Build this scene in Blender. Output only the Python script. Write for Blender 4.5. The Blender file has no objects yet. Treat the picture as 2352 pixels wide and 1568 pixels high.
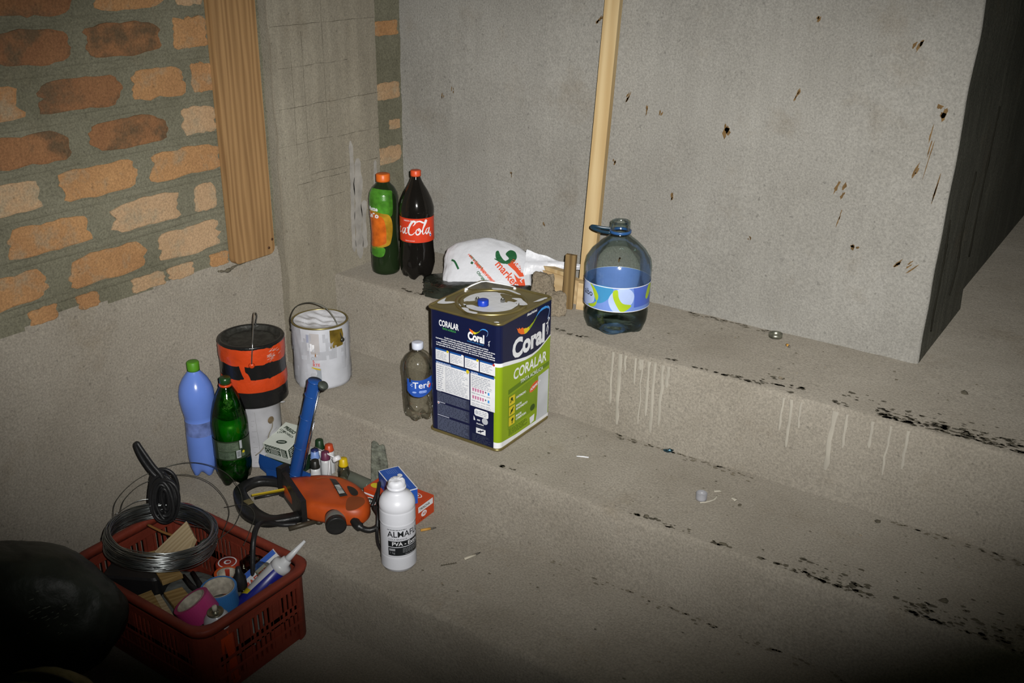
import bpy, bmesh, math, random
import numpy as np
from mathutils import Vector, Matrix, noise

random.seed(7)
S = bpy.context.scene
COL = S.collection
PI = math.pi

# ------------------------------------------------------------------ camera, light, world, exposure
RIGHT = Vector((0.825892, 0.563645, 0.014391))
UP = Vector((-0.229379, 0.312568, 0.921784))
FWD = Vector((-0.515061, 0.764595, -0.387436))
CAM = Vector((0.0, 0.0, 1.29810))


def frame(x, y, z, loc):
    m = Matrix.Identity(4)
    for i in range(3):
        m[i][0], m[i][1], m[i][2], m[i][3] = x[i], y[i], z[i], loc[i]
    return m


cd = bpy.data.cameras.new('camera')
cam = bpy.data.objects.new('camera', cd)
COL.objects.link(cam)
cd.sensor_width = 36.0
cd.lens = 36.0 * 2295.05 / 2352.0
cd.clip_start = 0.02
cam.matrix_world = frame(RIGHT, UP, -FWD, CAM)
S.camera = cam

# the camera's built-in flash: a small lamp with a wide, flat elliptical beam, just right of and above the lens
fl = bpy.data.lights.new('camera_flash', 'SPOT')
fl.energy = 440.0
fl.color = (1.0, 0.985, 0.95)
fl.spot_size = math.radians(86.0)
fl.spot_blend = 1.0
fl.shadow_soft_size = 0.012
flo = bpy.data.objects.new('camera_flash', fl)
COL.objects.link(flo)
aim = (FWD + 0.010 * RIGHT + 0.072 * UP).normalized()
fx = (RIGHT - aim * RIGHT.dot(aim)).normalized()
fy = (-aim).cross(fx).normalized()
flo.matrix_world = frame(fx, fy * 0.53, -aim, CAM + RIGHT * 0.055 + UP * 0.045)

W = bpy.data.worlds.new('world')
S.world = W
W.use_nodes = True
W.node_tree.nodes['Background'].inputs[0].default_value = (0.72, 1.0, 0.50, 1)
W.node_tree.nodes['Background'].inputs[1].default_value = 0.009
S.view_settings.view_transform = 'Standard'
S.view_settings.look = 'None'
S.view_settings.gamma = 1.0
S.view_settings.use_curve_mapping = False
S.view_settings.exposure = 0.0

# ------------------------------------------------------------------ levels and walls
L1, L2, L3, L4 = 0.246, 0.0, -0.199, -0.400
Y1, Y2, Y3, YW = 2.196, 1.840, 1.484, 2.583
XW = -2.22


# ------------------------------------------------------------------ materials
MATS = {}


def nd(nt, kind, **kw):
    n = nt.nodes.new(kind)
    for k, v in kw.items():
        setattr(n, k, v)
    return n


def mat(name, col, rough=0.5, metal=0.0, spec=0.5, var=0.12, vscale=14.0, bump=0.0, bscale=60.0, trans=0.0, ior=1.45, sss=0.0):
    if name in MATS:
        return MATS[name]
    m = bpy.data.materials.new(name)
    m.use_nodes = True
    nt = m.node_tree
    b = nt.nodes['Principled BSDF']
    b.inputs['Roughness'].default_value = rough
    b.inputs['Metallic'].default_value = metal
    b.inputs['Specular IOR Level'].default_value = spec
    b.inputs['IOR'].default_value = ior
    b.inputs['Transmission Weight'].default_value = trans
    tc = nd(nt, 'ShaderNodeTexCoord')
    n = nd(nt, 'ShaderNodeTexNoise')
    n.inputs['Scale'].default_value = vscale
    n.inputs['Detail'].default_value = 6
    nt.links.new(tc.outputs['Object'], n.inputs['Vector'])
    r = nd(nt, 'ShaderNodeValToRGB')
    r.color_ramp.elements[0].position = 0.3
    r.color_ramp.elements[1].position = 0.7
    r.color_ramp.elements[0].color = [c * (1 - var) for c in col] + [1]
    r.color_ramp.elements[1].color = [min(1, c * (1 + var)) for c in col] + [1]
    nt.links.new(n.outputs['Fac'], r.inputs['Fac'])
    nt.links.new(r.outputs['Color'], b.inputs['Base Color'])
    if bump:
        n2 = nd(nt, 'ShaderNodeTexNoise')
        n2.inputs['Scale'].default_value = bscale
        n2.inputs['Detail'].default_value = 5
        nt.links.new(tc.outputs['Object'], n2.inputs['Vector'])
        bp = nd(nt, 'ShaderNodeBump')
        bp.inputs['Strength'].default_value = bump
        bp.inputs['Distance'].default_value = 0.01
        nt.links.new(n2.outputs['Fac'], bp.inputs['Height'])
        nt.links.new(bp.outputs['Normal'], b.inputs['Normal'])
    MATS[name] = m
    return m


def cement(name, light, dark, streak=0.0, sand=1.0, warm=(0.16, 0.12, 0.07), warm_amt=0.35, flat=0.35, dirt_at=(5.5, 0.58, 0.78)):
    """Rough render or cast concrete: cloudy patches, sand grain, a few warm dirt patches, optional runs down the face."""
    if name in MATS:
        return MATS[name]
    m = bpy.data.materials.new(name)
    m.use_nodes = True
    nt = m.node_tree
    lk = nt.links.new
    b = nt.nodes['Principled BSDF']
    b.inputs['Roughness'].default_value = 0.92
    b.inputs['Diffuse Roughness'].default_value = flat
    b.inputs['Specular IOR Level'].default_value = 0.2
    tc = nd(nt, 'ShaderNodeTexCoord')

    def nz(scale, detail, rough=0.6, vec=None):
        n = nd(nt, 'ShaderNodeTexNoise')
        n.inputs['Scale'].default_value = scale
        n.inputs['Detail'].default_value = detail
        n.inputs['Roughness'].default_value = rough
        lk(vec or tc.outputs['Object'], n.inputs['Vector'])
        return n.outputs['Fac']

    def ramp(fac, p0, p1, c0, c1):
        r = nd(nt, 'ShaderNodeValToRGB')
        r.color_ramp.elements[0].position = p0
        r.color_ramp.elements[1].position = p1
        r.color_ramp.elements[0].color = list(c0) + [1]
        r.color_ramp.elements[1].color = list(c1) + [1]
        lk(fac, r.inputs['Fac'])
        return r.outputs['Color']

    def mix(fac, a, c, blend='MIX'):
        x = nd(nt, 'ShaderNodeMix', data_type='RGBA', blend_type=blend)
        if isinstance(fac, float):
            x.inputs[0].default_value = fac
        else:
            lk(fac, x.inputs[0])
        for s, v in ((6, a), (7, c)):
            if isinstance(v, tuple):
                x.inputs[s].default_value = list(v) + [1]
            else:
                lk(v, x.inputs[s])
        return x.outputs[2]
    base = ramp(nz(2.6, 8, 0.62), 0.32, 0.70, dark, light)
    dirt = ramp(nz(dirt_at[0], 6, 0.65), dirt_at[1], dirt_at[2], (0, 0, 0), (warm_amt,) * 3)
    c = mix(dirt, base, warm)
    g = ramp(nz(190, 3, 0.75), 0.30, 0.72, (1 - 0.50 * sand,) * 3, (1 + 0.42 * sand,) * 3)
    c = mix(1.0, c, g, 'MULTIPLY')
    pits = ramp(nz(70, 2, 0.5), 0.24, 0.32, (0.55,) * 3, (1, 1, 1))
    c = mix(0.7, c, pits, 'MULTIPLY')
    if streak:
        mp = nd(nt, 'ShaderNodeMapping')
        mp.inputs['Scale'].default_value = (22, 22, 1.1)
        lk(tc.outputs['Object'], mp.inputs['Vector'])
        st = ramp(nz(1.0, 5, 0.6, mp.outputs['Vector']), 0.42, 0.68, (1 - streak,) * 3, (1 + 0.5 * streak,) * 3)
        c = mix(1.0, c, st, 'MULTIPLY')
    lk(c, b.inputs['Base Color'])
    h1 = nz(190, 3, 0.7)
    h2 = nz(24, 5, 0.6)
    ad = nd(nt, 'ShaderNodeMath', operation='MULTIPLY_ADD')
    lk(h2, ad.inputs[0])
    ad.inputs[1].default_value = 1.3
    lk(h1, ad.inputs[2])
    bp = nd(nt, 'ShaderNodeBump')
    bp.inputs['Strength'].default_value = 0.35
    bp.inputs['Distance'].default_value = 0.009
    lk(ad.outputs[0], bp.inputs['Height'])
    lk(bp.outputs['Normal'], b.inputs['Normal'])
    MATS[name] = m
    return m


def wood(name, light, dark, axis=2, scale=1.0, rough=0.7, rings=9.0):
    if name in MATS:
        return MATS[name]
    m = bpy.data.materials.new(name)
    m.use_nodes = True
    nt = m.node_tree
    lk = nt.links.new
    b = nt.nodes['Principled BSDF']
    b.inputs['Roughness'].default_value = rough
    b.inputs['Specular IOR Level'].default_value = 0.25
    tc = nd(nt, 'ShaderNodeTexCoord')
    mp = nd(nt, 'ShaderNodeMapping')
    sc = [8.0 * scale] * 3
    sc[axis] = 0.55 * scale
    mp.inputs['Scale'].default_value = sc
    lk(tc.outputs['Object'], mp.inputs['Vector'])
    wv = nd(nt, 'ShaderNodeTexWave', wave_type='RINGS', rings_direction='XYZ'[axis])
    wv.inputs['Scale'].default_value = rings * 0.16
    wv.inputs['Distortion'].default_value = 9.0
    wv.inputs['Detail'].default_value = 3
    wv.inputs['Detail Scale'].default_value = 1.2
    lk(mp.outputs['Vector'], wv.inputs['Vector'])
    n = nd(nt, 'ShaderNodeTexNoise')
    n.inputs['Scale'].default_value = 5
    n.inputs['Detail'].default_value = 6
    lk(mp.outputs['Vector'], n.inputs['Vector'])
    mx = nd(nt, 'ShaderNodeMix', data_type='FLOAT')
    mx.inputs[0].default_value = 0.62
    lk(wv.outputs['Fac'], mx.inputs[2])
    lk(n.outputs['Fac'], mx.inputs[3])
    r = nd(nt, 'ShaderNodeValToRGB')
    r.color_ramp.elements[0].position = 0.25
    r.color_ramp.elements[1].position = 0.72
    r.color_ramp.elements[0].color = list(dark) + [1]
    r.color_ramp.elements[1].color = list(light) + [1]
    lk(mx.outputs[0], r.inputs['Fac'])
    lk(r.outputs['Color'], b.inputs['Base Color'])
    bp = nd(nt, 'ShaderNodeBump')
    bp.inputs['Strength'].default_value = 0.25
    bp.inputs['Distance'].default_value = 0.003
    lk(mx.outputs[0], bp.inputs['Height'])
    lk(bp.outputs['Normal'], b.inputs['Normal'])
    MATS[name] = m
    return m


def clear(name, tint, edge, gloss=0.10, rough=0.06):
    """Thin see-through plastic: tinted, darker where the wall is seen edge-on, with a glossy skin."""
    if name in MATS:
        return MATS[name]
    m = bpy.data.materials.new(name)
    m.use_nodes = True
    nt = m.node_tree
    lk = nt.links.new
    for n in list(nt.nodes):
        nt.nodes.remove(n)
    out = nd(nt, 'ShaderNodeOutputMaterial')
    lw = nd(nt, 'ShaderNodeLayerWeight')
    lw.inputs['Blend'].default_value = 0.35
    tc = nd(nt, 'ShaderNodeTexCoord')
    n = nd(nt, 'ShaderNodeTexNoise')
    n.inputs['Scale'].default_value = 40
    n.inputs['Detail'].default_value = 4
    lk(tc.outputs['Object'], n.inputs['Vector'])
    mx = nd(nt, 'ShaderNodeMix', data_type='RGBA')
    lk(lw.outputs['Facing'], mx.inputs[0])
    mx.inputs[6].default_value = list(tint) + [1]
    mx.inputs[7].default_value = list(edge) + [1]
    t = nd(nt, 'ShaderNodeBsdfTransparent')
    lk(mx.outputs[2], t.inputs['Color'])
    g = nd(nt, 'ShaderNodeBsdfGlossy')
    g.inputs['Roughness'].default_value = rough
    bp = nd(nt, 'ShaderNodeBump')
    bp.inputs['Strength'].default_value = 0.12
    bp.inputs['Distance'].default_value = 0.009
    lk(n.outputs['Fac'], bp.inputs['Height'])
    lk(bp.outputs['Normal'], g.inputs['Normal'])
    fr = nd(nt, 'ShaderNodeFresnel')
    fr.inputs['IOR'].default_value = 1.45
    ma = nd(nt, 'ShaderNodeMath', operation='MULTIPLY_ADD')
    lk(fr.outputs[0], ma.inputs[0])
    ma.inputs[1].default_value = 0.5
    ma.inputs[2].default_value = gloss * 0.4
    ms = nd(nt, 'ShaderNodeMixShader')
    lk(ma.outputs[0], ms.inputs[0])
    lk(t.outputs[0], ms.inputs[1])
    lk(g.outputs[0], ms.inputs[2])
    lk(ms.outputs[0], out.inputs['Surface'])
    MATS[name] = m
    return m


def milky(name, col, see=0.4, rough=0.2):
    """Translucent film or plastic: part diffuse colour, part see-through."""
    if name in MATS:
        return MATS[name]
    m = mat(name, col, rough)
    nt = m.node_tree
    b = nt.nodes['Principled BSDF']
    b.inputs['Alpha'].default_value = 1 - see
    return m


# ------------------------------------------------------------------ mesh building
class MB:
    def __init__(self):
        self.v, self.f, self.m, self.s, self.mats = [], [], [], [], []

    def mi(self, m):
        if m not in self.mats:
            self.mats.append(m)
        return self.mats.index(m)

    def add(self, vs, fs, m, smooth=False):
        o = len(self.v)
        self.v += [tuple(p) for p in vs]
        i = self.mi(m)
        for f in fs:
            self.f.append(tuple(a + o for a in f))
            self.m.append(i)
            self.s.append(smooth)
        return self

    def box(self, lo, hi, m, M=None):
        x0, y0, z0 = lo
        x1, y1, z1 = hi
        vs = [(x0, y0, z0), (x1, y0, z0), (x1, y1, z0), (x0, y1, z0), (x0, y0, z1), (x1, y0, z1), (x1, y1, z1), (x0, y1, z1)]
        if M:
            vs = [M @ Vector(p) for p in vs]
        return self.add(vs, [(0, 3, 2, 1), (4, 5, 6, 7), (0, 1, 5, 4), (1, 2, 6, 5), (2, 3, 7, 6), (3, 0, 4, 7)], m)

    def prism(self, poly, z0, z1, m, M=None, bev=0.0, smooth=False):
        """poly counter-clockwise in xy; top edge may be drawn in by bev."""
        n = len(poly)
        rings = [[(x, y, z0) for x, y in poly]]
        if bev:
            cx = sum(p[0] for p in poly) / n
            cy = sum(p[1] for p in poly) / n
            rings.append([(x, y, z1 - bev) for x, y in poly])
            pts = []
            for x, y in poly:
                d = math.hypot(x - cx, y - cy) or 1
                k = max(0.0, 1 - bev / d)
                pts.append((cx + (x - cx) * k, cy + (y - cy) * k, z1))
            rings.append(pts)
        else:
            rings.append([(x, y, z1) for x, y in poly])
        vs = [p for r in rings for p in r]
        if M:
            vs = [M @ Vector(p) for p in vs]
        fs = []
        for k in range(len(rings) - 1):
            for i in range(n):
                j = (i + 1) % n
                fs.append((k * n + i, k * n + j, (k + 1) * n + j, (k + 1) * n + i))
        fs.append(tuple(range(n - 1, -1, -1)))
        fs.append(tuple((len(rings) - 1) * n + i for i in range(n)))
        return self.add(vs, fs, m, smooth)

    def tube(self, pts, r, m, seg=8, closed=False, squash=None):
        pts = [Vector(p) for p in pts]
        n = len(pts)
        vs, fs = [], []
        nrm = None
        for i, p in enumerate(pts):
            if closed:
                t = pts[(i + 1) % n] - pts[i - 1]
            else:
                t = pts[min(i + 1, n - 1)] - pts[max(i - 1, 0)]
            t.normalize()
            if nrm is None:
                nrm = t.orthogonal().normalized()
                if squash:
                    nrm = (squash - t * squash.dot(t)).normalized()
            nrm = (nrm - t * nrm.dot(t))
            if nrm.length < 1e-6:
                nrm = t.orthogonal()
            nrm.normalize()
            bi = t.cross(nrm)
            rr = r[i] if isinstance(r, list) else r
            ra, rb = (rr if not isinstance(rr, tuple) else rr[0]), (rr if not isinstance(rr, tuple) else rr[1])
            for k in range(seg):
                a = 2 * PI * k / seg
                vs.append(p + nrm * math.cos(a) * ra + bi * math.sin(a) * rb)
        m2 = n if closed else n - 1
        for i in range(m2):
            for k in range(seg):
                k2 = (k + 1) % seg
                i2 = (i + 1) % n
                fs.append((i * seg + k, i * seg + k2, i2 * seg + k2, i2 * seg + k))
        if not closed:
            fs.append(tuple(range(seg - 1, -1, -1)))
            fs.append(tuple((n - 1) * seg + k for k in range(seg)))
        return self.add(vs, fs, m, True)

    def lathe(self, prof, m, seg=40, fn=None, M=None, smooth=True):
        """prof: list of (r, z) bottom to top; r = 0 ends close the shape."""
        vs, fs, idx = [], [], []
        for r, z in prof:
            if r <= 1e-6:
                vs.append(Vector((0, 0, z)))
                idx.append([len(vs) - 1] * seg)
            else:
                row = []
                for k in range(seg):
                    t = 2 * PI * k / seg
                    rr, zz = (r, z) if fn is None else fn(r, z, t)
                    vs.append(Vector((rr * math.cos(t), rr * math.sin(t), zz)))
                    row.append(len(vs) - 1)
                idx.append(row)
        for a, b in zip(idx[:-1], idx[1:]):
            for k in range(seg):
                k2 = (k + 1) % seg
                q = []
                for i in (a[k], a[k2], b[k2], b[k]):
                    if i not in q:
                        q.append(i)
                if len(q) > 2:
                    fs.append(tuple(q))
        if M:
            vs = [M @ p for p in vs]
        return self.add(vs, fs, m, smooth)

    def build(self, name, parent=None, label=None):
        me = bpy.data.meshes.new(name)
        me.from_pydata([tuple(p) for p in self.v], [], self.f)
        for m in self.mats:
            me.materials.append(m)
        me.polygons.foreach_set('material_index', self.m)
        me.polygons.foreach_set('use_smooth', self.s)
        me.update()
        o = bpy.data.objects.new(name, me)
        COL.objects.link(o)
        if parent is not None:
            o.parent = parent
        if label:
            o['label'] = label
        return o


def thing(name, label, cat, loc=(0, 0, 0), rz=0.0, group=None, M=None):
    o = bpy.data.objects.new(name, None)
    o.empty_display_size = 0.05
    COL.objects.link(o)
    if M is not None:
        o.matrix_world = M
    else:
        o.location = loc
        o.rotation_euler = (0, 0, rz)
    o['label'] = label
    o['category'] = cat
    if group:
        o['group'] = group
    return o


def tag(o, label, cat, group=None):
    o['label'] = label
    o['category'] = cat
    if group:
        o['group'] = group
    return o


def struct(o):
    o['kind'] = 'structure'
    return o


def lookz(direction, hint=Vector((0, 0, 1)), loc=(0, 0, 0)):
    """frame whose local z runs along direction"""
    z = Vector(direction).normalized()
    x = hint.cross(z)
    if x.length < 1e-4:
        x = Vector((1, 0, 0))
    x.normalize()
    return frame(x, z.cross(x), z, Vector(loc))


_tc = {}


def text2d(body, size, bold=0.0, shear=0.0, align='LEFT', sx=1.0):
    key = (body, bold, shear, align)
    if key not in _tc:
        cu = bpy.data.curves.new('t', 'FONT')
        cu.body = body
        cu.size = 1.0
        cu.offset = bold
        cu.shear = shear
        cu.align_x = align
        cu.resolution_u = 3
        ob = bpy.data.objects.new('t', cu)
        COL.objects.link(ob)
        dg = bpy.context.evaluated_depsgraph_get()
        me = bpy.data.meshes.new_from_object(ob.evaluated_get(dg))
        vs = [(v.co.x, v.co.y) for v in me.vertices]
        fs = [tuple(p.vertices) for p in me.polygons]
        bpy.data.objects.remove(ob)
        bpy.data.curves.remove(cu)
        bpy.data.meshes.remove(me)
        _tc[key] = (vs, fs)
    vs, fs = _tc[key]
    return [(x * size * sx, y * size) for x, y in vs], fs


def refine(vs, fs, maxe):
    bm = bmesh.new()
    bv = [bm.verts.new((x, y, 0)) for x, y in vs]
    for f in fs:
        try:
            bm.faces.new([bv[i] for i in f])
        except ValueError:
            pass
    bmesh.ops.triangulate(bm, faces=bm.faces[:])
    for _ in range(6):
        es = [e for e in bm.edges if e.calc_length() > maxe]
        if not es:
            break
        bmesh.ops.subdivide_edges(bm, edges=es, cuts=1)
        bmesh.ops.triangulate(bm, faces=bm.faces[:])
    bm.verts.index_update()
    v2 = [(v.co.x, v.co.y) for v in bm.verts]
    f2 = [tuple(v.index for v in f.verts) for f in bm.faces]
    bm.free()
    return v2, f2


class Print:
    """Flat print laid on a surface through a map (u, v) -> point."""

    def __init__(self, fn, maxe=None):
        self.fn, self.maxe, self.mb, self.lift = fn, maxe, MB(), 0.0

    def put(self, vs, fs, m, lift=0.0):
        if self.maxe:
            vs, fs = refine(vs, fs, self.maxe)
        self.mb.add([self.fn(u, v, lift) for u, v in vs], fs, m)

    def poly(self, pts, m, lift=0.0):
        self.put(pts, [tuple(range(len(pts)))], m, lift)

    def rect(self, u0, v0, u1, v1, m, lift=0.0):
        self.poly([(u0, v0), (u1, v0), (u1, v1), (u0, v1)], m, lift)

    def disc(self, u, v, ru, rv, m, lift=0.0, n=20, rot=0.0):
        c, s = math.cos(rot), math.sin(rot)
        pts = []
        for i in range(n):
            a, b = ru * math.cos(2 * PI * i / n), rv * math.sin(2 * PI * i / n)
            pts.append((u + a * c - b * s, v + a * s + b * c))
        self.poly(pts, m, lift)

    def text(self, body, u, v, size, m, lift=0.0, bold=0.0, shear=0.0, align='LEFT', sx=1.0, rot=0.0):
        vs, fs = text2d(body, size, bold, shear, align, sx)
        c, s = math.cos(rot), math.sin(rot)
        vs = [(u + x * c - y * s, v + x * s + y * c) for x, y in vs]
        self.put(vs, fs, m, lift)

    def lines(self, u0, u1, v0, v1, n, m, lift=0.0, fill=0.5, ragged=0.2, seed=1, words=True):
        rg = random.Random(seed)
        st = (v1 - v0) / n
        for i in range(n):
            y = v1 - (i + 0.5) * st
            e = u1 - (u1 - u0) * ragged * rg.random()
            x = u0
            while x < e:
                w = min((u1 - u0) * (0.06 + 0.12 * rg.random()), e - x) if words else e - x
                if w < 0.0004:
                    break
                self.rect(x, y - st * fill / 2, x + w, y + st * fill / 2, m, lift)
                x += w + (u1 - u0) * 0.025

    def stroke(self, pts, w, m, lift=0.0):
        """ribbon along pts; w = one width or a list"""
        n = len(pts)
        L, Rr = [], []
        for i in range(n):
            a = pts[max(i - 1, 0)]
            b = pts[min(i + 1, n - 1)]
            dx, dy = b[0] - a[0], b[1] - a[1]
            d = math.hypot(dx, dy) or 1
            ww = (w[i] if isinstance(w, (list, tuple)) else w) / 2
            L.append((pts[i][0] - dy / d * ww, pts[i][1] + dx / d * ww))
            Rr.append((pts[i][0] + dy / d * ww, pts[i][1] - dx / d * ww))
        vs = L + Rr
        fs = [(i, n + i, n + i + 1, i + 1) for i in range(n - 1)]
        self.put(vs, fs, m, lift)

    def build(self, name, parent, label=None):
        return self.mb.build(name, parent, label)


def smooth_path(pts, n=8, closed=False):
    P = [Vector(p) for p in pts]
    out = []
    N = len(P)
    rng = range(N) if closed else range(N - 1)
    for i in rng:
        p1, p2 = P[i], P[(i + 1) % N]
        p0 = P[i - 1] if (closed or i > 0) else p1 * 2 - p2
        p3 = P[(i + 2) % N] if (closed or i + 2 < N) else p2 * 2 - p1
        for k in range(n):
            t = k / n
            out.append(0.5 * ((2 * p1) + (p2 - p0) * t + (2 * p0 - 5 * p1 + 4 * p2 - p3) * t * t + (3 * p1 - p0 - 3 * p2 + p3) * t ** 3))
    if not closed:
        out.append(P[-1])
    return out


def s2(pts, n=6, closed=False):
    return [(p.x, p.y) for p in smooth_path([(a, b, 0) for a, b in pts], n, closed)]


def rounded(w, h, r, n=5, cx=0.0, cy=0.0):
    pts = []
    for sx, sy, a0 in ((1, 1, 0), (-1, 1, 90), (-1, -1, 180), (1, -1, 270)):
        for k in range(n + 1):
            a = math.radians(a0 + 90 * k / n)
            pts.append((cx + sx * (w / 2 - r) + r * math.cos(a), cy + sy * (h / 2 - r) + r * math.sin(a)))
    return pts


def prof_r(prof):
    zs = [z for r, z in prof]
    rs = [r for r, z in prof]

    def f(z):
        return float(np.interp(z, zs, rs))
    return f


def wrap(rf, phi):
    """(u along the girth, v = height) on a body of revolution whose local azimuth phi faces the viewer"""
    def fn(u, v, lift):
        r = rf(v) + 0.0006 + lift
        a = phi + u / max(0.004, rf(v))
        return (r * math.cos(a), r * math.sin(a), v)
    return fn


def facing(loc):
    return math.atan2(-loc[1], -loc[0])


def blobby(outline_r, n=18, jag=0.25, seed=0, el=1.0):
    rg = random.Random(seed)
    return [(outline_r * el * (1 + jag * (rg.random() - 0.5) * 2) * math.cos(2 * PI * i / n),
             outline_r * (1 + jag * (rg.random() - 0.5) * 2) * math.sin(2 * PI * i / n)) for i in range(n)]


# ------------------------------------------------------------------ shared materials
M_WALL = cement('wall_render', (0.318, 0.306, 0.278), (0.252, 0.240, 0.214), streak=0.045, sand=0.5, flat=0.15)
M_STEP = cement('step_concrete', (0.300, 0.272, 0.228), (0.225, 0.200, 0.162), sand=0.6, warm_amt=0.4, flat=0.40)
M_MORTAR = cement('brick_mortar', (0.190, 0.180, 0.130), (0.110, 0.104, 0.070), sand=0.7, warm_amt=0.3)
M_PILLAR = cement('pillar_concrete', (0.290, 0.262, 0.205), (0.215, 0.190, 0.145), streak=0.12, sand=0.5)
M_DARKC = cement('shade_toned_concrete', (0.15, 0.145, 0.115), (0.09, 0.088, 0.068), streak=0.2, flat=0.0)  # dark streaked concrete; the jamb's dimness in grazing light is put into this colour
BRICKS = [cement('fired_brick', (0.40, 0.225, 0.100), (0.26, 0.135, 0.060), sand=0.6, warm=(0.24, 0.20, 0.135), warm_amt=0.75, dirt_at=(15, 0.50, 0.68)),
          cement('fired_brick_pale', (0.42, 0.285, 0.17), (0.31, 0.20, 0.11), sand=0.6, warm=(0.26, 0.225, 0.155), warm_amt=0.75, dirt_at=(15, 0.50, 0.68)),
          cement('fired_brick_red', (0.28, 0.140, 0.062), (0.16, 0.075, 0.036), sand=0.6, warm=(0.085, 0.060, 0.035), warm_amt=0.85, dirt_at=(10, 0.48, 0.62))]
WHITE = mat('white_print', (0.74, 0.75, 0.78), 0.4)
BLACKP = mat('black_plastic', (0.012, 0.012, 0.013), 0.45, bump=0.1)
CHROME = mat('bright_steel', (0.75, 0.76, 0.78), 0.16, 1.0)
WIRE = mat('galvanised_wire', (0.36, 0.38, 0.38), 0.30, 1.0)
DARKWIRE = mat('dark_wire', (0.12, 0.12, 0.10), 0.40, 0.9)

# ================================================================== SETTING
def grid_obj(name, P, m, parent=None):
    """P: array (nu, nv, 3)"""
    nu, nv, _ = P.shape
    vs = P.reshape(-1, 3).tolist()
    fs = [(i * nv + j, (i + 1) * nv + j, (i + 1) * nv + j + 1, i * nv + j + 1) for i in range(nu - 1) for j in range(nv - 1)]
    return MB().add(vs, fs, m, True).build(name, parent)


def n3(x, y, z):
    return noise.noise(Vector((x, y, z)))


# --- floor and the three cast steps above it
def step_block(name, x0, x1, yfront, ztop, zbot, yback, parent, seed, m):
    """riser + worn nosing + tread, swept along x with an uneven edge"""
    xs = np.arange(x0, x1 + 0.001, 0.02)
    prof = []
    for k in range(9):
        prof.append((0.0, zbot + (ztop - 0.012 - zbot) * k / 8, 'r'))
    for k in range(1, 4):
        a = PI / 2 * k / 4
        prof.append((0.012 * (1 - math.cos(a)), ztop - 0.012 + 0.012 * math.sin(a), 'n'))
    d = yback - yfront
    for t in (0.012, 0.03, 0.06, 0.10, 0.16, 0.22, 0.28, 0.34, 0.4, 0.5, 0.7, 1.0):
        if 0.012 <= t < d:
            prof.append((t, ztop, 't'))
    prof.append((d, ztop, 't'))
    P = np.zeros((len(xs), len(prof), 3))
    for i, x in enumerate(xs):
        wob = 0.006 * n3(x * 2.3, seed, 0) + 0.004 * n3(x * 9, seed, 3)
        for j, (dy, z, k) in enumerate(prof):
            fade = max(0.0, 1 - dy / 0.05)
            y = yfront + dy + wob * fade + (0.003 * n3(x * 7, z * 7, seed) if k == 'r' else 0)
            zz = z
            if k != 'r':
                zz += 0.0025 * n3(x * 5, y * 5, seed + 5)
            if k == 'n':
                zz += 0.003 * n3(x * 17, seed, 7)
            P[i, j] = (x, y, zz)
    return grid_obj(name, P, m, parent)


M_DRIP = mat('dried_paint_run', (0.325, 0.300, 0.252), 0.8)
M_STAIN = mat('rust_stain', (0.13, 0.075, 0.025), 0.9, var=0.4, vscale=60)
M_DIRT_GAP = mat('dark_dirt_and_gap', (0.095, 0.083, 0.058), 0.95, var=0.4, vscale=40)

floor = struct(MB().box((-2.3, -0.8, L4 - 0.06), (2.2, Y3 + 0.05, L4), M_STEP).build('floor'))
step_low = step_block('step', -2.26, 2.2, Y3, L3, L4 - 0.02, Y2 + 0.03, floor, 1.0, M_STEP)
step_mid = step_block('step', -2.26, 2.2, Y2, L2, L3 - 0.02, Y1 + 0.03, floor, 2.0, M_STEP)
step_top = step_block('step', -2.26, 2.2, Y1, L1, L2 - 0.02, YW + 3.0, floor, 3.0, M_STEP)

# dried paint that ran over the edge of the top step
dr = MB()
rg = random.Random(3)
for x0_, ln, w in ((-1.075, 0.155, 0.0065), (-1.05, 0.21, 0.009), (-1.035, 0.05, 0.006), (-1.005, 0.075, 0.005), (-0.965, 0.16, 0.007),
                 (-0.948, 0.205, 0.007), (-0.925, 0.175, 0.007), (-0.91, 0.06, 0.008), (-0.99, 0.03, 0.01), (-0.985, 0.19, 0.004),
                 (-0.655, 0.09, 0.005), (-0.635, 0.13, 0.006), (-0.61, 0.07, 0.005), (-0.53, 0.16, 0.010), (-0.50, 0.09, 0.006), (-0.36, 0.10, 0.006),
                 (-0.40, 0.13, 0.005), (-0.44, 0.07, 0.006)):
    n = 9
    x = x0_ - (0.075 if x0_ < -0.8 else 0.02)
    L, R_ = [], []
    for k in range(n):
        t = k / (n - 1)
        z = L1 - 0.006 - ln * t
        ww = 1.5 * w * (0.55 + 0.35 * rg.random()) * (1.3 if k == 0 else 1.0) * (1.15 if k == n - 2 else 1.0) * (0.5 if k == n - 1 else 1)
        xx = x + 0.004 * n3(x * 50, t * 4, 1)
        y = Y1 - 0.0065
        L.append((xx - ww / 2, y, z))
        R_.append((xx + ww / 2, y, z))
    C_ = [((a[0] + b[0]) / 2, a[1] - 0.0016, a[2]) for a, b in zip(L, R_)]
    dr.add(L + C_ + R_, [(i, i + 1, n + i + 1, n + i) for i in range(n - 1)] + [(n + i, n + i + 1, 2 * n + i + 1, 2 * n + i) for i in range(n - 1)], M_DRIP, True)
o = dr.build('paint_runs', step_top)
o['kind'] = 'stuff'

# --- left wall: mortar bed with scored joints, fired bricks let into it, plaster skirt below
JOINTS = [1.30, 1.185, 1.07, 0.96, 0.845, 0.742, 0.638, 0.530, 0.420, 0.31]


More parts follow.
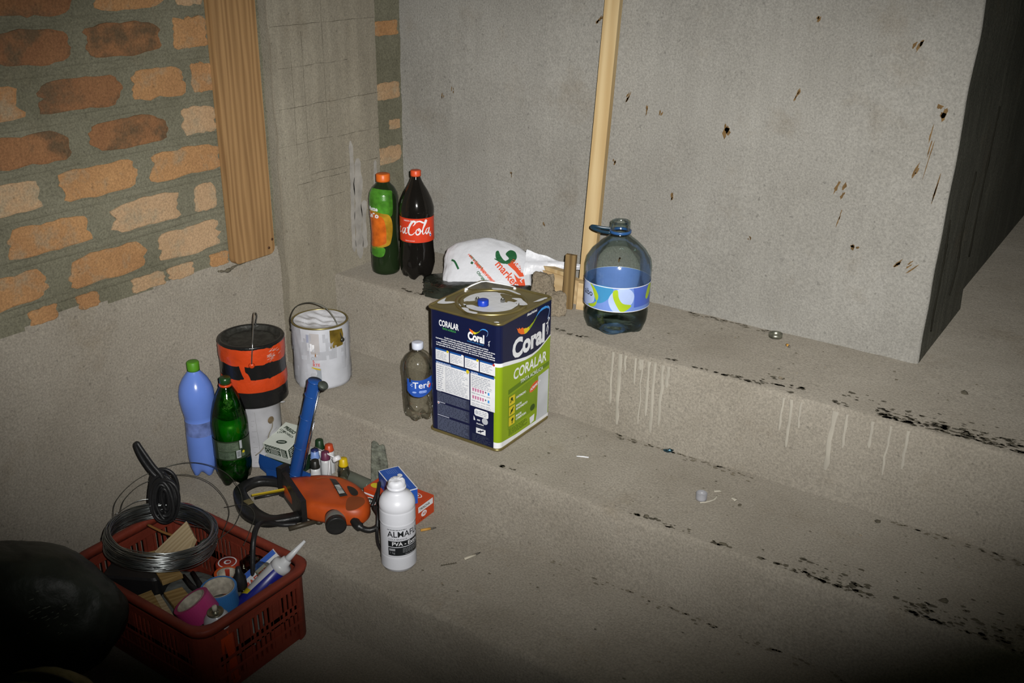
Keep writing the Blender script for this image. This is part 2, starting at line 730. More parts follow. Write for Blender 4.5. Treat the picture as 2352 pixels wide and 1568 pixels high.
def left_depth(y, z):
    skirt = 0.372 + 0.018 * n3(y * 5, 1.0, 2.0) + 0.012 * n3(y * 17, 3.0, 2.0)
    rough = 0.0022 * n3(y * 14, z * 14, 4) + 0.0012 * n3(y * 40, z * 40, 8)
    t = max(0.0, min(1.0, (skirt - z) / 0.03))
    d = 0.0
    if z > skirt - 0.02:
        for j in JOINTS:
            jj = j + 0.006 * n3(y * 3, j * 7, 5)
            for off in (-0.010, 0.008):
                e = abs(z - jj - off)
                if e < 0.006:
                    d -= 0.009 * (1 - e / 0.006) * (0.5 + 0.5 * n3(y * 8, j, 6 + off * 100))
    return XW + rough + d * (1 - t) + 0.010 * t


ys = np.arange(0.2, 2.615, 0.01)
zs = np.unique(np.round(np.concatenate([np.arange(L4 - 0.05, 1.45, 0.01)] + [np.arange(j - 0.021, j + 0.020, 0.003) for j in JOINTS]), 4))
P = np.zeros((len(ys), len(zs), 3))
for i, y in enumerate(ys):
    for j, z in enumerate(zs):
        P[i, j] = (left_depth(y, z), y, z)
# above the skirt: mortar; the skirt: smoothed render
nv = len(zs)
lw = MB()
vs = P.reshape(-1, 3).tolist()
fm, fp = [], []
for i in range(len(ys) - 1):
    for j in range(nv - 1):
        q = (i * nv + j, (i + 1) * nv + j, (i + 1) * nv + j + 1, i * nv + j + 1)
        y, z = ys[i], zs[j]
        (fp if z < 0.372 + 0.018 * n3(y * 5, 1.0, 2.0) + 0.012 * n3(y * 17, 3.0, 2.0) else fm).append(q)
lw.add(vs, fm, M_MORTAR, True)
i0 = lw.mi(M_STEP)
for q in fp:
    lw.f.append(q)
    lw.m.append(i0)
    lw.s.append(True)
wall_left = struct(lw.build('wall_left'))


def brick(y0, y1, z0, z1, m, seed, x=XW, jag=0.24, proud=0.0035):
    rg = random.Random(seed)
    n = 36
    cy, cz = (y0 + y1) / 2, (z0 + z1) / 2
    a, b = (y1 - y0) / 2, (z1 - z0) / 2
    pts = []
    for i in range(n):
        t = 2 * PI * i / n
        c, s = math.cos(t), math.sin(t)
        # superellipse with a nibbled edge
        k = (abs(c) ** 8 + abs(s) ** 8) ** (-1 / 8)
        k *= 1 - jag * max(0.0, 0.35 + 0.8 * noise.noise(Vector((c * 2.2 + seed * 3.1, s * 2.2, seed))) + 0.32 * noise.noise(Vector((c * 6 + seed * 3.1, s * 6, seed)))) - 0.03 * rg.random()
        pts.append((cy + a * c * k, cz + b * s * k))
    mb = MB()
    f0 = [(x - 0.008, p, q) for p, q in pts]
    f1 = [(x + proud * (0.6 + 0.6 * rg.random()), p, q) for p, q in pts]
    f2 = [(x + proud * 1.5, cy + (p - cy) * 0.9, cz + (q - cz) * 0.9) for p, q in pts]
    fs = [(i, (i + 1) % n, n + (i + 1) % n, n + i) for i in range(n)] + [(n + i, n + (i + 1) % n, 2 * n + (i + 1) % n, 2 * n + i) for i in range(n)]
    fs.append(tuple(2 * n + i for i in range(n)))
    mb.add(f0 + f1 + f2, fs, m)
    return mb.build('brick', wall_left)


ROWS = [
    (1.205, 1.285, [(1.22, 1.42, 0), (1.46, 1.67, 2), (1.71, 1.82, 0)]),
    (1.090, 1.165, [(0.98, 1.20, 0), (1.24, 1.45, 2), (1.49, 1.70, 0), (1.73, 1.82, 1)]),
    (0.984, 1.052, [(0.96, 1.20, 0), (1.225, 1.425, 2), (1.457, 1.681, 2), (1.715, 1.825, 0)]),
    (0.870, 0.935, [(0.98, 1.285, 0), (1.318, 1.546, 2), (1.572, 1.735, 0), (1.758, 1.826, 0)]),
    (0.762, 0.824, [(0.95, 1.150, 0), (1.175, 1.385, 2), (1.432, 1.670, 2), (1.712, 1.826, 1)]),
    (0.658, 0.722, [(0.96, 1.050, 0), (1.080, 1.292, 1), (1.336, 1.560, 0), (1.590, 1.824, 0)]),
    (0.550, 0.614, [(0.94, 1.140, 0), (1.178, 1.404, 0), (1.462, 1.682, 1), (1.724, 1.800, 1)]),
    (0.440, 0.508, [(0.90, 1.010, 0), (1.040, 1.270, 0), (1.319, 1.554, 0), (1.584, 1.800, 1)]),
    (0.382, 0.408, [(1.207, 1.280, 0), (1.337, 1.395, 0), (1.498, 1.602, 1), (1.612, 1.695, 1), (1.755, 1.82, 0)]),
]
sd = 1
for z0, z1, row in ROWS:
    for y0, y1, k in row:
        sd += 1
        brick(y0 - 0.003, y1 + 0.003, z0 - 0.008, z1 + 0.009, BRICKS[k], sd)
# the short stretch of the same wall between pillar and back wall
strip = MB()
ys2 = np.arange(2.42, 2.60, 0.01)
zs2 = np.arange(L1 - 0.05, 1.45, 0.01)
vs2, fs2 = [], []
for y in ys2:
    for z in zs2:
        t = max(0.0, min(1.0, (0.50 - z) / 0.08))
        vs2.append((-2.198 + 0.003 * n3(y * 20, z * 20, 2) + 0.006 * t, y, z))
k2 = len(zs2)
for i in range(len(ys2) - 1):
    for j in range(k2 - 1):
        fs2.append((i * k2 + j, (i + 1) * k2 + j, (i + 1) * k2 + j + 1, i * k2 + j + 1))
strip.add(vs2, fs2, M_MORTAR, True).build('mortar_bed', wall_left)
for y0, y1, z0, z1, k in ((2.45, 2.57, 1.10, 1.17, 0), (2.45, 2.575, 0.955, 1.005, 0), (2.45, 2.575, 0.755, 0.815, 1), (2.515, 2.57, 0.655, 0.69, 1), (2.45, 2.572, 0.545, 0.605, 1)):
    sd += 1
    brick(y0, y1, z0, z1, BRICKS[k], sd, x=-2.196, proud=0.0025)

# --- concrete pillar between the two brick stretches, with board marks of its formwork
px0, py0, py1 = -2.172, 2.0, 2.437
pys = np.arange(py0, py1 + 0.001, 0.0121)
pzs = np.arange(L3 - 0.02, 1.45, 0.012)
Pp = np.zeros((len(pys), len(pzs), 3))
for i, y in enumerate(pys):
    for j, z in enumerate(pzs):
        d = 0.002 * n3(y * 9, z * 9, 11) + 0.0015 * n3(y * 30, z * 30, 12)
        t = max(0.0, min(1.0, (0.50 + 0.03 * n3(y * 9, 0, 1) + 0.25 * (0 if y > 2.06 else 1) - z) / 0.02))
        Pp[i, j] = (px0 + d + 0.003 * t, y, z)
pil = MB()
kz = len(pzs)
vsP = Pp.reshape(-1, 3).tolist()
fsP = [(i * kz + j, (i + 1) * kz + j, (i + 1) * kz + j + 1, i * kz + j + 1) for i in range(len(pys) - 1) for j in range(kz - 1)]
pil.add(vsP, fsP, M_PILLAR, True)
rv, rf_ = [], []
for j, z in enumerate(pzs):
    rv += [(-2.26, py0 + 0.02, z), (px0 - 0.004, py0 + 0.004 * n3(0, z * 9, 1), z), tuple(Pp[0, j])]
for j in range(kz - 1):
    rf_ += [(3 * j, 3 * j + 1, 3 * j + 4, 3 * j + 3), (3 * j + 1, 3 * j + 2, 3 * j + 5, 3 * j + 4)]
pil.add(rv, rf_, M_PILLAR, False)
rv, rf_ = [], []
for j, z in enumerate(pzs):
    rv += [tuple(Pp[-1, j]), (-2.26, py1 + 0.004, z)]
for j in range(kz - 1):
    rf_ += [(2 * j, 2 * j + 1, 2 * j + 3, 2 * j + 2)]
pil.add(rv, rf_, M_PILLAR, False)
pillar = struct(pil.build('pillar'))
fm_ = MB()
rg = random.Random(5)
for z, a, b in ((1.02, 2.0, 2.43), (0.905, 2.02, 2.3), (0.792, 2.0, 2.435), (0.685, 2.0, 2.22), (0.682, 2.24, 2.43), (0.565, 2.06, 2.27), (0.585, 2.10, 2.42), (0.505, 2.14, 2.26)):
    n = 14
    pts = []
    for k in range(n):
        y = a + (b - a) * k / (n - 1)
        pts.append((px0 + 0.0042, y, z + 0.003 * n3(y * 20, z, 3)))
    fm_.tube(pts, [0.0007 * (0.2 + rg.random()) for _ in pts], M_DIRT_GAP, 4)
for y, a, b in ((2.115, 0.60, 1.0), (2.20, 0.70, 1.1), (2.07, 0.62, 0.95)):
    pts = [(px0 + 0.0042, y + 0.002 * n3(0, z * 8, y), z) for z in np.linspace(a, b, 14)]
    fm_.tube(pts, [0.0004 * (0.2 + rg.random()) for _ in pts], M_DIRT_GAP, 4)
o = fm_.build('formwork_marks', pillar)
o['kind'] = 'stuff'
M_LIME = mat('lime_wash', (0.325, 0.305, 0.275), 0.95, var=0.2, vscale=30)
lm = MB()
for y, a, b, w in ((2.292, 0.30, 0.66, 0.014), (2.318, 0.27, 0.60, 0.022), (2.345, 0.30, 0.46, 0.016), (2.40, 0.40, 0.58, 0.012)):
    n = 22
    L_, R_ = [], []
    for k in range(n):
        z = a + (b - a) * k / (n - 1)
        ww = w * (0.55 + 0.7 * abs(n3(y * 30, z * 16, 2))) * (0.3 if k in (0, n - 1) else 1)
        c = y + 0.010 * n3(z * 5, y, 9)
        L_.append((px0 + 0.0065, c - ww, z))
        R_.append((px0 + 0.0065, c + ww, z))
    lm.add(L_ + R_, [(i, n + i, n + i + 1, i + 1) for i in range(n - 1)], M_LIME)
o = lm.build('lime_runs', pillar)
o['kind'] = 'stuff'

# --- back wall with its free end at the opening on the right
XR = -0.458
xs = np.arange(-2.26, XR - 0.012, 0.02)
zw = np.arange(L1 - 0.03, 1.75, 0.02)
Pb = np.zeros((len(xs), len(zw), 3))
for i, x in enumerate(xs):
    for j, z in enumerate(zw):
        foot = 0.012 * max(0.0, 1 - (z - L1) / 0.03) * (0.5 + 0.5 * n3(x * 12, 2, 2))
        Pb[i, j] = (x, YW + 0.004 * n3(x * 3, z * 3, 21) + 0.0015 * n3(x * 14, z * 14, 22) - foot, z)
bw = MB()
kz = len(zw)
bw.add(Pb.reshape(-1, 3).tolist(), [(i * kz + j, (i + 1) * kz + j, (i + 1) * kz + j + 1, i * kz + j + 1) for i in range(len(xs) - 1) for j in range(kz - 1)], M_WALL, True)
ev, ef = [], []
NA = 5
for j, z in enumerate(zw):
    wob = 0.004 * n3(z * 7, 3, 3)
    ev.append(tuple(Pb[-1, j]))
    for k in range(NA):
        a = PI / 2 * k / (NA - 1)
        ev.append((XR - 0.008 + 0.008 * math.sin(a) + wob, YW + 0.008 * (1 - math.cos(a)) - 0.004 * max(0, 1 - (z - L1) / 0.03), z))
    ev.append((XR + wob, YW + 0.50, z))
    ev.append((XR - 0.03, YW + 0.51, z))
    ev.append((XR - 0.02, YW + 2.6, z))
w_ = NA + 4
for j in range(kz - 1):
    for k in range(w_ - 1):
        ef.append((j * w_ + k, j * w_ + k + 1, (j + 1) * w_ + k + 1, (j + 1) * w_ + k))
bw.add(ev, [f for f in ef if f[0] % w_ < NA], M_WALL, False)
bw.add(ev, [f for f in ef if f[0] % w_ >= NA], M_DARKC, False)  # end face coloured darker to carry the shade of its grazing angle
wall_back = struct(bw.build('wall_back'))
# chips and cracks along the end face
M_CRACK = mat('deep_crack', (0.018, 0.017, 0.013), 1.0, spec=0.0)
ck = MB()
for pts in ([(XR + 0.003, YW + 0.06, 0.62), (XR + 0.003, YW + 0.08, 0.5), (XR + 0.003, YW + 0.075, 0.36), (XR + 0.003, YW + 0.085, 0.31)],
            [(XR + 0.003, YW + 0.30, 0.70), (XR + 0.003, YW + 0.27, 0.55), (XR + 0.003, YW + 0.29, 0.45), (XR + 0.003, YW + 0.26, 0.36)],
            [(XR + 0.003, YW + 0.47, 0.85), (XR + 0.003, YW + 0.455, 0.6), (XR + 0.003, YW + 0.46, 0.42)]):
    p2 = smooth_path(pts, 8)
    ck.tube(p2, [0.002 + 0.003 * abs(n3(i * 0.7, 1, 1)) for i in range(len(p2))], M_CRACK, 5)
o = ck.build('cracks', wall_back)
o['kind'] = 'stuff'
# rust marks on the render: (x, z, length, width, lean)
st = MB()
rg = random.Random(11)
for x, z, ln, w, le in ((-1.455, 1.045, 0.022, 0.008, 0.6), (-1.345, 0.835, 0.030, 0.006, 0.5), (-1.29, 0.815, 0.020, 0.004, 0.1), (-1.245, 0.81, 0.016, 0.004, 0.2),
                        (-1.045, 0.78, 0.034, 0.012, 0.0), (-1.385, 0.655, 0.018, 0.005, 0.2), (-1.19, 0.575, 0.022, 0.005, 0.2), (-0.865, 0.90, 0.026, 0.005, 0.3),
                        (-0.832, 1.09, 0.014, 0.006, 0.5), (-0.72, 0.665, 0.040, 0.009, 0.3), (-0.60, 1.20, 0.05, 0.008, 0.9), (-0.565, 1.205, 0.035, 0.022, 0.2),
                        (-0.585, 1.045, 0.030, 0.008, 0.5), (-0.505, 0.895, 0.026, 0.014, 0.1), (-0.545, 0.735, 0.034, 0.005, 0.4), (-0.545, 0.50, 0.026, 0.007, 0.8),
                        (-0.515, 0.505, 0.030, 0.005, 0.9), (-0.66, 0.53, 0.016, 0.010, 0.0), (-2.02, 0.78, 0.02, 0.004, 0.1), (-1.98, 0.80, 0.016, 0.004, 0.1),
                        (-1.62, 0.42, 0.012, 0.004, 0.0), (-1.35, 0.36, 0.014, 0.006, 0.0), (-0.52, 0.80, 0.09, 0.003, 0.12), (-0.49, 0.68, 0.07, 0.003, 0.12),
                        (-1.75, 0.56, 0.018, 0.003, 0.0), (-0.95, 0.50, 0.010, 0.004, 0.0), (-0.71, 0.60, 0.03, 0.003, 0.2)):
    for rep in range(3):
        n = 11
        ox, oz = (rg.random() - 0.5) * w * 2.4, (rg.random() - 0.5) * ln * 0.9
        pts = []
        for i in range(n):
            t = 2 * PI * i / n
            a = w * 0.55 * math.cos(t) * (0.4 + rg.random())
            b = ln * 0.55 * math.sin(t) * (0.5 + 0.8 * rg.random()) * (1 if rep == 0 else 0.5)
            pts.append((x + ox + a + b * le, YW - 0.0068, z + oz + b))
        st.add(pts, [tuple(range(n))], M_STAIN)
o = st.build('rust_marks', wall_back)
o['kind'] = 'stuff'

# ================================================================== BIG THINGS ON THE STEPS
# --- board fixed flat on the brick wall beside the pillar
M_BOARD = wood('pine_board', (0.33, 0.195, 0.085), (0.215, 0.120, 0.050), axis=2, scale=1.6)
t = thing('wooden_board', 'wide upright wooden board fixed on the brick wall beside the concrete pillar', 'board', (XW + 0.004, 1.815, 0.372))
mb = MB()
prof = rounded(0.152, 1.10, 0.018, 5, 0.0, 0.55)
Mx = Matrix(((0, 0, 1, 0), (1, 0, 0, 0), (0, 1, 0, 0), (0, 0, 0, 1)))
SHEAR = Matrix(((1, 0, 0, 0), (0, 1, 0.0, 0), (0, 0, 1, 0), (0, 0, 0, 1)))
mb.prism([(x + 0.0825, y) for x, y in prof], 0.0, 0.026, M_BOARD, Mx, bev=0.002)
mb.build('board', t)
M_NAIL = mat('rusty_nail', (0.10, 0.05, 0.025), 0.7, 0.6)
for y, z in ((0.135, 0.022), (0.15, 0.045)):
    mb = MB()
    mb.lathe([(0.0, 0.0), (0.004, 0.0), (0.004, 0.0015), (0, 0.0018)], M_NAIL, 10, M=Matrix.Translation((0.026, y, z)) @ Matrix.Rotation(PI / 2, 4, 'Y'))
    mb.build('nail_head', t)
gap = MB()  # dark strip for the gap under the board, its shade put into the colour
rg = random.Random(4)
pts = smooth_path([(XW + 0.014, 1.77, 0.366), (XW + 0.016, 1.80, 0.360), (XW + 0.016, 1.83, 0.366), (XW + 0.014, 1.87, 0.369), (XW + 0.014, 1.91, 0.370)], 6)
gap.tube(pts, [0.002 + 0.005 * rg.random() * (1 if p.y < 1.84 else 0.4) for p in pts], M_DIRT_GAP, 6)
gap.build('dark_gap_strip', wall_left)

# --- batten leaning on the back wall, and the scraps at its foot
M_BAT = wood('planed_batten', (0.53, 0.40, 0.215), (0.42, 0.29, 0.135), axis=2, scale=1.2, rings=6)
M_SCRAP = wood('pale_wood_scrap', (0.58, 0.43, 0.24), (0.47, 0.33, 0.17), axis=0, scale=1.4, rings=5)
M_OLD = wood('weathered_wood', (0.22, 0.145, 0.060), (0.105, 0.064, 0.025), axis=2, scale=1.4)
A = Vector((-1.408, 2.435, L1))
B = Vector((-1.4135, 2.536, 1.20))
dz = (B - A).normalized()
dx = Vector((0.985, 0.17, 0))
dx = (dx - dz * dx.dot(dz)).normalized()
dy = dz.cross(dx)
t = thing('wooden_batten', 'long thin planed batten leaning upright against the grey back wall', 'batten', M=frame(dx, dy, dz, A))
mb = MB()
mb.prism([(0.0, 0.0), (0.043, 0.0), (0.043, 0.028), (0.0, 0.028)], 0.0, 1.15, M_BAT, bev=0.001)
mb.build('batten', t)

t = thing('dark_offcut', 'short dark weathered wood offcut standing at the foot of the leaning batten', 'wood scrap', (-1.424, 2.372, L1), math.radians(14))
mb = MB()
mb.prism([(0, 0), (0.032, 0), (0.032, 0.012), (0, 0.012)], 0, 0.168, M_OLD, bev=0.001, M=Matrix.Rotation(math.radians(2.5), 4, 'Y'))
mb.build('offcut', t)

t = thing('pale_plank', 'short pale plank lying on edge behind the stone and dark offcut', 'plank', (-1.575, 2.452, L1), math.radians(-9))
mb = MB()
mb.prism([(0, 0), (0.205, 0), (0.205, 0.022), (0, 0.022)], 0, 0.075, M_SCRAP, bev=0.001)
mb.build('plank', t)
t = thing('pale_lath', 'thin pale lath lying along the top of the short pale plank', 'wood scrap', (-1.545, 2.452, L1 + 0.0755), math.radians(-9))
mb = MB()
mb.prism([(0.0, 0), (0.105, -0.002), (0.105, 0.02), (0, 0.02)], 0, 0.012, M_BAT, bev=0.001)
mb.build('lath', t)
t = thing('pale_block', 'pale square-cut wood block standing in front of the batten foot beside the water jug', 'wood scrap', (-1.386, 2.392, L1), math.radians(14))
mb = MB()
mb.prism([(0, 0), (0.034, 0), (0.034, 0.022), (0, 0.022)], 0, 0.082, M_SCRAP, bev=0.001, M=Matrix.Rotation(math.radians(3), 4, 'Y'))
mb.build('block', t)


def rock(name, label, loc, size, seed, m, rz=0.0):
    bm = bmesh.new()
    bmesh.ops.create_icosphere(bm, subdivisions=4, radius=1.0)
    zmin = 9
    for v in bm.verts:
        d = v.co.normalized()
        k = 1 + 0.26 * noise.noise(d * 1.6 + Vector((seed, 0, 0))) + 0.10 * noise.noise(d * 4.5 + Vector((0, seed, 0))) + 0.03 * noise.noise(d * 12)
        # squarish lump
        q = max(abs(d.x), abs(d.y), abs(d.z)) ** -0.75
        p = d * k * q * 0.8
        v.co = Vector((p.x * size[0], p.y * size[1], max(p.z, -0.72) * size[2]))
        zmin = min(zmin, v.co.z)
    vs = [(v.co.x, v.co.y, v.co.z - zmin) for v in bm.verts]
    bm.verts.index_update()
    fs = [tuple(v.index for v in f.verts) for f in bm.faces]
    bm.free()
    o = MB().add(vs, fs, m, True).build(name)
    o.location = loc
    o.rotation_euler = (0, 0, rz)
    tag(o, label, 'rubble', 'lumps of rubble')
    return o


M_RUB = cement('mortar_rubble', (0.30, 0.25, 0.185), (0.17, 0.14, 0.10), sand=1.0)
rock('rubble_lump', 'taller jagged lump of mortar rubble standing behind the paint tin', (-1.492, 2.375, L1), (0.040, 0.034, 0.062), 2.0, M_RUB, 0.3)
rock('rubble_lump', 'lower rounded lump of mortar rubble beside the dark offcut', (-1.412, 2.318, L1), (0.034, 0.030, 0.045), 5.0, M_RUB, 0.9)


# --- bottles -------------------------------------------------------
def feet(zb, n=5, lift=0.016, pinch=0.12, ph=0.0):
    def fn(r, z, t):
        if z < zb:
            k = 1 - z / zb
            c = 0.5 - 0.5 * math.cos(n * (t + ph))
            return r * (1 - pinch * c * k), z + lift * c * k * k
        return r, z
    return fn


CAPS = {}


def cap_mesh(r, h, m, z, ribs=36):
    mb = MB()

    def fn(rr, zz, t):
        return (rr * (1 + 0.025 * math.cos(ribs * t)) if zz < h * 0.93 and rr > r * 0.9 else rr), zz
    mb.lathe([(0, 0), (r, 0), (r, h * 0.2), (r, h * 0.92), (r * 0.92, h), (r * 0.5, h), (0, h)], m, 72, fn, M=Matrix.Translation((0, 0, z)))
    return mb


# cola bottle
M_COLA = mat('dark_cola', (0.008, 0.007, 0.006), 0.10, spec=0.55, bump=0.05, bscale=25)
M_RED = mat('red_label', (0.62, 0.045, 0.015), 0.35, var=0.06)
M_REDCAP = mat('orange_red_cap', (0.62, 0.075, 0.02), 0.4)
loc = (-1.944, 2.342, L1)
t = thing('cola_bottle', 'dark cola bottle with red cap and red label in front of the green tea bottle', 'bottle', loc)
pf = [(0.0, 0.012), (0.020, 0.006), (0.036, 0.0), (0.047, 0.006), (0.0535, 0.028), (0.0553, 0.050), (0.0540, 0.075), (0.0515, 0.100), (0.0510, 0.122), (0.0525, 0.130), (0.0530, 0.205),
      (0.0550, 0.215), (0.0540, 0.232), (0.0475, 0.256), (0.036, 0.281), (0.0245, 0.300), (0.0175, 0.314), (0.0140, 0.324), (0.0140, 0.332), (0, 0.332)]
MB().lathe(pf, M_COLA, 60, feet(0.055)).build('bottle_body', t)
cap_mesh(0.0158, 0.018, M_REDCAP, 0.327).build('cap', t)
rf = prof_r(pf[2:])
ph = facing(loc)
pr = Print(wrap(lambda z: 0.0532, ph), 0.008)
pr.rect(-0.167, 0.128, 0.16, 0.205, M_RED)
lab = pr.build('label', t)
pr = Print(wrap(lambda z: 0.0537, ph), 0.004)
k = 0.0150
cx0, cy0 = -0.021, 0.156


def script(seq, w):
    pr.stroke([(cx0 + x * k, cy0 + y * k) for x, y in s2(seq, 7)], w, WHITE)


wv = lambda n, a, b: [k * (a + (b - a) * math.sin(PI * i / (n - 1)) ** 1.3) for i in range(n)]
seq = [(0.55, 1.75), (0.85, 2.05), (1.05, 2.45), (0.75, 2.75), (0.25, 2.35), (-0.25, 1.45), (-0.45, 0.55), (-0.2, -0.1), (0.4, -0.1), (1.0, 0.45)]
script(seq, wv(64, 0.10, 0.46))
script([(0.95, 2.3), (1.9, 2.75), (2.9, 2.35), (3.7, 2.75)], wv(22, 0.06, 0.34))
script([(1.75, 1.15), (1.35, 0.95), (1.15, 0.35), (1.4, -0.1), (1.9, 0.15), (2.1, 0.75), (1.8, 1.2), (1.65, 0.8), (2.2, 0.65)], wv(57, 0.12, 0.30))
script([(2.25, 0.45), (2.9, 1.5), (3.45, 2.6), (3.25, 2.85), (2.95, 2.0), (2.55, 0.7), (2.65, -0.05), (3.15, 0.35)], wv(50, 0.12, 0.30))
script([(3.95, 1.15), (3.45, 0.95), (3.25, 0.35), (3.5, -0.05), (3.95, 0.55), (4.2, 1.2), (4.0, 0.3), (4.2, -0.05), (4.6, 0.3)], wv(57, 0.12, 0.30))
# the end of the first word runs round the left edge
script([(-1.35, 1.15), (-1.85, 0.95), (-2.05, 0.35), (-1.8, -0.05), (-1.35, 0.55), (-1.1, 1.2), (-1.3, 0.3), (-1.1, -0.05), (-0.75, 0.25)], wv(57, 0.12, 0.30))
script([(-2.55, 1.05), (-2.95, 1.15), (-3.25, 0.5), (-3.0, -0.05), (-2.45, 0.25)], wv(29, 0.12, 0.30))
pr.rect(cx0 - 0.75 * k, cy0 + 1.15 * k, cx0 - 0.3 * k, cy0 + 1.45 * k, WHITE)
pr.text('SABOR ORIGINAL', -0.044, 0.1955, 0.0062, WHITE, bold=0.012)
pr.text('MENOS AÇÚCAR', -0.040, 0.1325, 0.0042, WHITE)
pr.disc(0.046, 0.150, 0.0042, 0.0058, WHITE)
pr.disc(0.046, 0.149, 0.0028, 0.0034, mat('blue_mark', (0.05, 0.08, 0.35), 0.4), 0.0003)
pr.build('lettering', t)

# tea bottle, a little behind and to the left
M_TEA = clear('green_tea_plastic', (0.10, 0.26, 0.05), (0.02, 0.06, 0.02), 0.12)
M_TEADK = mat('dark_tea', (0.012, 0.022, 0.008), 0.12, spec=0.5)
M_TGREEN = mat('tea_label_green', (0.055, 0.20, 0.018), 0.25, var=0.45, vscale=35)
M_TORANGE = mat('tea_label_orange', (0.50, 0.105, 0.010), 0.25, var=0.35, vscale=40)
M_TYEL = mat('tea_label_yellow', (0.36, 0.20, 0.015), 0.25, var=0.4, vscale=30)
M_ORCAP = mat('orange_cap', (0.66, 0.13, 0.012), 0.4)
loc = (-2.058, 2.319, L1)
t = thing('tea_bottle', 'green iced tea bottle with wide orange cap standing nearest the pillar', 'bottle', loc)
pf = [(0, 0.006), (0.036, 0.0), (0.0435, 0.006), (0.0455, 0.020), (0.0450, 0.070), (0.0425, 0.11), (0.0415, 0.135), (0.0425, 0.165), (0.0455, 0.205), (0.0463, 0.245), (0.0435, 0.262),
      (0.034, 0.280), (0.0235, 0.291), (0.0200, 0.296), (0.0195, 0.304), (0, 0.304)]
MB().lathe(pf, M_TEADK, 48).build('bottle_body', t)
cap_mesh(0.0215, 0.024, M_ORCAP, 0.298).build('cap', t)
rf = prof_r(pf[1:])
ph = facing(loc)
pr = Print(wrap(rf, ph), 0.006)
pr.poly(s2([(-0.066, 0.272), (0.02, 0.276), (0.028, 0.255), (0.026, 0.20), (0.0, 0.192), (-0.066, 0.19)], 5, True), M_TGREEN)
pr.poly(s2([(-0.066, 0.205), (-0.005, 0.205), (0.018, 0.195), (0.026, 0.160), (0.020, 0.118), (0.004, 0.098), (-0.066, 0.095)], 5, True), M_TYEL, 0.0003)
pr.poly(s2([(-0.066, 0.20), (-0.012, 0.196), (0.002, 0.17), (0.004, 0.128), (-0.004, 0.104), (-0.066, 0.10)], 5, True), M_TORANGE, 0.0006)
pr.poly(s2([(-0.066, 0.094), (-0.006, 0.094), (-0.004, 0.072), (-0.02, 0.062), (-0.066, 0.07)], 5, True), M_TGREEN, 0.0003)
pr.build('label', t)
pr = Print(wrap(lambda z: rf(z) + 0.001, ph), 0.004)
pr.text('Matte', -0.0205, 0.2125, 0.0175, WHITE, bold=0.035, align='RIGHT')
pr.text('Leão', -0.0185, 0.1900, 0.0225, WHITE, bold=0.045, align='RIGHT')
pr.build('lettering', t)

# --- five-litre water jug
M_JUG = clear('jug_plastic', (0.945, 0.975, 0.965), (0.55, 0.67, 0.63), 0.14, 0.08)
M_WATER = clear('jug_water', (0.78, 0.86, 0.84), (0.35, 0.46, 0.45), 0.08)
M_LBLUE = mat('jug_label_blue', (0.16, 0.26, 0.62), 0.35, var=0.1)
M_LAQUA = mat('jug_label_aqua', (0.05, 0.25, 0.48), 0.35)
M_LPALE = mat('jug_label_pale', (0.42, 0.52, 0.80), 0.35)
M_LDEEP = mat('jug_label_deep', (0.07, 0.13, 0.50), 0.35)
M_LIME = mat('lime_print', (0.36, 0.50, 0.02), 0.35)
M_HAND = mat('jug_handle_blue', (0.012, 0.035, 0.060), 0.3)
M_RING = mat('jug_ring_blue', (0.022, 0.085, 0.24), 0.35)
loc = (-1.226, 2.340, L1)
t = thing('water_jug', 'large clear uncapped water jug with a blue label on the top step', 'jug', loc)
pf = [(0, 0.014), (0.05, 0.010), (0.066, 0.0), (0.080, 0.006), (0.088, 0.030), (0.0895, 0.055), (0.0870, 0.068), (0.0895, 0.075), (0.0905, 0.140), (0.0915, 0.155), (0.0919, 0.185), (0.088, 0.205),
      (0.074, 0.228), (0.054, 0.248), (0.036, 0.262), (0.0275, 0.270), (0.0262, 0.280), (0.0258, 0.308), (0.0240, 0.309), (0.0238, 0.300)]


def jugfn(r, z, t):
    if z < 0.05:
        k = 1 - z / 0.05
        c = 0.5 - 0.5 * math.cos(5 * t)
        return r * (1 - 0.05 * c * k), z + 0.010 * c * k * k
    if 0.16 < z < 0.25:
        return r * (1 + 0.006 * math.cos(9 * t + z * 40)), z
    return r, z


MB().lathe(pf, M_JUG, 64, jugfn).build('jug_body', t)
wp = [(0, 0.018), (0.05, 0.014), (0.066, 0.006), (0.078, 0.012), (0.0850, 0.032), (0.0868, 0.056), (0.0845, 0.068), (0.0868, 0.076), (0.0868, 0.078), (0, 0.078)]
MB().lathe(wp, M_WATER, 48).build('water', t)
mb = MB()
mb.lathe([(0.0262, 0.276), (0.0300, 0.276), (0.0300, 0.283), (0.0262, 0.283)], M_RING, 40)
mb.build('neck_ring', t)
hd = Vector((-0.86, -0.30, 0)).normalized()
hn = Vector((-hd.y, hd.x, 0))
pts = [hd * a + hn * b + Vector((0, 0, z)) for a, b, z in ((0.024, 0.020, 0.278), (0.05, 0.017, 0.279), (0.072, 0.012, 0.283), (0.082, 0.0, 0.286), (0.072, -0.012, 0.283), (0.05, -0.017, 0.279), (0.024, -0.020, 0.278))]
MB().tube(smooth_path(pts, 6), (0.0045, 0.0022), M_HAND, 8, squash=Vector((0, 0, 1))).build('handle', t)
ph = facing(loc)
jr = lambda z: 0.0912
pr = Print(wrap(jr, ph), 0.010)
pr.rect(-0.2865, 0.078, 0.2865, 0.147, M_LBLUE)
pr.build('label', t)
pr = Print(wrap(lambda z: 0.0918, ph), 0.008)
z0, z1 = 0.079, 0.146
pr.poly(s2([(-0.062, z1), (-0.012, z1), (-0.02, 0.118), (-0.040, 0.100), (-0.062, 0.098), (-0.075, 0.12)], 4, True), M_LAQUA)
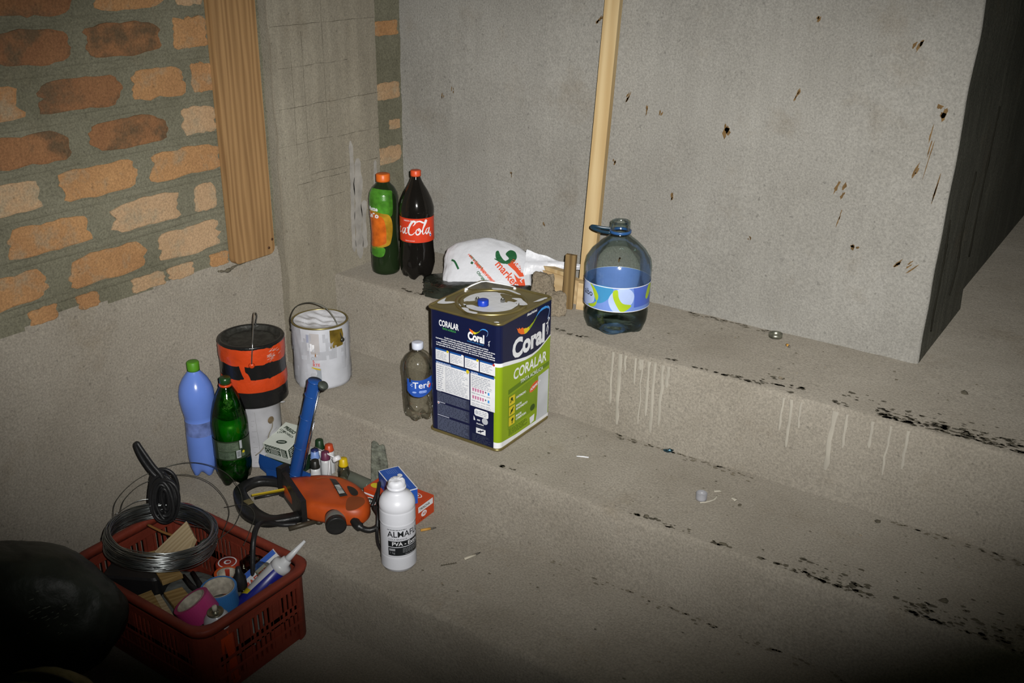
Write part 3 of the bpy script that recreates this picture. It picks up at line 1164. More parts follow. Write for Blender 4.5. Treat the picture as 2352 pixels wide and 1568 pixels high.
pr.poly(s2([(-0.112, 0.143), (-0.084, 0.146), (-0.066, 0.118), (-0.07, 0.094), (-0.108, 0.081), (-0.118, 0.11)], 4, True), M_LPALE, 0.0002)
pr.poly(s2([(-0.084, 0.146), (-0.066, 0.138), (-0.052, 0.118), (-0.056, 0.102), (-0.064, 0.112), (-0.072, 0.130)], 4, True), M_LIME, 0.0004)
pr.poly(s2([(-0.090, 0.084), (-0.068, 0.092), (-0.056, 0.102), (-0.060, 0.088), (-0.074, 0.080)], 4, True), M_LIME, 0.0004)
pr.poly(s2([(0.004, 0.144), (0.030, 0.146), (0.048, 0.128), (0.046, 0.106), (0.034, 0.094), (0.010, 0.079), (-0.010, 0.082), (-0.022, 0.108), (-0.014, 0.130)], 4, True), M_LPALE, 0.0002)
pr.poly(s2([(0.002, 0.141), (0.006, 0.120), (0.018, 0.103), (0.042, 0.097), (0.030, 0.084), (0.014, 0.079), (0.002, 0.094), (-0.009, 0.118), (-0.010, 0.137)], 4, True), M_LIME, 0.0004)
pr.poly([(0.050, z0 + 0.01), (0.12, z0 + 0.01), (0.12, z1), (0.046, z1), (0.050, 0.120)], M_LDEEP, 0.0002)
pr.poly(s2([(0.092, 0.114), (0.104, 0.142), (0.122, 0.145), (0.124, 0.130), (0.102, 0.105)], 4, True), M_LIME, 0.0004)
pr.text('aibo', -0.072, 0.111, 0.024, mat('ink', (0.01, 0.01, 0.015), 0.5), 0.0006, bold=0.01, align='RIGHT')
pr.rect(-0.285, 0.1455, 0.285, 0.1475, WHITE, 0.0006)
pr.rect(-0.285, 0.0775, 0.285, 0.0795, WHITE, 0.0006)
pr.build('label_print', t)

# --- small water bottle beside the tin
M_PET = clear('clear_bottle_plastic', (0.972, 0.972, 0.94), (0.72, 0.71, 0.62), 0.18, 0.07)
M_CAPW = mat('pale_bluish_cap', (0.55, 0.58, 0.68), 0.45)
loc = (-1.628, 1.952, L2)
t = thing('small_water_bottle', 'small clear empty water bottle with white cap beside the paint tin', 'bottle', loc)
pf = [(0, 0.010), (0.018, 0.006), (0.030, 0.0), (0.039, 0.006), (0.043, 0.022), (0.0435, 0.05), (0.0425, 0.055), (0.0435, 0.06), (0.0435, 0.078), (0.0425, 0.082), (0.0435, 0.088), (0.0425, 0.094), (0.0425, 0.137),
      (0.0435, 0.142), (0.0435, 0.160), (0.0400, 0.178), (0.030, 0.194), (0.018, 0.204), (0.0135, 0.209), (0.0135, 0.218)]
MB().lathe(pf, M_PET, 48, feet(0.03, 5, 0.010)).build('bottle_body', t)
cap_mesh(0.0158, 0.019, M_CAPW, 0.211).build('cap', t)
ph = facing(loc)
M_TERE = mat('blue_water_label', (0.020, 0.075, 0.36), 0.35, var=0.15, vscale=30)
pr = Print(wrap(lambda z: 0.0436, ph), 0.006)
top = s2([(-0.034, 0.136), (-0.01, 0.133), (0.014, 0.134), (0.050, 0.142)], 5)
bot = s2([(0.050, 0.102), (0.014, 0.084), (-0.008, 0.083), (-0.022, 0.088), (-0.034, 0.098)], 5)
pr.poly(top + bot, M_TERE)
pr.build('label', t)
pr = Print(wrap(lambda z: 0.0440, ph), 0.003)
pr.text('Terê', -0.0165, 0.109, 0.0265, WHITE, bold=0.012)
for u, v in ((-0.0185, 0.121), (-0.0185, 0.115), (-0.022, 0.118)):
    pr.disc(u, v, 0.0013, 0.0013, WHITE)
pr.poly(rounded(0.022, 0.007, 0.003, 3, 0.012, 0.098), mat('pale_blue_print', (0.30, 0.42, 0.80), 0.4), 0.0002)
pr.text('COM GÁS', 0.003, 0.0962, 0.0045, M_TERE, 0.0004, bold=0.02)
pr.disc(0.0335, 0.113, 0.0032, 0.007, mat('red_print', (0.45, 0.03, 0.02), 0.4), 0.0002, rot=-0.5)
pr.disc(-0.012, 0.097, 0.006, 0.0025, mat('pale_blue_print', (0.30, 0.42, 0.80), 0.4), 0.0002)
pr.rect(-0.026, 0.126, -0.0215, 0.140, BLACKP, 0.0002)
pr.build('lettering', t)

# ------------------------------------------------------------------ the big square paint tin
TW, TH = 0.228, 0.367
NAVY = mat('navy_print', (0.006, 0.009, 0.040), 0.32, var=0.1)
NAVY2 = mat('slate_print', (0.035, 0.042, 0.075), 0.4, var=0.2, vscale=80)
GREEN = mat('lime_green_print', (0.23, 0.34, 0.008), 0.32, var=0.05)
GREEN2 = mat('darker_green_print', (0.105, 0.19, 0.006), 0.32)
GREEN3 = mat('deep_green_print', (0.035, 0.075, 0.008), 0.4)
GOLD = mat('gold_lacquer', (0.30, 0.245, 0.10), 0.34, 0.75, var=0.15)
PAINT = mat('white_wall_paint', (0.70, 0.71, 0.74), 0.55, var=0.05, bump=0.1)
GREYW = mat('grey_text', (0.30, 0.32, 0.38), 0.5)
YEL = mat('yellow_print', (0.62, 0.50, 0.02), 0.4)
ORA = mat('orange_print', (0.75, 0.14, 0.015), 0.4)
REDP = mat('red_print', (0.45, 0.03, 0.02), 0.4)
BLU = mat('sky_blue_print', (0.05, 0.28, 0.70), 0.4)
BLU2 = mat('mid_blue_print', (0.012, 0.08, 0.30), 0.4)
PINK = mat('pink_print', (0.50, 0.16, 0.30), 0.4)
LEAF = mat('leaf_green_print', (0.05, 0.30, 0.06), 0.4)
NEAR = Vector((-1.327, 1.914, L2))
t = thing('paint_tin', 'big square navy and lime green paint tin on the middle step', 'paint tin', (NEAR.x, NEAR.y, L2), math.radians(0.5))
# local frame: near corner at origin, the text-covered side runs to -x, the green front runs to +y
RC = 0.016
base = rounded(TW, TW * 1.09, RC, 6, -TW / 2, TW * 1.09 / 2)
TY = TW * 1.09
mb = MB()
mb.prism(base, 0.004, TH - 0.004, NAVY)
mb.build('tin_body', t)
for nm, z, r_ in (('top_rim', TH - 0.004, 0.0042), ('bottom_rim', 0.0045, 0.0040)):
    mb = MB()
    mb.tube([(x, y, z) for x, y in rounded(TW + 0.003, TY + 0.003, RC, 6, -TW / 2, TY / 2)], r_, GOLD, 8, closed=True)
    mb.build(nm, t)
mb = MB()
mb.prism(rounded(TW - 0.004, TY - 0.004, RC, 6, -TW / 2, TY / 2), TH - 0.0042, TH - 0.0030, GOLD)
tp = mb.build('tin_top', t)
CC = Vector((-TW / 2 + 0.004, TY / 2 - 0.004, 0))
mb = MB()
mb.lathe([(0.088, 0), (0.0885, 0.0030), (0.0925, 0.0042), (0.0965, 0.0030), (0.097, 0)], GOLD, 64, M=Matrix.Translation(CC + Vector((0, 0, TH - 0.0032))))
mb.lathe([(0.0, 0.0004), (0.074, 0.0006), (0.079, 0.0030), (0.083, 0.0030), (0.088, 0.0003)], GOLD, 64, M=Matrix.Translation(CC + Vector((0, 0, TH - 0.0032))))
mb.build('lid', tp)
# spilt white paint on the top
Z0 = TH - 0.0024


def top_map(u, v, lift):
    return (u, v, Z0 + lift)


pr = Print(top_map)
rg = random.Random(21)


def smear(pts, lift=0.0009):
    p = s2(pts, 5, True)
    p = [(x + 0.0016 * n3(x * 300, y * 300, 1), y + 0.0016 * n3(x * 300, y * 300, 9)) for x, y in p]
    pr.poly(p, PAINT, lift)


smear([(CC.x + 0.0730 * (1 + 0.03 * n3(math.cos(a) * 2, math.sin(a) * 2, 3)) * math.cos(a), CC.y + 0.0730 * (1 + 0.03 * n3(math.cos(a) * 2, math.sin(a) * 2, 3)) * math.sin(a)) for a in np.linspace(0, 2 * PI, 25)[:-1]], 0.0006)
for pts in ([(-0.170, 0.070), (-0.150, 0.052), (-0.118, 0.058), (-0.105, 0.080), (-0.125, 0.105), (-0.155, 0.100)], [(-0.100, 0.160), (-0.080, 0.140), (-0.060, 0.150), (-0.062, 0.180), (-0.10, 0.192), (-0.125, 0.185)],
            [(-0.050, 0.098), (-0.042, 0.120), (-0.048, 0.150), (-0.058, 0.140), (-0.060, 0.115)], [(-0.170, 0.150), (-0.15, 0.165), (-0.145, 0.18), (-0.165, 0.175)]):
    pr.poly(s2(pts, 5, True), GOLD, 0.0008)
smear([(-0.155, 0.045), (-0.115, 0.025), (-0.075, 0.035), (-0.05, 0.06), (-0.035, 0.10), (-0.045, 0.145), (-0.075, 0.150), (-0.065, 0.115), (-0.09, 0.095), (-0.10, 0.115), (-0.125, 0.12), (-0.13, 0.09), (-0.115, 0.07), (-0.14, 0.07)])
smear([(-0.175, 0.085), (-0.15, 0.10), (-0.135, 0.14), (-0.12, 0.175), (-0.14, 0.19), (-0.165, 0.175), (-0.185, 0.13)])
smear([(-0.17, 0.055), (-0.15, 0.035), (-0.135, 0.04), (-0.155, 0.065)])
smear([(-0.16, 0.20), (-0.12, 0.215), (-0.075, 0.205), (-0.075, 0.198), (-0.12, 0.205), (-0.15, 0.19)], 0.0060)
smear([(-0.075, 0.165), (-0.05, 0.158), (-0.028, 0.135), (-0.015, 0.15), (-0.035, 0.165), (-0.055, 0.178)], 0.0050)
smear([(-0.142, 0.030), (-0.11, 0.0125), (-0.085, 0.016), (-0.09, 0.026), (-0.112, 0.024), (-0.125, 0.036)], 0.0048)
smear([(-0.222, 0.030), (-0.200, 0.036), (-0.185, 0.058), (-0.195, 0.062), (-0.212, 0.05), (-0.226, 0.075)], 0.0010)
smear([(-0.018, 0.185), (-0.008, 0.20), (-0.004, 0.23), (-0.010, 0.232), (-0.016, 0.215)], 0.0010)
smear([(-0.020, 0.002), (-0.010, 0.0), (-0.006, 0.006), (-0.014, 0.010)], 0.0018)
pr.build('spilt_paint', tp, 'white spilt paint')
# the far corner is cut open and bent up as a pouring lip
mb = MB()
lip = []
for k in range(11):
    a = k / 10
    x = -TW + 0.005 + 0.105 * a
    y = TY - 0.085 + 0.085 * a
    h = 0.017 * (a / 0.35 if a < 0.35 else (1 - a) / 0.65) ** 0.8
    bx, by = -0.6, 0.8
    lip.append(((x, y, TH - 0.002), (x + bx * h * 0.6, y + by * h * 0.6, TH + h)))
vs = [p for q in lip for p in q]
mb.add(vs, [(2 * i, 2 * i + 2, 2 * i + 3, 2 * i + 1) for i in range(10)], mat('tin_inside', (0.030, 0.025, 0.012), 0.7, 0.0, var=0.5, vscale=60), True)
mb.tube([q[1] for q in lip], [0.0012 + 0.0016 * rg.random() for _ in lip], PAINT, 6)
mb.build('pouring_lip', tp)
for x, y, r_ in ((-TW + 0.006, TY - 0.088, 0.006), (-0.118, TY - 0.004, 0.005), (-TW + 0.012, TY - 0.10, 0.004)):
    MB().lathe([(0, 0), (r_, 0), (r_ * 0.8, r_ * 0.6), (0, r_)], PAINT, 10, M=Matrix.Translation((x, y, TH - 0.003))).build('paint_blob', tp)


# the text side (local -y face), u from its left edge
def left_map(u, v, lift):
    return (-TW + RC * 0.25 + u * (TW - RC * 0.25) * 0.985, -0.0005 - lift, TH * (1 - v))


class Panel(Print):
    def box(self, u0, v0, u1, v1, m, lift=0.0):
        self.rect(u0, v1, u1, v0, m, lift)

    def word(self, body, u, v, h, m, lift=0.0004, asp=1.0, **kw):
        """h in units of v; text runs along u"""
        vs, fs = text2d(body, 1.0, kw.get('bold', 0.0), kw.get('shear', 0.0), kw.get('align', 'LEFT'))
        self.put([(u + x * h * asp, v - y * h) for x, y in vs], fs, m, lift)

    def rows(self, u0, v0, u1, v1, n, m, lift=0.0004, fill=0.45, ragged=0.3, seed=1):
        rg = random.Random(seed)
        st = (v1 - v0) / n
        for i in range(n):
            y = v0 + (i + 0.5) * st
            x = u0
            e = u1 - (u1 - u0) * ragged * rg.random()
            while x < e - 0.004:
                w = min(0.02 + 0.05 * rg.random(), e - x)
                self.box(x, y - st * fill / 2, x + w, y + st * fill / 2, m, lift)
                x += w + 0.010


AS = TH / TW
pn = Panel(left_map)
pn.word('CORALAR', 0.140, 0.133, 0.064, WHITE, asp=AS * 0.62, bold=0.03)
pn.word('TINTA ACRÍLICA', 0.19, 0.157, 0.020, LEAF, asp=AS * 0.84, bold=0.03)
pn.word('Coral', 0.565, 0.178, 0.085, WHITE, asp=AS * 0.76, bold=0.045)
pn.word('TINTAS PARA VIVER MELHOR', 0.555, 0.197, 0.012, BLU, asp=AS * 0.95)


def swoosh(pan, uu, vv, su, sv, lift=0.0005):
    def P_(pts):
        return [(uu + a * su, vv - b * sv) for a, b in pts]
    pan.poly(P_([(0.0, 0.62), (0.04, 0.50), (0.08, 0.55), (0.11, 0.44), (0.17, 0.47), (0.21, 0.36), (0.28, 0.34), (0.34, 0.10), (0.24, 0.02), (0.13, 0.12), (0.05, 0.30)]), ORA, lift)
    pan.poly(P_([(0.21, 0.36), (0.28, 0.30), (0.38, 0.32), (0.50, 0.46), (0.54, 0.58), (0.47, 0.30), (0.38, 0.12), (0.30, 0.03), (0.24, 0.02), (0.22, 0.2)]), YEL, lift + 0.0001)
    pan.poly(P_([(0.36, 0.31), (0.46, 0.38), (0.56, 0.60), (0.64, 0.78), (0.60, 0.64), (0.52, 0.40), (0.44, 0.22), (0.38, 0.16)]), GREEN, lift + 0.0002)
    pan.poly(P_([(0.56, 0.62), (0.64, 0.84), (0.74, 0.98), (0.86, 1.0), (0.95, 0.90), (0.98, 0.72), (0.90, 0.84), (0.80, 0.86), (0.70, 0.82), (0.62, 0.70)]), BLU, lift + 0.0003)
    pan.stroke(s2(P_([(0.93, 0.93), (0.985, 0.78), (0.99, 0.50), (0.94, 0.15)]), 6), 0.012 * su, mat('thin_blue_line', (0.30, 0.45, 0.75), 0.4), lift + 0.0003)


swoosh(pn, 0.585, 0.130, 0.27, 0.062)
for pts in ([(0.875, 0.150), (0.868, 0.166), (0.858, 0.184)], [(0.868, 0.166), (0.875, 0.18), (0.868, 0.192)], [(0.858, 0.158), (0.871, 0.158), (0.884, 0.148)]):
    pn.stroke(pts, 0.005, WHITE, 0.0004)
for i, (a, b, s_) in enumerate(((0.22, 0.86, 'Coralar é uma tinta acrílica para quem busca economia com qualidade'), (0.09, 0.955, 'Apresenta maior rendimento, permite bom acabamento e pode ser usada em áreas'),
                                (0.17, 0.92, 'externas e internas. É de fácil aplicação, rápida secagem, baixo respingamento'), (0.095, 0.955, 'e ótima cobertura. A tinta ideal para pintar e renovar diferentes superfícies'),
                                (0.095, 0.955, 'em paredes de alvenaria, gesso e blocos de concreto, inclusive externas'))):
    vs, fs = text2d(s_, 1.0, 0.035)
    wd = max(x for x, y in vs)
    v = 0.222 + i * 0.0165
    pn.put([(a + x * (b - a) / wd, v - y * 0.0145) for x, y in vs], fs, WHITE, 0.0004)
for i, (a, b) in enumerate(((0.085, 0.285), (0.30, 0.505), (0.52, 0.725), (0.74, 0.958))):
    pn.box(a, 0.318, b, 0.405, WHITE)
    pn.box(a, 0.312, b - 0.02, 0.326, BLU2, 0.0003)
    pn.rows(a + 0.015, 0.334, b - 0.02, 0.395, 5, GREYW, 0.0003, 0.35, 0.4, i)
    pn.disc(b - 0.02, 0.322, 0.018, 0.010, (YEL, WHITE, YEL, REDP)[i], 0.0005, 8)
pn.box(0.085, 0.425, 0.588, 0.652, WHITE)
pn.box(0.085, 0.416, 0.575, 0.434, BLU2, 0.0003)
pn.word('DICAS DE APLICAÇÃO', 0.095, 0.4315, 0.015, WHITE, 0.0005, asp=AS * 0.9, bold=0.03)
pn.disc(0.562, 0.432, 0.024, 0.016, YEL, 0.0006, 7)
pn.rows(0.10, 0.444, 0.20, 0.645, 12, GREYW, 0.0003, 0.4, 0.3, 31)
pn.rows(0.225, 0.444, 0.575, 0.645, 17, GREYW, 0.0003, 0.38, 0.25, 32)
pn.box(0.603, 0.425, 0.958, 0.690, WHITE)
pn.box(0.603, 0.416, 0.945, 0.434, BLU2, 0.0003)
pn.word('DILUIÇÃO', 0.613, 0.4315, 0.015, WHITE, 0.0005, asp=AS * 0.9, bold=0.03)
pn.rows(0.62, 0.444, 0.94, 0.540, 7, GREYW, 0.0003, 0.38, 0.3, 33)
for v in (0.556, 0.616):
    for k_ in range(5):
        u = 0.630 + k_ * 0.036
        pn.poly([(u, v - 0.012), (u + 0.026, v - 0.012), (u + 0.022, v + 0.014), (u + 0.004, v + 0.014)], PINK, 0.0003)
    pn.word('+', 0.812, v + 0.008, 0.03, NAVY, 0.0003, asp=AS * 0.9, bold=0.04)
    pn.box(0.855, v - 0.008, 0.88, v + 0.014, BLU, 0.0003)
    pn.rows(0.62, v + 0.022, 0.94, v + 0.036, 1, GREYW, 0.0003, 0.4, 0.2, 5)
pn.rows(0.62, 0.660, 0.94, 0.685, 2, GREYW, 0.0003, 0.35, 0.3, 34)
for v0, v1, sd_ in ((0.662, 0.738, 1), (0.752, 0.845, 2), (0.860, 0.975, 3)):
    pn.box(0.095, v0, 0.585, v1, NAVY2)
    pn.rows(0.10, v0 + 0.003, 0.58, v1 - 0.003, int((v1 - v0) / 0.0105), mat('faint_text', (0.085, 0.10, 0.16), 0.5), 0.0003, 0.5, 0.15, 40 + sd_)
    pn.box(0.10, v0 - 0.012, 0.10 + 0.06 * sd_, v0 - 0.005, mat('faint_head', (0.35, 0.37, 0.45), 0.5), 0.0003)
pn.poly([(0.118, 0.742), (0.136, 0.752), (0.118, 0.764), (0.100, 0.752)], WHITE, 0.0006)
pn.disc(0.118, 0.753, 0.008, 0.005, REDP, 0.0008, 8)
pn.poly([(0.66 + a, 0.705 + b) for a, b in ((0.02, 0.0), (0.19, 0.0), (0.205, 0.01), (0.205, 0.045), (0.19, 0.055), (0.02, 0.055), (0.0, 0.045), (0.0, 0.01))], WHITE)
pn.rows(0.72, 0.712, 0.85, 0.752, 3, GREYW, 0.0003, 0.4, 0.3, 51)
pn.disc(0.695, 0.732, 0.024, 0.018, mat('pale_grey_print', (0.45, 0.47, 0.52), 0.4), 0.0003, 10)
pn.disc(0.815, 0.786, 0.044, 0.026, mat('pale_grey_print', (0.45, 0.47, 0.52), 0.4))
pn.poly([(0.65, 0.765), (0.668, 0.785), (0.672, 0.800), (0.648, 0.800)], WHITE)
pn.box(0.70, 0.785, 0.745, 0.797, mat('pale_grey_print', (0.45, 0.47, 0.52), 0.4))
pn.word('AkzoNobel', 0.69, 0.825, 0.016, WHITE, asp=AS * 0.9, bold=0.03)
pn.rows(0.69, 0.83, 0.83, 0.850, 3, NAVY2, 0.0003, 0.6, 0.1, 52)
pn.box(0.685, 0.856, 0.825, 0.900, WHITE)
pn.stroke([(0.71, 0.885), (0.755, 0.878), (0.80, 0.866)], 0.010, NAVY, 0.0003)
pn.stroke([(0.745, 0.866), (0.757, 0.884), (0.75, 0.892)], 0.010, NAVY, 0.0003)
pn.rows(0.63, 0.91, 0.95, 0.985, 8, NAVY2, 0.0003, 0.5, 0.4, 53)
pn.build('printed_back_panel', t)

# the green front: wraps the near corner; s is the run along the girth
ARC = RC * PI / 2


def girth(s):
    if s <= ARC:
        a = -PI / 2 + s / RC
        return (-RC + RC * math.cos(a), RC + RC * math.sin(a), math.cos(a), math.sin(a))
    return (0.0, RC + s - ARC, 1.0, 0.0)


FL = ARC + TY - RC * 1.15


def front_map(u, v, lift):
    x, y, nx, ny = girth(u * FL)
    d = 0.0005 + lift
    return (x + nx * d, y + ny * d, TH * (1 - v))


pn = Panel(front_map)
us = [i * 0.018 for i in range(9)] + list(np.linspace(0.165, 1.0, 22))


def wave(u):
    return float(np.interp(u, [0, 0.12, 0.25, 0.40, 0.52, 0.65, 0.78, 0.90, 1.0], [0.305, 0.312, 0.330, 0.352, 0.366, 0.372, 0.360, 0.330, 0.300]))


def wave2(u):
    return wave(u) + float(np.interp(u, [0, 0.2, 0.5, 0.8, 1.0], [0.028, 0.030, 0.024, 0.014, 0.010]))


def bott(u):
    return float(np.interp(u, [0, 0.35, 1], [0.930, 0.948, 0.952]))


for a, b in zip(us[:-1], us[1:]):
    pn.poly([(a, 0.016), (b, 0.016), (b, wave(b)), (a, wave(a))], NAVY)
    pn.poly([(a, wave(a)), (b, wave(b)), (b, wave2(b)), (a, wave2(a))], WHITE)
    pn.poly([(a, wave2(a)), (b, wave2(b)), (b, bott(b)), (a, bott(a))], GREEN)
    pn.poly([(a, bott(a)), (b, bott(b)), (b, 0.982), (a, 0.982)], WHITE)
pn.build('printed_front_panel', t)
pn = Panel(front_map, )
AF = TH / FL
pn.box(0.50, 0.022, 0.73, 0.066, NAVY2, 0.0003)
pn.box(0.505, 0.024, 0.725, 0.064, NAVY, 0.0004)
pn.word('AkzoNobel', 0.525, 0.052, 0.027, WHITE, 0.0006, asp=AF * 1.04, bold=0.03)
swoosh(pn, 0.335, 0.182, 0.63, 0.135)
pn.word('Coral', 0.262, 0.322, 0.195, WHITE, 0.0005, asp=AF * 0.965, bold=0.045)
for pts in ([(0.950, 0.170), (0.936, 0.205), (0.912, 0.258)], [(0.936, 0.205), (0.950, 0.238), (0.930, 0.285)], [(0.905, 0.196), (0.940, 0.188), (0.972, 0.160)]):
    pn.stroke(pts, 0.010, WHITE, 0.0005)
pn.disc(0.955, 0.158, 0.010, 0.008, WHITE, 0.0005, 8)
pn.word('CORALAR', 0.285, 0.492, 0.113, WHITE, 0.0005, asp=AF * 0.86, bold=0.022, shear=0.10)
pn.poly([(0.20, 0.548), (0.99, 0.512), (0.99, 0.545), (0.20, 0.585)], GREEN2, 0.0003)
pn.word('TINTA ACRÍLICA', 0.42, 0.552, 0.040, WHITE, 0.0006, asp=AF * 1.02, bold=0.01, shear=0.08)
pn.poly([(0.20, 0.60), (0.76, 0.57), (0.76, 0.84), (0.20, 0.87)], mat('mid_green_print', (0.165, 0.26, 0.007), 0.32), 0.0002)
pn.poly([(0.775, 0.588), (0.985, 0.575), (0.985, 0.952), (0.74, 0.952), (0.76, 0.90)], mat('silver_print', (0.50, 0.52, 0.55), 0.4), 0.0004)
pn.disc(0.690, 0.648, 0.088, 0.030, ORA, 0.0005, 24, rot=-0.22)
pn.disc(0.690, 0.648, 0.080, 0.026, mat('formula_red', (0.55, 0.07, 0.02), 0.4), 0.0006, 24, rot=-0.22)
vs, fs = text2d('FÓRMULA', 1.0, 0.03)
pn.put([(0.622 + x * 0.030 * AF * 1.0, 0.672 - y * 0.030 - x * 0.0075) for x, y in vs], fs, WHITE, 0.0008)
for i, v in enumerate((0.610, 0.692, 0.774)):
    pn.box(0.215, v, 0.325, v + 0.070, YEL, 0.0005)
    gl = [[(0.24, v + 0.05), (0.265, v + 0.022), (0.29, v + 0.045)], [(0.24, v + 0.055), (0.27, v + 0.035), (0.30, v + 0.015)], [(0.275, v + 0.06), (0.28, v + 0.03), (0.30, v + 0.02)]][i]
    pn.stroke(gl, 0.016, GREEN3, 0.0007)
    pn.disc(gl[1][0], gl[1][1], 0.022, 0.012, GREEN3, 0.0007, 10)
pn.word('ANTIMOFO', 0.345, 0.655, 0.025, WHITE, 0.0006, asp=AF * 1.0, bold=0.03, shear=0.15)
pn.word('MAIOR', 0.345, 0.722, 0.024, WHITE, 0.0006, asp=AF * 1.0, bold=0.03, shear=0.15)
pn.word('RENDIMENTO', 0.345, 0.748, 0.024, WHITE, 0.0006, asp=AF * 1.0, bold=0.03, shear=0.15)
pn.word('MAIOR', 0.345, 0.804, 0.024, WHITE, 0.0006, asp=AF * 1.0, bold=0.03, shear=0.15)
pn.word('COBERTURA', 0.345, 0.830, 0.024, WHITE, 0.0006, asp=AF * 1.0, bold=0.03, shear=0.15)
pn.disc(0.672, 0.815, 0.048, 0.026, GREEN3, 0.0005, 18)
pn.poly([(0.618, 0.888), (0.715, 0.880), (0.705, 0.935), (0.632, 0.945)], WHITE, 0.0005)
pn.rows(0.215, 0.868, 0.60, 0.925, 6, GREEN3, 0.0005, 0.45, 0.25, 61)
pn.build('front_lettering', t)

# things lying on the tin
loc = (NEAR.x - 0.108, NEAR.y + 0.078, TH + 0.0022)
t = thing('blue_bottle_cap', 'blue screw cap lying on top of the paint tin', 'bottle cap', loc)
cap_mesh(0.0143, 0.0155, mat('royal_blue_cap', (0.010, 0.045, 0.42), 0.35), 0.0).build('cap', t)
M_BOLT = mat('dull_steel', (0.30, 0.30, 0.28), 0.35, 0.9)
for x, y, lb in ((-0.138, 0.094, 'small steel nut just left of the blue cap on the tin'), (-0.080, 0.128, 'small steel nut right of the blue cap on the tin')):
    t = thing('steel_nut', lb, 'nut', (NEAR.x + x, NEAR.y + y, TH + 0.0022), random.random(), 'steel nuts on the tin')
    mb = MB()
    hx = [(0.0066 * math.cos(k * PI / 3), 0.0066 * math.sin(k * PI / 3)) for k in range(6)]
    mb.prism(hx, 0, 0.0075, M_BOLT, bev=0.0008)
    mb.lathe([(0.0028, 0.0076), (0.0042, 0.0077), (0.0042, 0.0105), (0.0028, 0.0105)], M_BOLT, 16)
    mb.build('nut', t)

# ------------------------------------------------------------------ shopping bag slumped on a black sack, behind the tin
M_BAG = mat('white_carrier_film', (0.62, 0.63, 0.67), 0.38, var=0.05, vscale=20, bump=0.22, bscale=45)
M_SACKF = mat('black_bag_film', (0.020, 0.024, 0.018), 0.22, var=0.5, vscale=18, bump=0.45, bscale=30)
M_BAGRED = mat('bag_red_print', (0.62, 0.075, 0.025), 0.45)
M_BAGGRN = mat('bag_green_print', (0.015, 0.10, 0.035), 0.45)


class Lump:
    def __init__(self, C, ax, R3, seed, amp=0.12, crease=0.03, floor=None, p=1.0):
        self.C, self.ax, self.R, self.seed, self.amp, self.cr, self.floor, self.p = Vector(C), ax, R3, seed, amp, crease, floor, p

    def k(self, d):
        s = self.seed
        w = Vector((noise.noise(d * 2.0 + Vector((s, 1, 0))), noise.noise(d * 2.0 + Vector((s, 7, 3))), 0)) * 0.5
        c = 1 - abs(noise.noise((d + w) * 3.2 + Vector((s * 2, 0, 5)))) * 2
        c2 = 1 - abs(noise.noise((d + w) * 7.0 + Vector((s * 3, 2, 5)))) * 2
        return 1 + self.amp * noise.noise(d * 1.4 + Vector((s, 0, 0))) + self.cr * c + self.cr * 0.5 * c2

    def pt(self, d):
        d = d.normalized()
        q = (abs(d.x) ** (2 * self.p) + abs(d.y) ** (2 * self.p) + abs(d.z) ** (2 * self.p)) ** (-1 / (2 * self.p))
        v = Vector((d.x * self.ax[0], d.y * self.ax[1], d.z * self.ax[2])) * self.k(d) * q
        P = self.C + self.R @ v
        if self.floor is not None and P.z < self.floor:
            P.z = self.floor + 0.0005
        return P

    def mesh(self, m, sub=5):
        bm = bmesh.new()
        bmesh.ops.create_icosphere(bm, subdivisions=sub, radius=1.0)
        bm.verts.index_update()
        vs = [self.pt(v.co) for v in bm.verts]
        fs = [tuple(v.index for v in f.verts) for f in bm.faces]
        bm.free()
        return MB().add(vs, fs, m, True)

    def proj(self, a, b, U, V, N, lift):
        """point of the skin met by the line C + aU + bV + sN, coming from +N"""
        lo, hi = 0.0, 0.6
        for _ in range(26):
            s = (lo + hi) / 2
            q = self.R.transposed() @ (U * a + V * b + N * s)
            d = Vector((q.x / self.ax[0], q.y / self.ax[1], q.z / self.ax[2]))
            kk = self.k(d.normalized()) if d.length > 1e-6 else 1
            qq = d.normalized() if d.length > 1e-6 else d
            f_ = (abs(qq.x) ** (2 * self.p) + abs(qq.y) ** (2 * self.p) + abs(qq.z) ** (2 * self.p)) ** (-1 / (2 * self.p)) if d.length > 1e-6 else 1
            if d.length < kk * f_:
                lo = s
            else:
                hi = s
        return self.C + U * a + V * b + N * (lo + 0.0015 + lift)


rz = Matrix.Rotation(math.radians(26), 3, 'Z')
ls = Lump((-1.704, 2.340, L1 + 0.008), (0.182, 0.098, 0.034), Matrix.Rotation(math.radians(24), 3, 'Z'), 3.0, 0.22, 0.060, L1)
o = ls.mesh(M_SACKF).build('black_bin_bag')
tag(o, 'crumpled black bin bag lying under the white carrier bag', 'bag')
Rb = Matrix.Rotation(math.radians(26), 3, 'Z') @ Matrix.Rotation(math.radians(9), 3, 'Y') @ Matrix.Rotation(math.radians(50), 3, 'X')
lb = Lump((-1.696, 2.376, L1 + 0.053), (0.136, 0.108, 0.036), Rb, 8.0, 0.10, 0.020, p=1.2)
t = thing('carrier_bag', 'white supermarket carrier bag with red and green print behind the tin', 'bag', (lb.C.x, lb.C.y, L1 + 0.05))
inv = Matrix.Translation((-lb.C.x, -lb.C.y, -(L1 + 0.05)))


def local_build(mb, name, parent):
    off = Vector(parent.location)
    mb.v = [tuple(Vector(p) - off) for p in mb.v]
    return mb.build(name, parent)


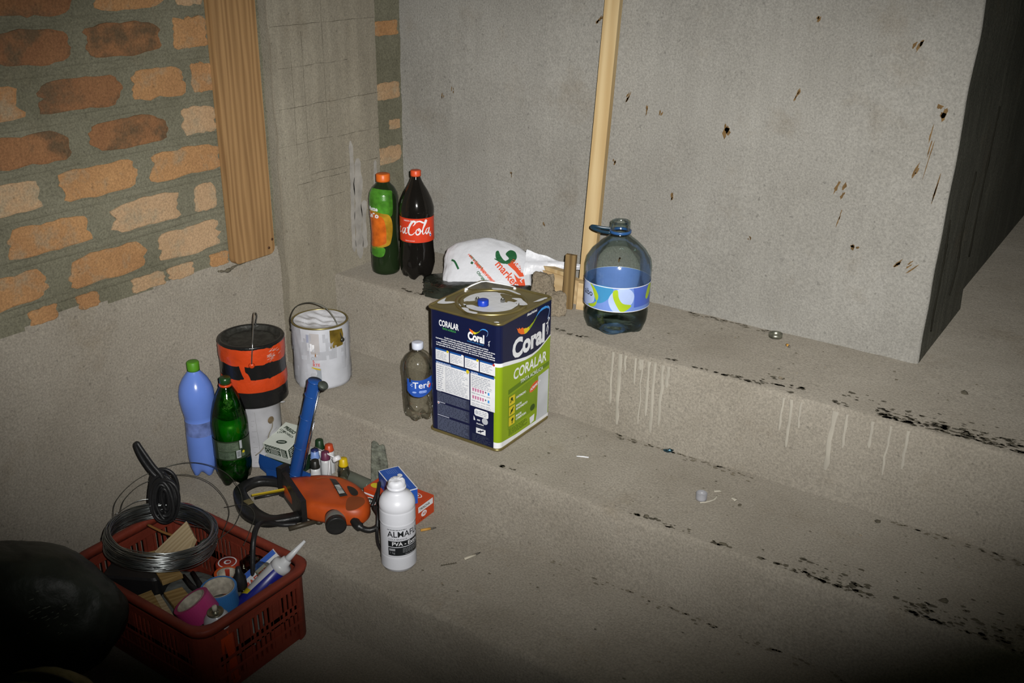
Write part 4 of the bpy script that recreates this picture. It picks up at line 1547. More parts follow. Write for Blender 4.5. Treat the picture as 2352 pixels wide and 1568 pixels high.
local_build(lb.mesh(M_BAG), 'bag_body', t)
BU = (RIGHT - Vector((0, 0, 0))).normalized()
BN = (CAM - lb.C).normalized()
BU = (BU - BN * BU.dot(BN)).normalized()
BV = BN.cross(BU)
pr = Print(lambda u, v, l: lb.proj(u, v, BU, BV, BN, l), 0.006)
rot = math.radians(-50)
pr.text('market', 0.022, 0.026, 0.034, M_BAGRED, 0.0, bold=0.02, rot=rot, sx=0.92)
pr.poly([(0.062, 0.026), (0.080, 0.044), (0.100, 0.022), (0.112, -0.010), (0.098, -0.012), (0.084, 0.006)], M_BAGRED)
pr.text('Rede', 0.079, 0.032, 0.020, M_BAG, 0.0012, bold=0.03, rot=rot)
pr.poly([(0.080, -0.002), (0.094, -0.016), (0.112, -0.018), (0.116, -0.040), (0.100, -0.044), (0.090, -0.030)], M_BAGRED)
pr.text('L', 0.098, -0.022, 0.020, M_BAG, 0.0012, bold=0.03, rot=rot)
pr.poly(s2([(0.026, 0.064), (0.034, 0.068), (0.040, 0.054), (0.050, 0.040), (0.062, 0.033), (0.052, 0.028), (0.036, 0.033), (0.026, 0.046)], 4, True), M_BAGGRN)
pr.poly(s2([(0.056, 0.058), (0.070, 0.070), (0.086, 0.064), (0.090, 0.046), (0.078, 0.032), (0.062, 0.028), (0.054, 0.035), (0.066, 0.044)], 4, True), M_BAGGRN)
pr.stroke(s2([(0.022, 0.044), (0.040, 0.034), (0.062, 0.028)], 4), 0.003, M_BAGGRN)
pr.stroke(s2([(-0.110, 0.040), (-0.100, 0.035), (-0.088, 0.012)], 5), 0.006, M_BAGGRN)
rr = math.radians(-48)
for body, u, v, s_, m_ in (('rede economia', -0.060, 0.056, 0.0105, M_BAGRED), ('sempre perto', -0.054, 0.053, 0.0100, M_BAGGRN), ('Seja bem-vindo', -0.040, 0.030, 0.0145, M_BAGRED), ('o bom preço mora aqui', -0.026, 0.020, 0.0115, M_BAGRED), ('Obrigado', -0.034, 0.002, 0.012, M_BAGGRN)):
    pr.text(body, u, v, s_, m_, 0.0, bold=0.03, rot=rr)
pr.poly([(-0.048, 0.036), (-0.042, 0.032), (-0.046, 0.026), (-0.052, 0.030)], M_BAGGRN)
local_build(pr.mb, 'bag_print', t)['kind'] = 'stuff'
# loose end of the bag trailing to the right
mb = MB()
n = 16
P0, P1 = Vector((-1.595, 2.430, L1 + 0.092)), Vector((-1.425, 2.505, L1 + 0.086))
rows_ = []
for i in range(n):
    a = i / (n - 1)
    c = P0.lerp(P1, a)
    w = 0.034 * (1 - a) ** 0.8 + 0.002
    row = []
    for j in range(7):
        b = j / 6 - 0.5
        row.append(c + Vector((0.3 * b * w, -0.55 * b * w * 1.6, -1.6 * b * w + 0.004 * n3(a * 6, b * 5, 3) + 0.006 * math.sin(b * 9 + a * 5))))
    rows_.append(row)
vs = [p for r_ in rows_ for p in r_]
back = [p + Vector((0.001, 0.003, 0.002)) for p in vs]
N_ = len(vs)
fs = [(i * 7 + j, i * 7 + j + 1, (i + 1) * 7 + j + 1, (i + 1) * 7 + j) for i in range(n - 1) for j in range(6)]
mb.add(vs + back, fs + [tuple(N_ + q for q in reversed(f)) for f in fs], M_BAG, True)
local_build(mb, 'loose_end', t)
# blue cap showing at the mouth of the black bag
t = thing('light_blue_cap', 'light blue bottle cap lying against the black bag, behind the tin', 'bottle cap', (-1.706, 2.216, L1), 0.4)
cap_mesh(0.0150, 0.022, mat('light_blue_cap', (0.03, 0.20, 0.62), 0.4), 0.0).build('cap', t)

# ================================================================== PAINT CANS AND BOTTLES BY THE LEFT WALL
# --- white can wrapped in film
M_CANW = mat('white_can_paint', (0.46, 0.47, 0.51), 0.42, var=0.10, vscale=22)
M_FILM = milky('crumpled_film', (0.52, 0.53, 0.57), 0.5, 0.25)
M_CANGREY = mat('faded_grey_print', (0.25, 0.27, 0.30), 0.45, var=0.2)
M_BROWN = mat('bare_gold_patch', (0.20, 0.135, 0.022), 0.35, 0.3, var=0.5, vscale=30)
loc = (-2.025, 1.977, L2)
t = thing('white_paint_can', 'white film-wrapped paint can with wire handle, alone on the middle step near the pillar', 'paint can', loc)
CR, CH = 0.0835, 0.196


def dent(r, z, th):
    return r * (1 + 0.006 * math.sin(5 * th + z * 20) + 0.004 * n3(math.cos(th) * 3, math.sin(th) * 3, z * 14)), z


MB().lathe([(0, 0.002), (0.078, 0.002), (0.083, 0.004), (CR, 0.012), (CR, CH - 0.012), (0.081, CH - 0.006), (0.081, CH)], M_CANW, 48, dent).build('can_body', t)
mb = MB()
mb.tube([(0.0815 * math.cos(a), 0.0815 * math.sin(a), CH) for a in np.linspace(0, 2 * PI, 49)[:-1]], 0.0030, GOLD, 8, closed=True)
mb.build('rim', t)
mb = MB()
rows_ = []
nr, na = 12, 56
vs = [(0, 0, CH - 0.004)]
for i in range(1, nr + 1):
    r = 0.077 * i / nr
    for k in range(na):
        a = 2 * PI * k / na
        vs.append((r * math.cos(a), r * math.sin(a), CH - 0.004 + 0.011 * n3(r * math.cos(a) * 22, r * math.sin(a) * 60, 2) * (1 - (i / nr) ** 4) + 0.005 * (i / nr) ** 3))
fs = [(0, 1 + k, 1 + (k + 1) % na) for k in range(na)]
for i in range(nr - 1):
    for k in range(na):
        k2 = (k + 1) % na
        fs.append((1 + i * na + k, 1 + (i + 1) * na + k, 1 + (i + 1) * na + k2, 1 + i * na + k2))
mb.add(vs, fs, M_BAG, True)
mb.build('film_cover', t, 'crumpled white film lying over the can mouth')
ph = facing(loc)
pr = Print(wrap(lambda z: CR + 0.0008, ph), 0.008)
pr.poly([(0.026, 0.132), (0.070, 0.134), (0.074, 0.166), (0.070, 0.186), (0.026, 0.190)], M_BROWN)
pr.poly([(-0.030, 0.02), (-0.004, 0.02), (-0.005, 0.072), (-0.030, 0.074)], M_CANGREY)
pr.poly([(-0.032, 0.072), (-0.007, 0.067), (-0.007, 0.071), (-0.032, 0.077)], mat('yellow_stripe', (0.45, 0.33, 0.01), 0.4), 0.0004)
pr.disc(-0.034, 0.058, 0.017, 0.016, M_CANW, 0.0004)
pr.poly([(-0.032, 0.118), (-0.006, 0.116), (-0.006, 0.182), (-0.034, 0.184)], mat('pale_grey_fade', (0.40, 0.38, 0.38), 0.45))
pr.poly([(-0.044, 0.152), (-0.037, 0.152), (-0.037, 0.178), (-0.044, 0.179)], mat('faded_blue', (0.10, 0.16, 0.42), 0.45), 0.0003)
pr.poly([(-0.022, 0.108), (-0.016, 0.108), (-0.019, 0.124)], mat('rust_print', (0.25, 0.10, 0.02), 0.5), 0.0003)
pr.disc(-0.027, 0.104, 0.005, 0.0055, M_CANGREY, 0.0003)
pr.disc(-0.027, 0.104, 0.0035, 0.004, M_CANW, 0.0005)
pr.text('S', -0.0285, 0.0900, 0.0125, mat('faded_red', (0.50, 0.06, 0.05), 0.45), 0.0004, bold=0.02)
pr.text('RTE', -0.0285, 0.0795, 0.0125, mat('faded_red', (0.50, 0.06, 0.05), 0.45), 0.0004, bold=0.02)
for u, v, h in ((-0.043, 0.128, 0.026), (-0.034, 0.127, 0.024), (-0.027, 0.126, 0.022)):
    pr.rect(u, v, u + 0.006, v + h, WHITE, 0.0004)
pr.rect(-0.030, 0.030, -0.006, 0.037, M_CANW, 0.0004)
pr.lines(-0.029, -0.007, 0.030, 0.037, 1, BLACKP, 0.0006, 0.8, 0.0, 3)
pr.build('faded_label', t)
mb = MB()


def wrapfn(r, z, th):
    return r + 0.0025 * (1 + n3(math.cos(th) * 6, math.sin(th) * 6, z * 8)) + 0.0015 * math.sin(17 * th + 9 * n3(0, th, z * 6)), z


hs = Vector((0.826, 0.5636, 0)).normalized()
hp = Vector((-hs.y, hs.x, 0))
fr0 = -hs * 0.088 + Vector((0, 0, 0.180))
pts = [-hs * 0.087 + Vector((0, 0, 0.165)), -hs * 0.084 - hp * 0.012 + Vector((0, 0, 0.205)), -hs * 0.062 - hp * 0.018 + Vector((0, 0, 0.243)), -hs * 0.020 - hp * 0.022 + Vector((0, 0, 0.257)),
       hs * 0.022 - hp * 0.025 + Vector((0, 0, 0.244)), hs * 0.050 - hp * 0.035 + Vector((0, 0, 0.214)), hs * 0.066 - hp * 0.05 + Vector((0, 0, 0.178)), hs * 0.073 - hp * 0.046 + Vector((0, 0, 0.150))]
MB().tube(smooth_path(pts, 8), 0.0017, DARKWIRE, 6).build('handle', t)
mb = MB()
e = hs * 0.073 - hp * 0.046
for s_, p in ((1, e + Vector((0, 0, 0.150))), (-1, -hs * 0.086 + Vector((0, 0, 0.165)))):
    mb.lathe([(0, 0), (0.008, 0), (0.006, 0.004), (0, 0.005)], DARKWIRE, 14, M=Matrix.Translation(p * 0.985 + Vector((0, 0, p.z * 0.015))) @ lookz(Vector((p.x, p.y, 0))))
o = mb.build('handle_ears', t)
o['kind'] = 'stuff'
fw = MB()
fv, ff = [], []
for i in range(15):
    z = 0.004 + (CH - 0.006) * i / 14
    for k in range(40):
        th = ph - 1.9 + 3.8 * k / 39
        rr, _ = wrapfn(CR, z, th)
        fv.append((rr * math.cos(th), rr * math.sin(th), z))
for i in range(14):
    for k in range(39):
        th = ph - 1.9 + 3.8 * (k + 0.5) / 39
        if n3(math.cos(th) * 4, math.sin(th) * 4, i * 0.25) > -0.12 and not (14 < k < 32 and n3(k * 0.3, i * 0.3, 5) > -0.05):
            ff.append((i * 40 + k, i * 40 + k + 1, (i + 1) * 40 + k + 1, (i + 1) * 40 + k))
fw.add(fv, ff, M_FILM, True).build('film_wrap', t)

# --- white pail with a hole, and the orange and black can standing on it
M_PAIL = mat('scuffed_white_pail', (0.50, 0.50, 0.53), 0.55, var=0.16, vscale=16)
loc = (-2.095, 1.766, L3)
PRAD, PHT = 0.070, 0.205
t = thing('white_pail', 'scuffed white pail with a round hole standing under the orange and black can', 'pail', loc)
MB().lathe([(0, 0.002), (PRAD - 0.002, 0.002), (PRAD, 0.006), (PRAD, PHT - 0.008), (PRAD + 0.003, PHT - 0.006), (PRAD + 0.003, PHT - 0.001), (PRAD - 0.002, PHT), (0, PHT)], M_PAIL, 48).build('pail_body', t)
ph = facing(loc)
pr = Print(wrap(lambda z: PRAD + 0.0004, ph), 0.006)
M_SCUFF = mat('pencil_scuffs', (0.22, 0.22, 0.22), 0.8)
rg = random.Random(9)
for a, b in (((-0.006, 0.185), (0.000, 0.05)), ((0.02, 0.10), (0.06, 0.118)), ((-0.01, 0.03), (0.03, 0.036))):
    pr.stroke([(a[0] + (b[0] - a[0]) * k / 9 + 0.001 * n3(k, a[0] * 50, 1), a[1] + (b[1] - a[1]) * k / 9) for k in range(10)], 0.0009, M_SCUFF)
for i in range(9):
    pr.rect(-0.018, 0.02 + i * 0.017, -0.018 + 0.004 + 0.010 * rg.random(), 0.021 + i * 0.017, M_SCUFF)
pr.build('scuff_marks', t)
pr = Print(wrap(lambda z: PRAD + 0.0006, ph), 0.004)
pr.disc(0.040, 0.150, 0.0105, 0.0115, mat('mud_brown', (0.12, 0.085, 0.045), 0.8, var=0.4, vscale=90))
pr.build('hole', t, 'round brown hole in the pail side')
fnw = wrap(lambda z: PRAD, ph)
pts = [fnw(0.044, 0.143, 0.001), fnw(0.040, 0.128, 0.003), fnw(0.030, 0.110, 0.002), fnw(0.020, 0.085, 0.002), fnw(0.004, 0.062, 0.003), fnw(-0.014, 0.046, 0.003)]
MB().tube(smooth_path(pts, 6), 0.0016, mat('grey_string', (0.20, 0.18, 0.14), 0.8), 6).build('string', t)
pts = [fnw(0.048, PHT - 0.006, 0.002), fnw(0.062, PHT - 0.004, 0.006), fnw(0.078, PHT - 0.012, 0.012), fnw(0.094, PHT - 0.020, 0.014)]
MB().tube(smooth_path(pts, 5), [0.003] * 5 + [0.002] * 11, PAINT, 6).build('lid_tab', t)

M_ORPAINT = mat('glossy_orange_red', (0.50, 0.050, 0.010), 0.28, spec=0.5, var=0.10, vscale=30, bump=0.25, bscale=55)
M_BKPAINT = mat('glossy_black_paint', (0.010, 0.010, 0.010), 0.25, spec=0.5, bump=0.2, bscale=50)
M_LIDDK = mat('paint_caked_lid', (0.030, 0.030, 0.026), 0.45, 0.2, var=0.5, vscale=60, bump=0.3, bscale=90)
loc = (-2.092, 1.768, L3 + PHT + 0.001)
OR, OH = 0.0935, 0.190
t = thing('orange_paint_can', 'paint can striped orange-red and black, standing on the white pail', 'paint can', loc)
MB().lathe([(0, 0.003), (0.086, 0.003), (0.0905, 0.0), (OR, 0.003), (OR - 0.001, 0.009), (OR - 0.001, OH - 0.009), (OR + 0.001, OH - 0.004), (OR - 0.001, OH), (0.084, OH + 0.001), (0.081, OH - 0.004)], M_BKPAINT, 56).build('can_body', t)
lm_ = MB()
lm_.lathe([(0, OH - 0.012), (0.060, OH - 0.012), (0.063, OH - 0.010), (0.066, OH - 0.013), (0.077, OH - 0.013), (0.0805, OH - 0.003), (0.083, OH - 0.0005)], M_LIDDK, 56)
lm_.build('lid', t)
ph = facing(loc)


def orn(th, z):
    return 0.0012 * n3(math.cos(th) * 6, math.sin(th) * 6, z * 40)


ob = MB()
for za, zb, jag in ((0.133, 0.184, 0.004), (0.050, 0.090, 0.0015)):
    vs, fs = [], []
    for k in range(72):
        th = 2 * PI * k / 72
        lo = za + jag * n3(math.cos(th) * 4, math.sin(th) * 4, za * 40)
        hi = zb + (0.004 if jag > 0.003 else 0.001) * n3(math.cos(th) * 7, math.sin(th) * 7, zb * 60) - (0.006 if jag > 0.003 and n3(th * 3, 1, 1) > 0.25 else 0)
        for j in range(5):
            z = lo + (hi - lo) * j / 4
            e = 0.0014 if 0 < j < 4 else 0.0
            rr = OR - 0.0008 + e + orn(th, z)
            vs.append((rr * math.cos(th), rr * math.sin(th), z))
    for k in range(72):
        k2 = (k + 1) % 72
        for j in range(4):
            fs.append((k * 5 + j, k2 * 5 + j, k2 * 5 + j + 1, k * 5 + j + 1))
    ob.add(vs, fs, M_ORPAINT, True)
ob.s = [True] * len(ob.s)
half = len(ob.v) // 2
b1, b2 = MB(), MB()
b1.add(ob.v[:half], ob.f[:len(ob.f) // 2], M_ORPAINT, True).build('painted_band', t)
b2.add(ob.v[half:], [tuple(i - half for i in f) for f in ob.f[len(ob.f) // 2:]], M_ORPAINT, True).build('painted_band', t)
pr = Print(wrap(lambda z: OR + 0.0002, ph), 0.005)
pr.poly(s2([(-0.040, 0.140), (-0.026, 0.138), (-0.024, 0.118), (-0.017, 0.110), (-0.012, 0.096), (-0.014, 0.085), (-0.045, 0.085), (-0.040, 0.093), (-0.029, 0.096), (-0.034, 0.110)], 4, True), M_ORPAINT, 0.0004)
pr.build('paint_run', t)
pr = Print(wrap(lambda z: OR + 0.0010, ph), 0.005)
M_SCR = mat('scraped_grey', (0.45, 0.33, 0.30), 0.5, var=0.4, vscale=90)
rg = random.Random(14)
for i in range(26):
    u, v = 0.035 + 0.045 * rg.random(), 0.155 + 0.025 * rg.random() - 0.02 * rg.random()
    pr.stroke([(u, v), (u + 0.006 + 0.008 * rg.random(), v + 0.002 + 0.004 * (rg.random() - 0.3))], 0.0012, M_SCR)
pr.build('scratches', t)
side = Vector((math.cos(ph - 0.05), math.sin(ph - 0.05), 0))
# wire bail standing up, seen almost edge-on
bk = -side
hx = Vector((-side.y, side.x, 0))
pts = [side * (OR + 0.002) + Vector((0, 0, 0.138)), side * (OR + 0.001) + Vector((0, 0, 0.175)) + hx * 0.004, side * 0.082 + Vector((0, 0, 0.205)) + hx * 0.008, side * 0.05 + Vector((0, 0, 0.240)) + hx * 0.012,
       side * 0.012 + Vector((0, 0, 0.258)) + hx * 0.015, side * -0.02 + Vector((0, 0, 0.252)) + hx * 0.018, side * -0.055 + Vector((0, 0, 0.228)) + hx * 0.020, side * -0.082 + Vector((0, 0, 0.198)) + hx * 0.014, side * -0.094 + Vector((0, 0, 0.150)) + hx * 0.004]
MB().tube(smooth_path(pts, 7), 0.0019, CHROME, 7).build('handle', t)
mb = MB()
mb.lathe([(0, 0), (0.009, 0), (0.007, 0.003), (0.003, 0.005), (0, 0.005)], M_ORPAINT, 16, M=Matrix.Translation(side * OR + Vector((0, 0, 0.136))) @ lookz(side))
mb.build('handle_ear', t)

# --- bottle of pale blue liquid against the wall
M_BLUELIQ = mat('pale_blue_liquid', (0.125, 0.22, 0.62), 0.22, spec=0.45, var=0.05)
M_BLUEEMP = mat('blue_film_on_plastic', (0.12, 0.17, 0.40), 0.25, spec=0.45, var=0.35, vscale=45)
M_GCAP = mat('leaf_green_cap', (0.075, 0.24, 0.012), 0.45)
loc = (-2.160, 1.612, L3)
t = thing('blue_liquid_bottle', 'tall bottle of pale blue liquid with green cap against the left wall', 'bottle', loc)
pf = [(0, 0.014), (0.016, 0.010), (0.030, 0.0), (0.038, 0.006), (0.0425, 0.028), (0.0428, 0.06), (0.0420, 0.100), (0.0415, 0.133)]
pm = [(0.0415, 0.133), (0.0405, 0.150), (0.0400, 0.168), (0.0410, 0.176)]
pu = [(0.0410, 0.176), (0.0395, 0.181), (0.0410, 0.190), (0.0450, 0.210), (0.0480, 0.232), (0.0490, 0.248), (0.0480, 0.265), (0.043, 0.284), (0.034, 0.302), (0.0235, 0.316), (0.0170, 0.324), (0.0150, 0.330), (0, 0.330)]


def ribs(r, z, th):
    if 0.135 < z < 0.174:
        return r * (1 + 0.012 * math.cos(20 * th)), z
    return feet(0.05, 5, 0.017, 0.14, 0.3)(r, z, th)


MB().lathe(pf, M_BLUELIQ, 60, feet(0.05, 5, 0.017, 0.14, 0.3)).lathe(pm, M_BLUEEMP, 60, ribs).lathe(pu, M_BLUELIQ, 60).build('bottle_body', t)
cap_mesh(0.0168, 0.027, M_GCAP, 0.326).build('cap', t)

# --- green bottle in front of the pail
M_GPET = clear('green_bottle_plastic', (0.34, 0.62, 0.22), (0.05, 0.16, 0.04), 0.12, 0.06)
M_GBAND = mat('bright_green_band', (0.018, 0.20, 0.018), 0.35, var=0.25, vscale=30)  # brighter green band between the darker parts of the bottle
M_GDK = mat('green_shards', (0.006, 0.060, 0.006), 0.18, spec=0.5, var=0.7, vscale=50, bump=0.8, bscale=60)
M_GLAB = mat('dark_green_label', (0.020, 0.034, 0.016), 0.4, var=0.2)
loc = (-2.052, 1.630, L3)
t = thing('green_bottle', 'green bottle with a red neck ring and dark label before the white pail', 'bottle', loc)
pf = [(0, 0.012), (0.018, 0.008), (0.034, 0.0), (0.044, 0.006), (0.0500, 0.030), (0.0510, 0.060), (0.0500, 0.088), (0.0485, 0.092), (0.0490, 0.150), (0.0505, 0.156), (0.0510, 0.178), (0.0500, 0.200),
      (0.0455, 0.228), (0.038, 0.256), (0.028, 0.280), (0.0195, 0.296), (0.0150, 0.304), (0.0140, 0.310), (0.0140, 0.327), (0.0120, 0.327), (0.0120, 0.315)]
MB().lathe(pf, M_GPET, 60, feet(0.055, 5, 0.016, 0.12, 0.1)).build('bottle_body', t)
liq = [(0, 0.016), (0.030, 0.010), (0.042, 0.014), (0.0475, 0.034), (0.0490, 0.060), (0.0480, 0.086), (0.0465, 0.094), (0.0470, 0.150)]
MB().lathe(liq, M_GDK, 40, feet(0.055, 5, 0.010, 0.10, 0.1)).build('contents', t, 'dark green contents in the lower half')
MB().lathe([(0.0470, 0.150), (0.0485, 0.158), (0.0488, 0.178), (0.0480, 0.196), (0.030, 0.206), (0, 0.208)], M_GBAND, 40).build('contents', t, 'bright green band above the label')
MB().lathe([(0, 0.208), (0.03, 0.206), (0.0440, 0.222), (0.034, 0.256), (0.017, 0.292), (0, 0.294)], M_GDK, 40).build('contents', t, 'dark green residue in the neck')
mb = MB()
mb.lathe([(0.0140, 0.302), (0.0178, 0.302), (0.0182, 0.305), (0.0178, 0.308), (0.0140, 0.308)], M_ORPAINT, 32)
mb.build('neck_ring', t)
mb = MB()
mb.lathe([(0.0142, 0.309), (0.0158, 0.310), (0.0158, 0.326), (0.0130, 0.328), (0, 0.326)], mat('dark_green_neck', (0.010, 0.045, 0.012), 0.3), 32)
mb.build('cap', t)
ph = facing(loc)
pr = Print(wrap(lambda z: 0.0500, ph), 0.008)
pr.rect(-0.150, 0.092, 0.150, 0.151, M_GLAB)
pr.build('label', t)
pr = Print(wrap(lambda z: 0.0505, ph), 0.006)
gp = mat('grey_green_panel', (0.085, 0.115, 0.075), 0.45, var=0.3, vscale=60)
pr.rect(-0.042, 0.121, 0.018, 0.147, gp)
pr.rect(-0.042, 0.096, 0.006, 0.119, mat('grey_green_panel_b', (0.070, 0.10, 0.065), 0.45, var=0.4, vscale=70))
gl_ = mat('dark_fine_print', (0.03, 0.045, 0.03), 0.5)
pr.lines(-0.040, 0.016, 0.123, 0.146, 9, gl_, 0.0003, 0.4, 0.3, 7)
pr.lines(-0.040, 0.004, 0.098, 0.118, 7, gl_, 0.0003, 0.4, 0.3, 8)
wg = mat('barcode_white', (0.36, 0.38, 0.40), 0.4)
pr.rect(0.021, 0.125, 0.028, 0.150, wg)
pr.rect(0.010, 0.097, 0.023, 0.121, wg)
for i in range(7):
    pr.rect(0.0125 + i * 0.0013, 0.101, 0.0125 + i * 0.0013 + 0.0006, 0.118, gl_, 0.0003)
pr.rect(0.025, 0.099, 0.036, 0.112, gp)
pr.disc(0.031, 0.113, 0.004, 0.004, YEL, 0.0003)
pr.build('label_print', t)

# ================================================================== TOOLS AND BOXES ON THE LOWER STEP
# --- dark tray with a pale lid, white carton leaning on it
M_TRAY = mat('dark_green_plastic', (0.010, 0.030, 0.015), 0.4)
M_LIDP = mat('pale_tray_lid', (0.42, 0.44, 0.42), 0.35, var=0.1)
t = thing('dark_tray', 'dark green flat tray with pale lid lying under the white carton', 'tray', (-1.968, 1.774, L3), math.radians(5))
mb = MB()
mb.prism(rounded(0.092, 0.100, 0.008, 3), 0.0, 0.055, M_TRAY, bev=0.003)
mb.build('tray', t)
mb = MB()
mb.prism(rounded(0.104, 0.108, 0.004, 2, 0.002, -0.004), 0.0555, 0.0575, M_LIDP)
mb.build('lid', t)
M_CARTON = mat('white_carton', (0.55, 0.58, 0.52), 0.5, var=0.06)
M_CINK = mat('carton_ink', (0.020, 0.035, 0.022), 0.5)
CM = frame(Vector((0.992, 0.124, 0)), Vector((-0.124, 0.985, 0.12)).normalized(), Vector((0, 0, 1)), Vector((-2.022, 1.722, L3 + 0.0585)))
ax = Vector((0.992, 0.124, 0.0))
ay = Vector((-0.122, 0.975, 0.185)).normalized()
az = ax.cross(ay)
CM = frame(ax, ay, az, Vector((-2.022, 1.722, L3 + 0.0585)))
t = thing('white_carton', 'small white and black printed carton leaning on the dark tray behind the blue gun', 'box', M=CM)
cw_, cl_, ch_ = 0.088, 0.108, 0.036
mb = MB()
mb.prism([(0, 0), (cw_, 0), (cw_, cl_), (0, cl_)], 0, ch_, M_CARTON, bev=0.0008)
mb.build('carton', t)
pr = Print(lambda u, v, l: (u, v, ch_ + 0.0004 + l))
pr.disc(0.050, 0.024, 0.017, 0.0085, M_CINK, rot=0.25)
pr.stroke([(0.040, 0.021), (0.060, 0.027)], 0.003, M_CARTON, 0.0003)
pr.text('PREGO', 0.012, 0.082, 0.016, M_CINK, bold=0.05, rot=-0.3)
pr.text('COM CABEÇA', 0.006, 0.070, 0.010, M_CINK, bold=0.03, rot=-0.3)
pr.text('17x27', 0.010, 0.052, 0.011, M_CINK, bold=0.03, rot=0.5)
pr.disc(0.066, 0.096, 0.008, 0.006, M_CINK)
pr.disc(0.066, 0.096, 0.006, 0.0042, M_CARTON, 0.0003)
pr.mb.box
pr2 = Print(lambda u, v, l: (u, -0.0004 - l, v))
for i in range(6):
    pr2.rect(0.006 + i * 0.0095, 0.025, 0.0145 + i * 0.0095, 0.034, M_CINK)
    pr2.stroke([(0.0078 + i * 0.0095, 0.027), (0.0125 + i * 0.0095, 0.032)], 0.0013, M_CARTON, 0.0003)
pr2.rect(0.004, 0.003, 0.060, 0.022, M_CINK)
pr2.disc(0.014, 0.0125, 0.007, 0.007, M_CARTON, 0.0003)
pr2.disc(0.014, 0.0125, 0.005, 0.005, M_CINK, 0.0005)
pr2.lines(0.024, 0.058, 0.005, 0.021, 4, M_CARTON, 0.0003, 0.5, 0.3, 5)
pr2.rect(0.064, 0.003, 0.085, 0.032, M_CINK)
pr2.lines(0.066, 0.083, 0.005, 0.030, 5, M_CARTON, 0.0003, 0.5, 0.3, 6)
pr3 = Print(lambda u, v, l: (cw_ + 0.0004 + l, u, v))
pr3.rect(0.004, 0.003, 0.104, 0.032, M_CINK)
pr3.lines(0.008, 0.10, 0.005, 0.030, 4, M_CARTON, 0.0003, 0.5, 0.2, 9)
allp = MB()
for q in (pr, pr2, pr3):
    o_ = len(allp.v)
    allp.v += q.mb.v
    for f, mi, s_ in zip(q.mb.f, q.mb.m, q.mb.s):
        allp.f.append(tuple(a + o_ for a in f))
        allp.m.append(allp.mi(q.mb.mats[mi]))
        allp.s.append(s_)
o = allp.build('carton_print', t)
o['kind'] = 'stuff'

# --- blue caulking gun standing on its frame
M_GUN = mat('blue_enamel', (0.012, 0.060, 0.235), 0.30, spec=0.5, var=0.12)
M_GUNDK = mat('grimy_dark_metal', (0.055, 0.065, 0.055), 0.5, 0.3, var=0.4, vscale=60)
G0, G1 = Vector((-1.858, 1.690, L3 + 0.062)), Vector((-1.781, 1.712, 0.158))
gz = (G1 - G0).normalized()
gx = (RIGHT - gz * RIGHT.dot(gz)).normalized()
gy = gz.cross(gx)
GL = (G1 - G0).length
t = thing('caulking_gun', 'blue half-barrel caulking gun standing upright beside the white carton', 'caulking gun', M=frame(gx, gy, gz, G0))
mb = MB()
vs, fs = [], []
nz_, nk = 12, 17
for i in range(nz_):
    z = GL * i / (nz_ - 1)
    for k in range(nk):
        a = math.radians(148 + 215 * k / (nk - 1))
        for rr in (0.0185, 0.0170):
            vs.append((rr * math.cos(a) - 0.004, rr * math.sin(a), z))
for i in range(nz_ - 1):
    for k in range(nk - 1):
        a, b = (i * nk + k) * 2, (i * nk + k + 1) * 2
        c, d = ((i + 1) * nk + k) * 2, ((i + 1) * nk + k + 1) * 2
        fs += [(a, b, d, c), (a + 1, c + 1, d + 1, b + 1)]
for k_ in (0, nk - 1):
    for i in range(nz_ - 1):
        a, c = (i * nk + k_) * 2, ((i + 1) * nk + k_) * 2
        fs.append((a, c, c + 1, a + 1))
mb.add(vs, fs, M_GUN, True)
mb.build('barrel', t)
mb = MB()
for s_ in (0.30, 0.62, 0.86):
    ring = [(0.0191 * math.cos(math.radians(150 + 210 * k / 16)) - 0.004, 0.0191 * math.sin(math.radians(150 + 210 * k / 16)), GL * s_) for k in range(17)]
    mb.tube(ring, 0.0014, M_GUN, 6)
o = mb.build('barrel_ribs', t)
o['kind'] = 'stuff'
MB().tube([(0.0125, -0.012, -0.010), (0.0125, -0.012, GL * 0.93)], 0.0032, CHROME, 12).build('plunger_rod', t)
MB().tube([(0.0168, -0.002, 0.02), (0.0168, -0.002, GL * 0.60)], 0.0022, CHROME, 10).build('edge_strip', t)
for z in (GL, -0.0025):
    MB().lathe([(0, 0), (0.0192, 0), (0.0192, 0.0025), (0.0, 0.0025)], M_GUN, 32, M=Matrix.Translation((-0.004, 0, z))).build('end_plate', t)
mb = MB()
Kd = Vector((0.9, -0.35, 0.1)).normalized()
mb.lathe([(0, 0), (0.008, 0), (0.008, 0.009), (0.013, 0.011), (0.0145, 0.018), (0.012, 0.022), (0, 0.023)], M_GUNDK, 24, M=lookz(Vector((0.25, -0.25, 0.95)), loc=Vector((0.016, -0.010, GL - 0.014))))
mb.build('knob', t)
# frame and handle in world axes, brought into the gun's own frame
GI = frame(gx, gy, gz, G0).inverted()


def into(mb, Mi):
    mb.v = [tuple(Mi @ Vector(p)) for p in mb.v]
    return mb


mb = MB()


def plate(pts, th, m):
    """flat plate through world points with thickness th along its normal"""
    P = [Vector(p) for p in pts]
    nrm = (P[1] - P[0]).cross(P[2] - P[0]).normalized()
    n = len(P)
    vs = [p - nrm * th / 2 for p in P] + [p + nrm * th / 2 for p in P]
    fs = [tuple(range(n - 1, -1, -1)), tuple(range(n, 2 * n))] + [(i, (i + 1) % n, n + (i + 1) % n, n + i) for i in range(n)]
    return MB().add(vs, fs, m)


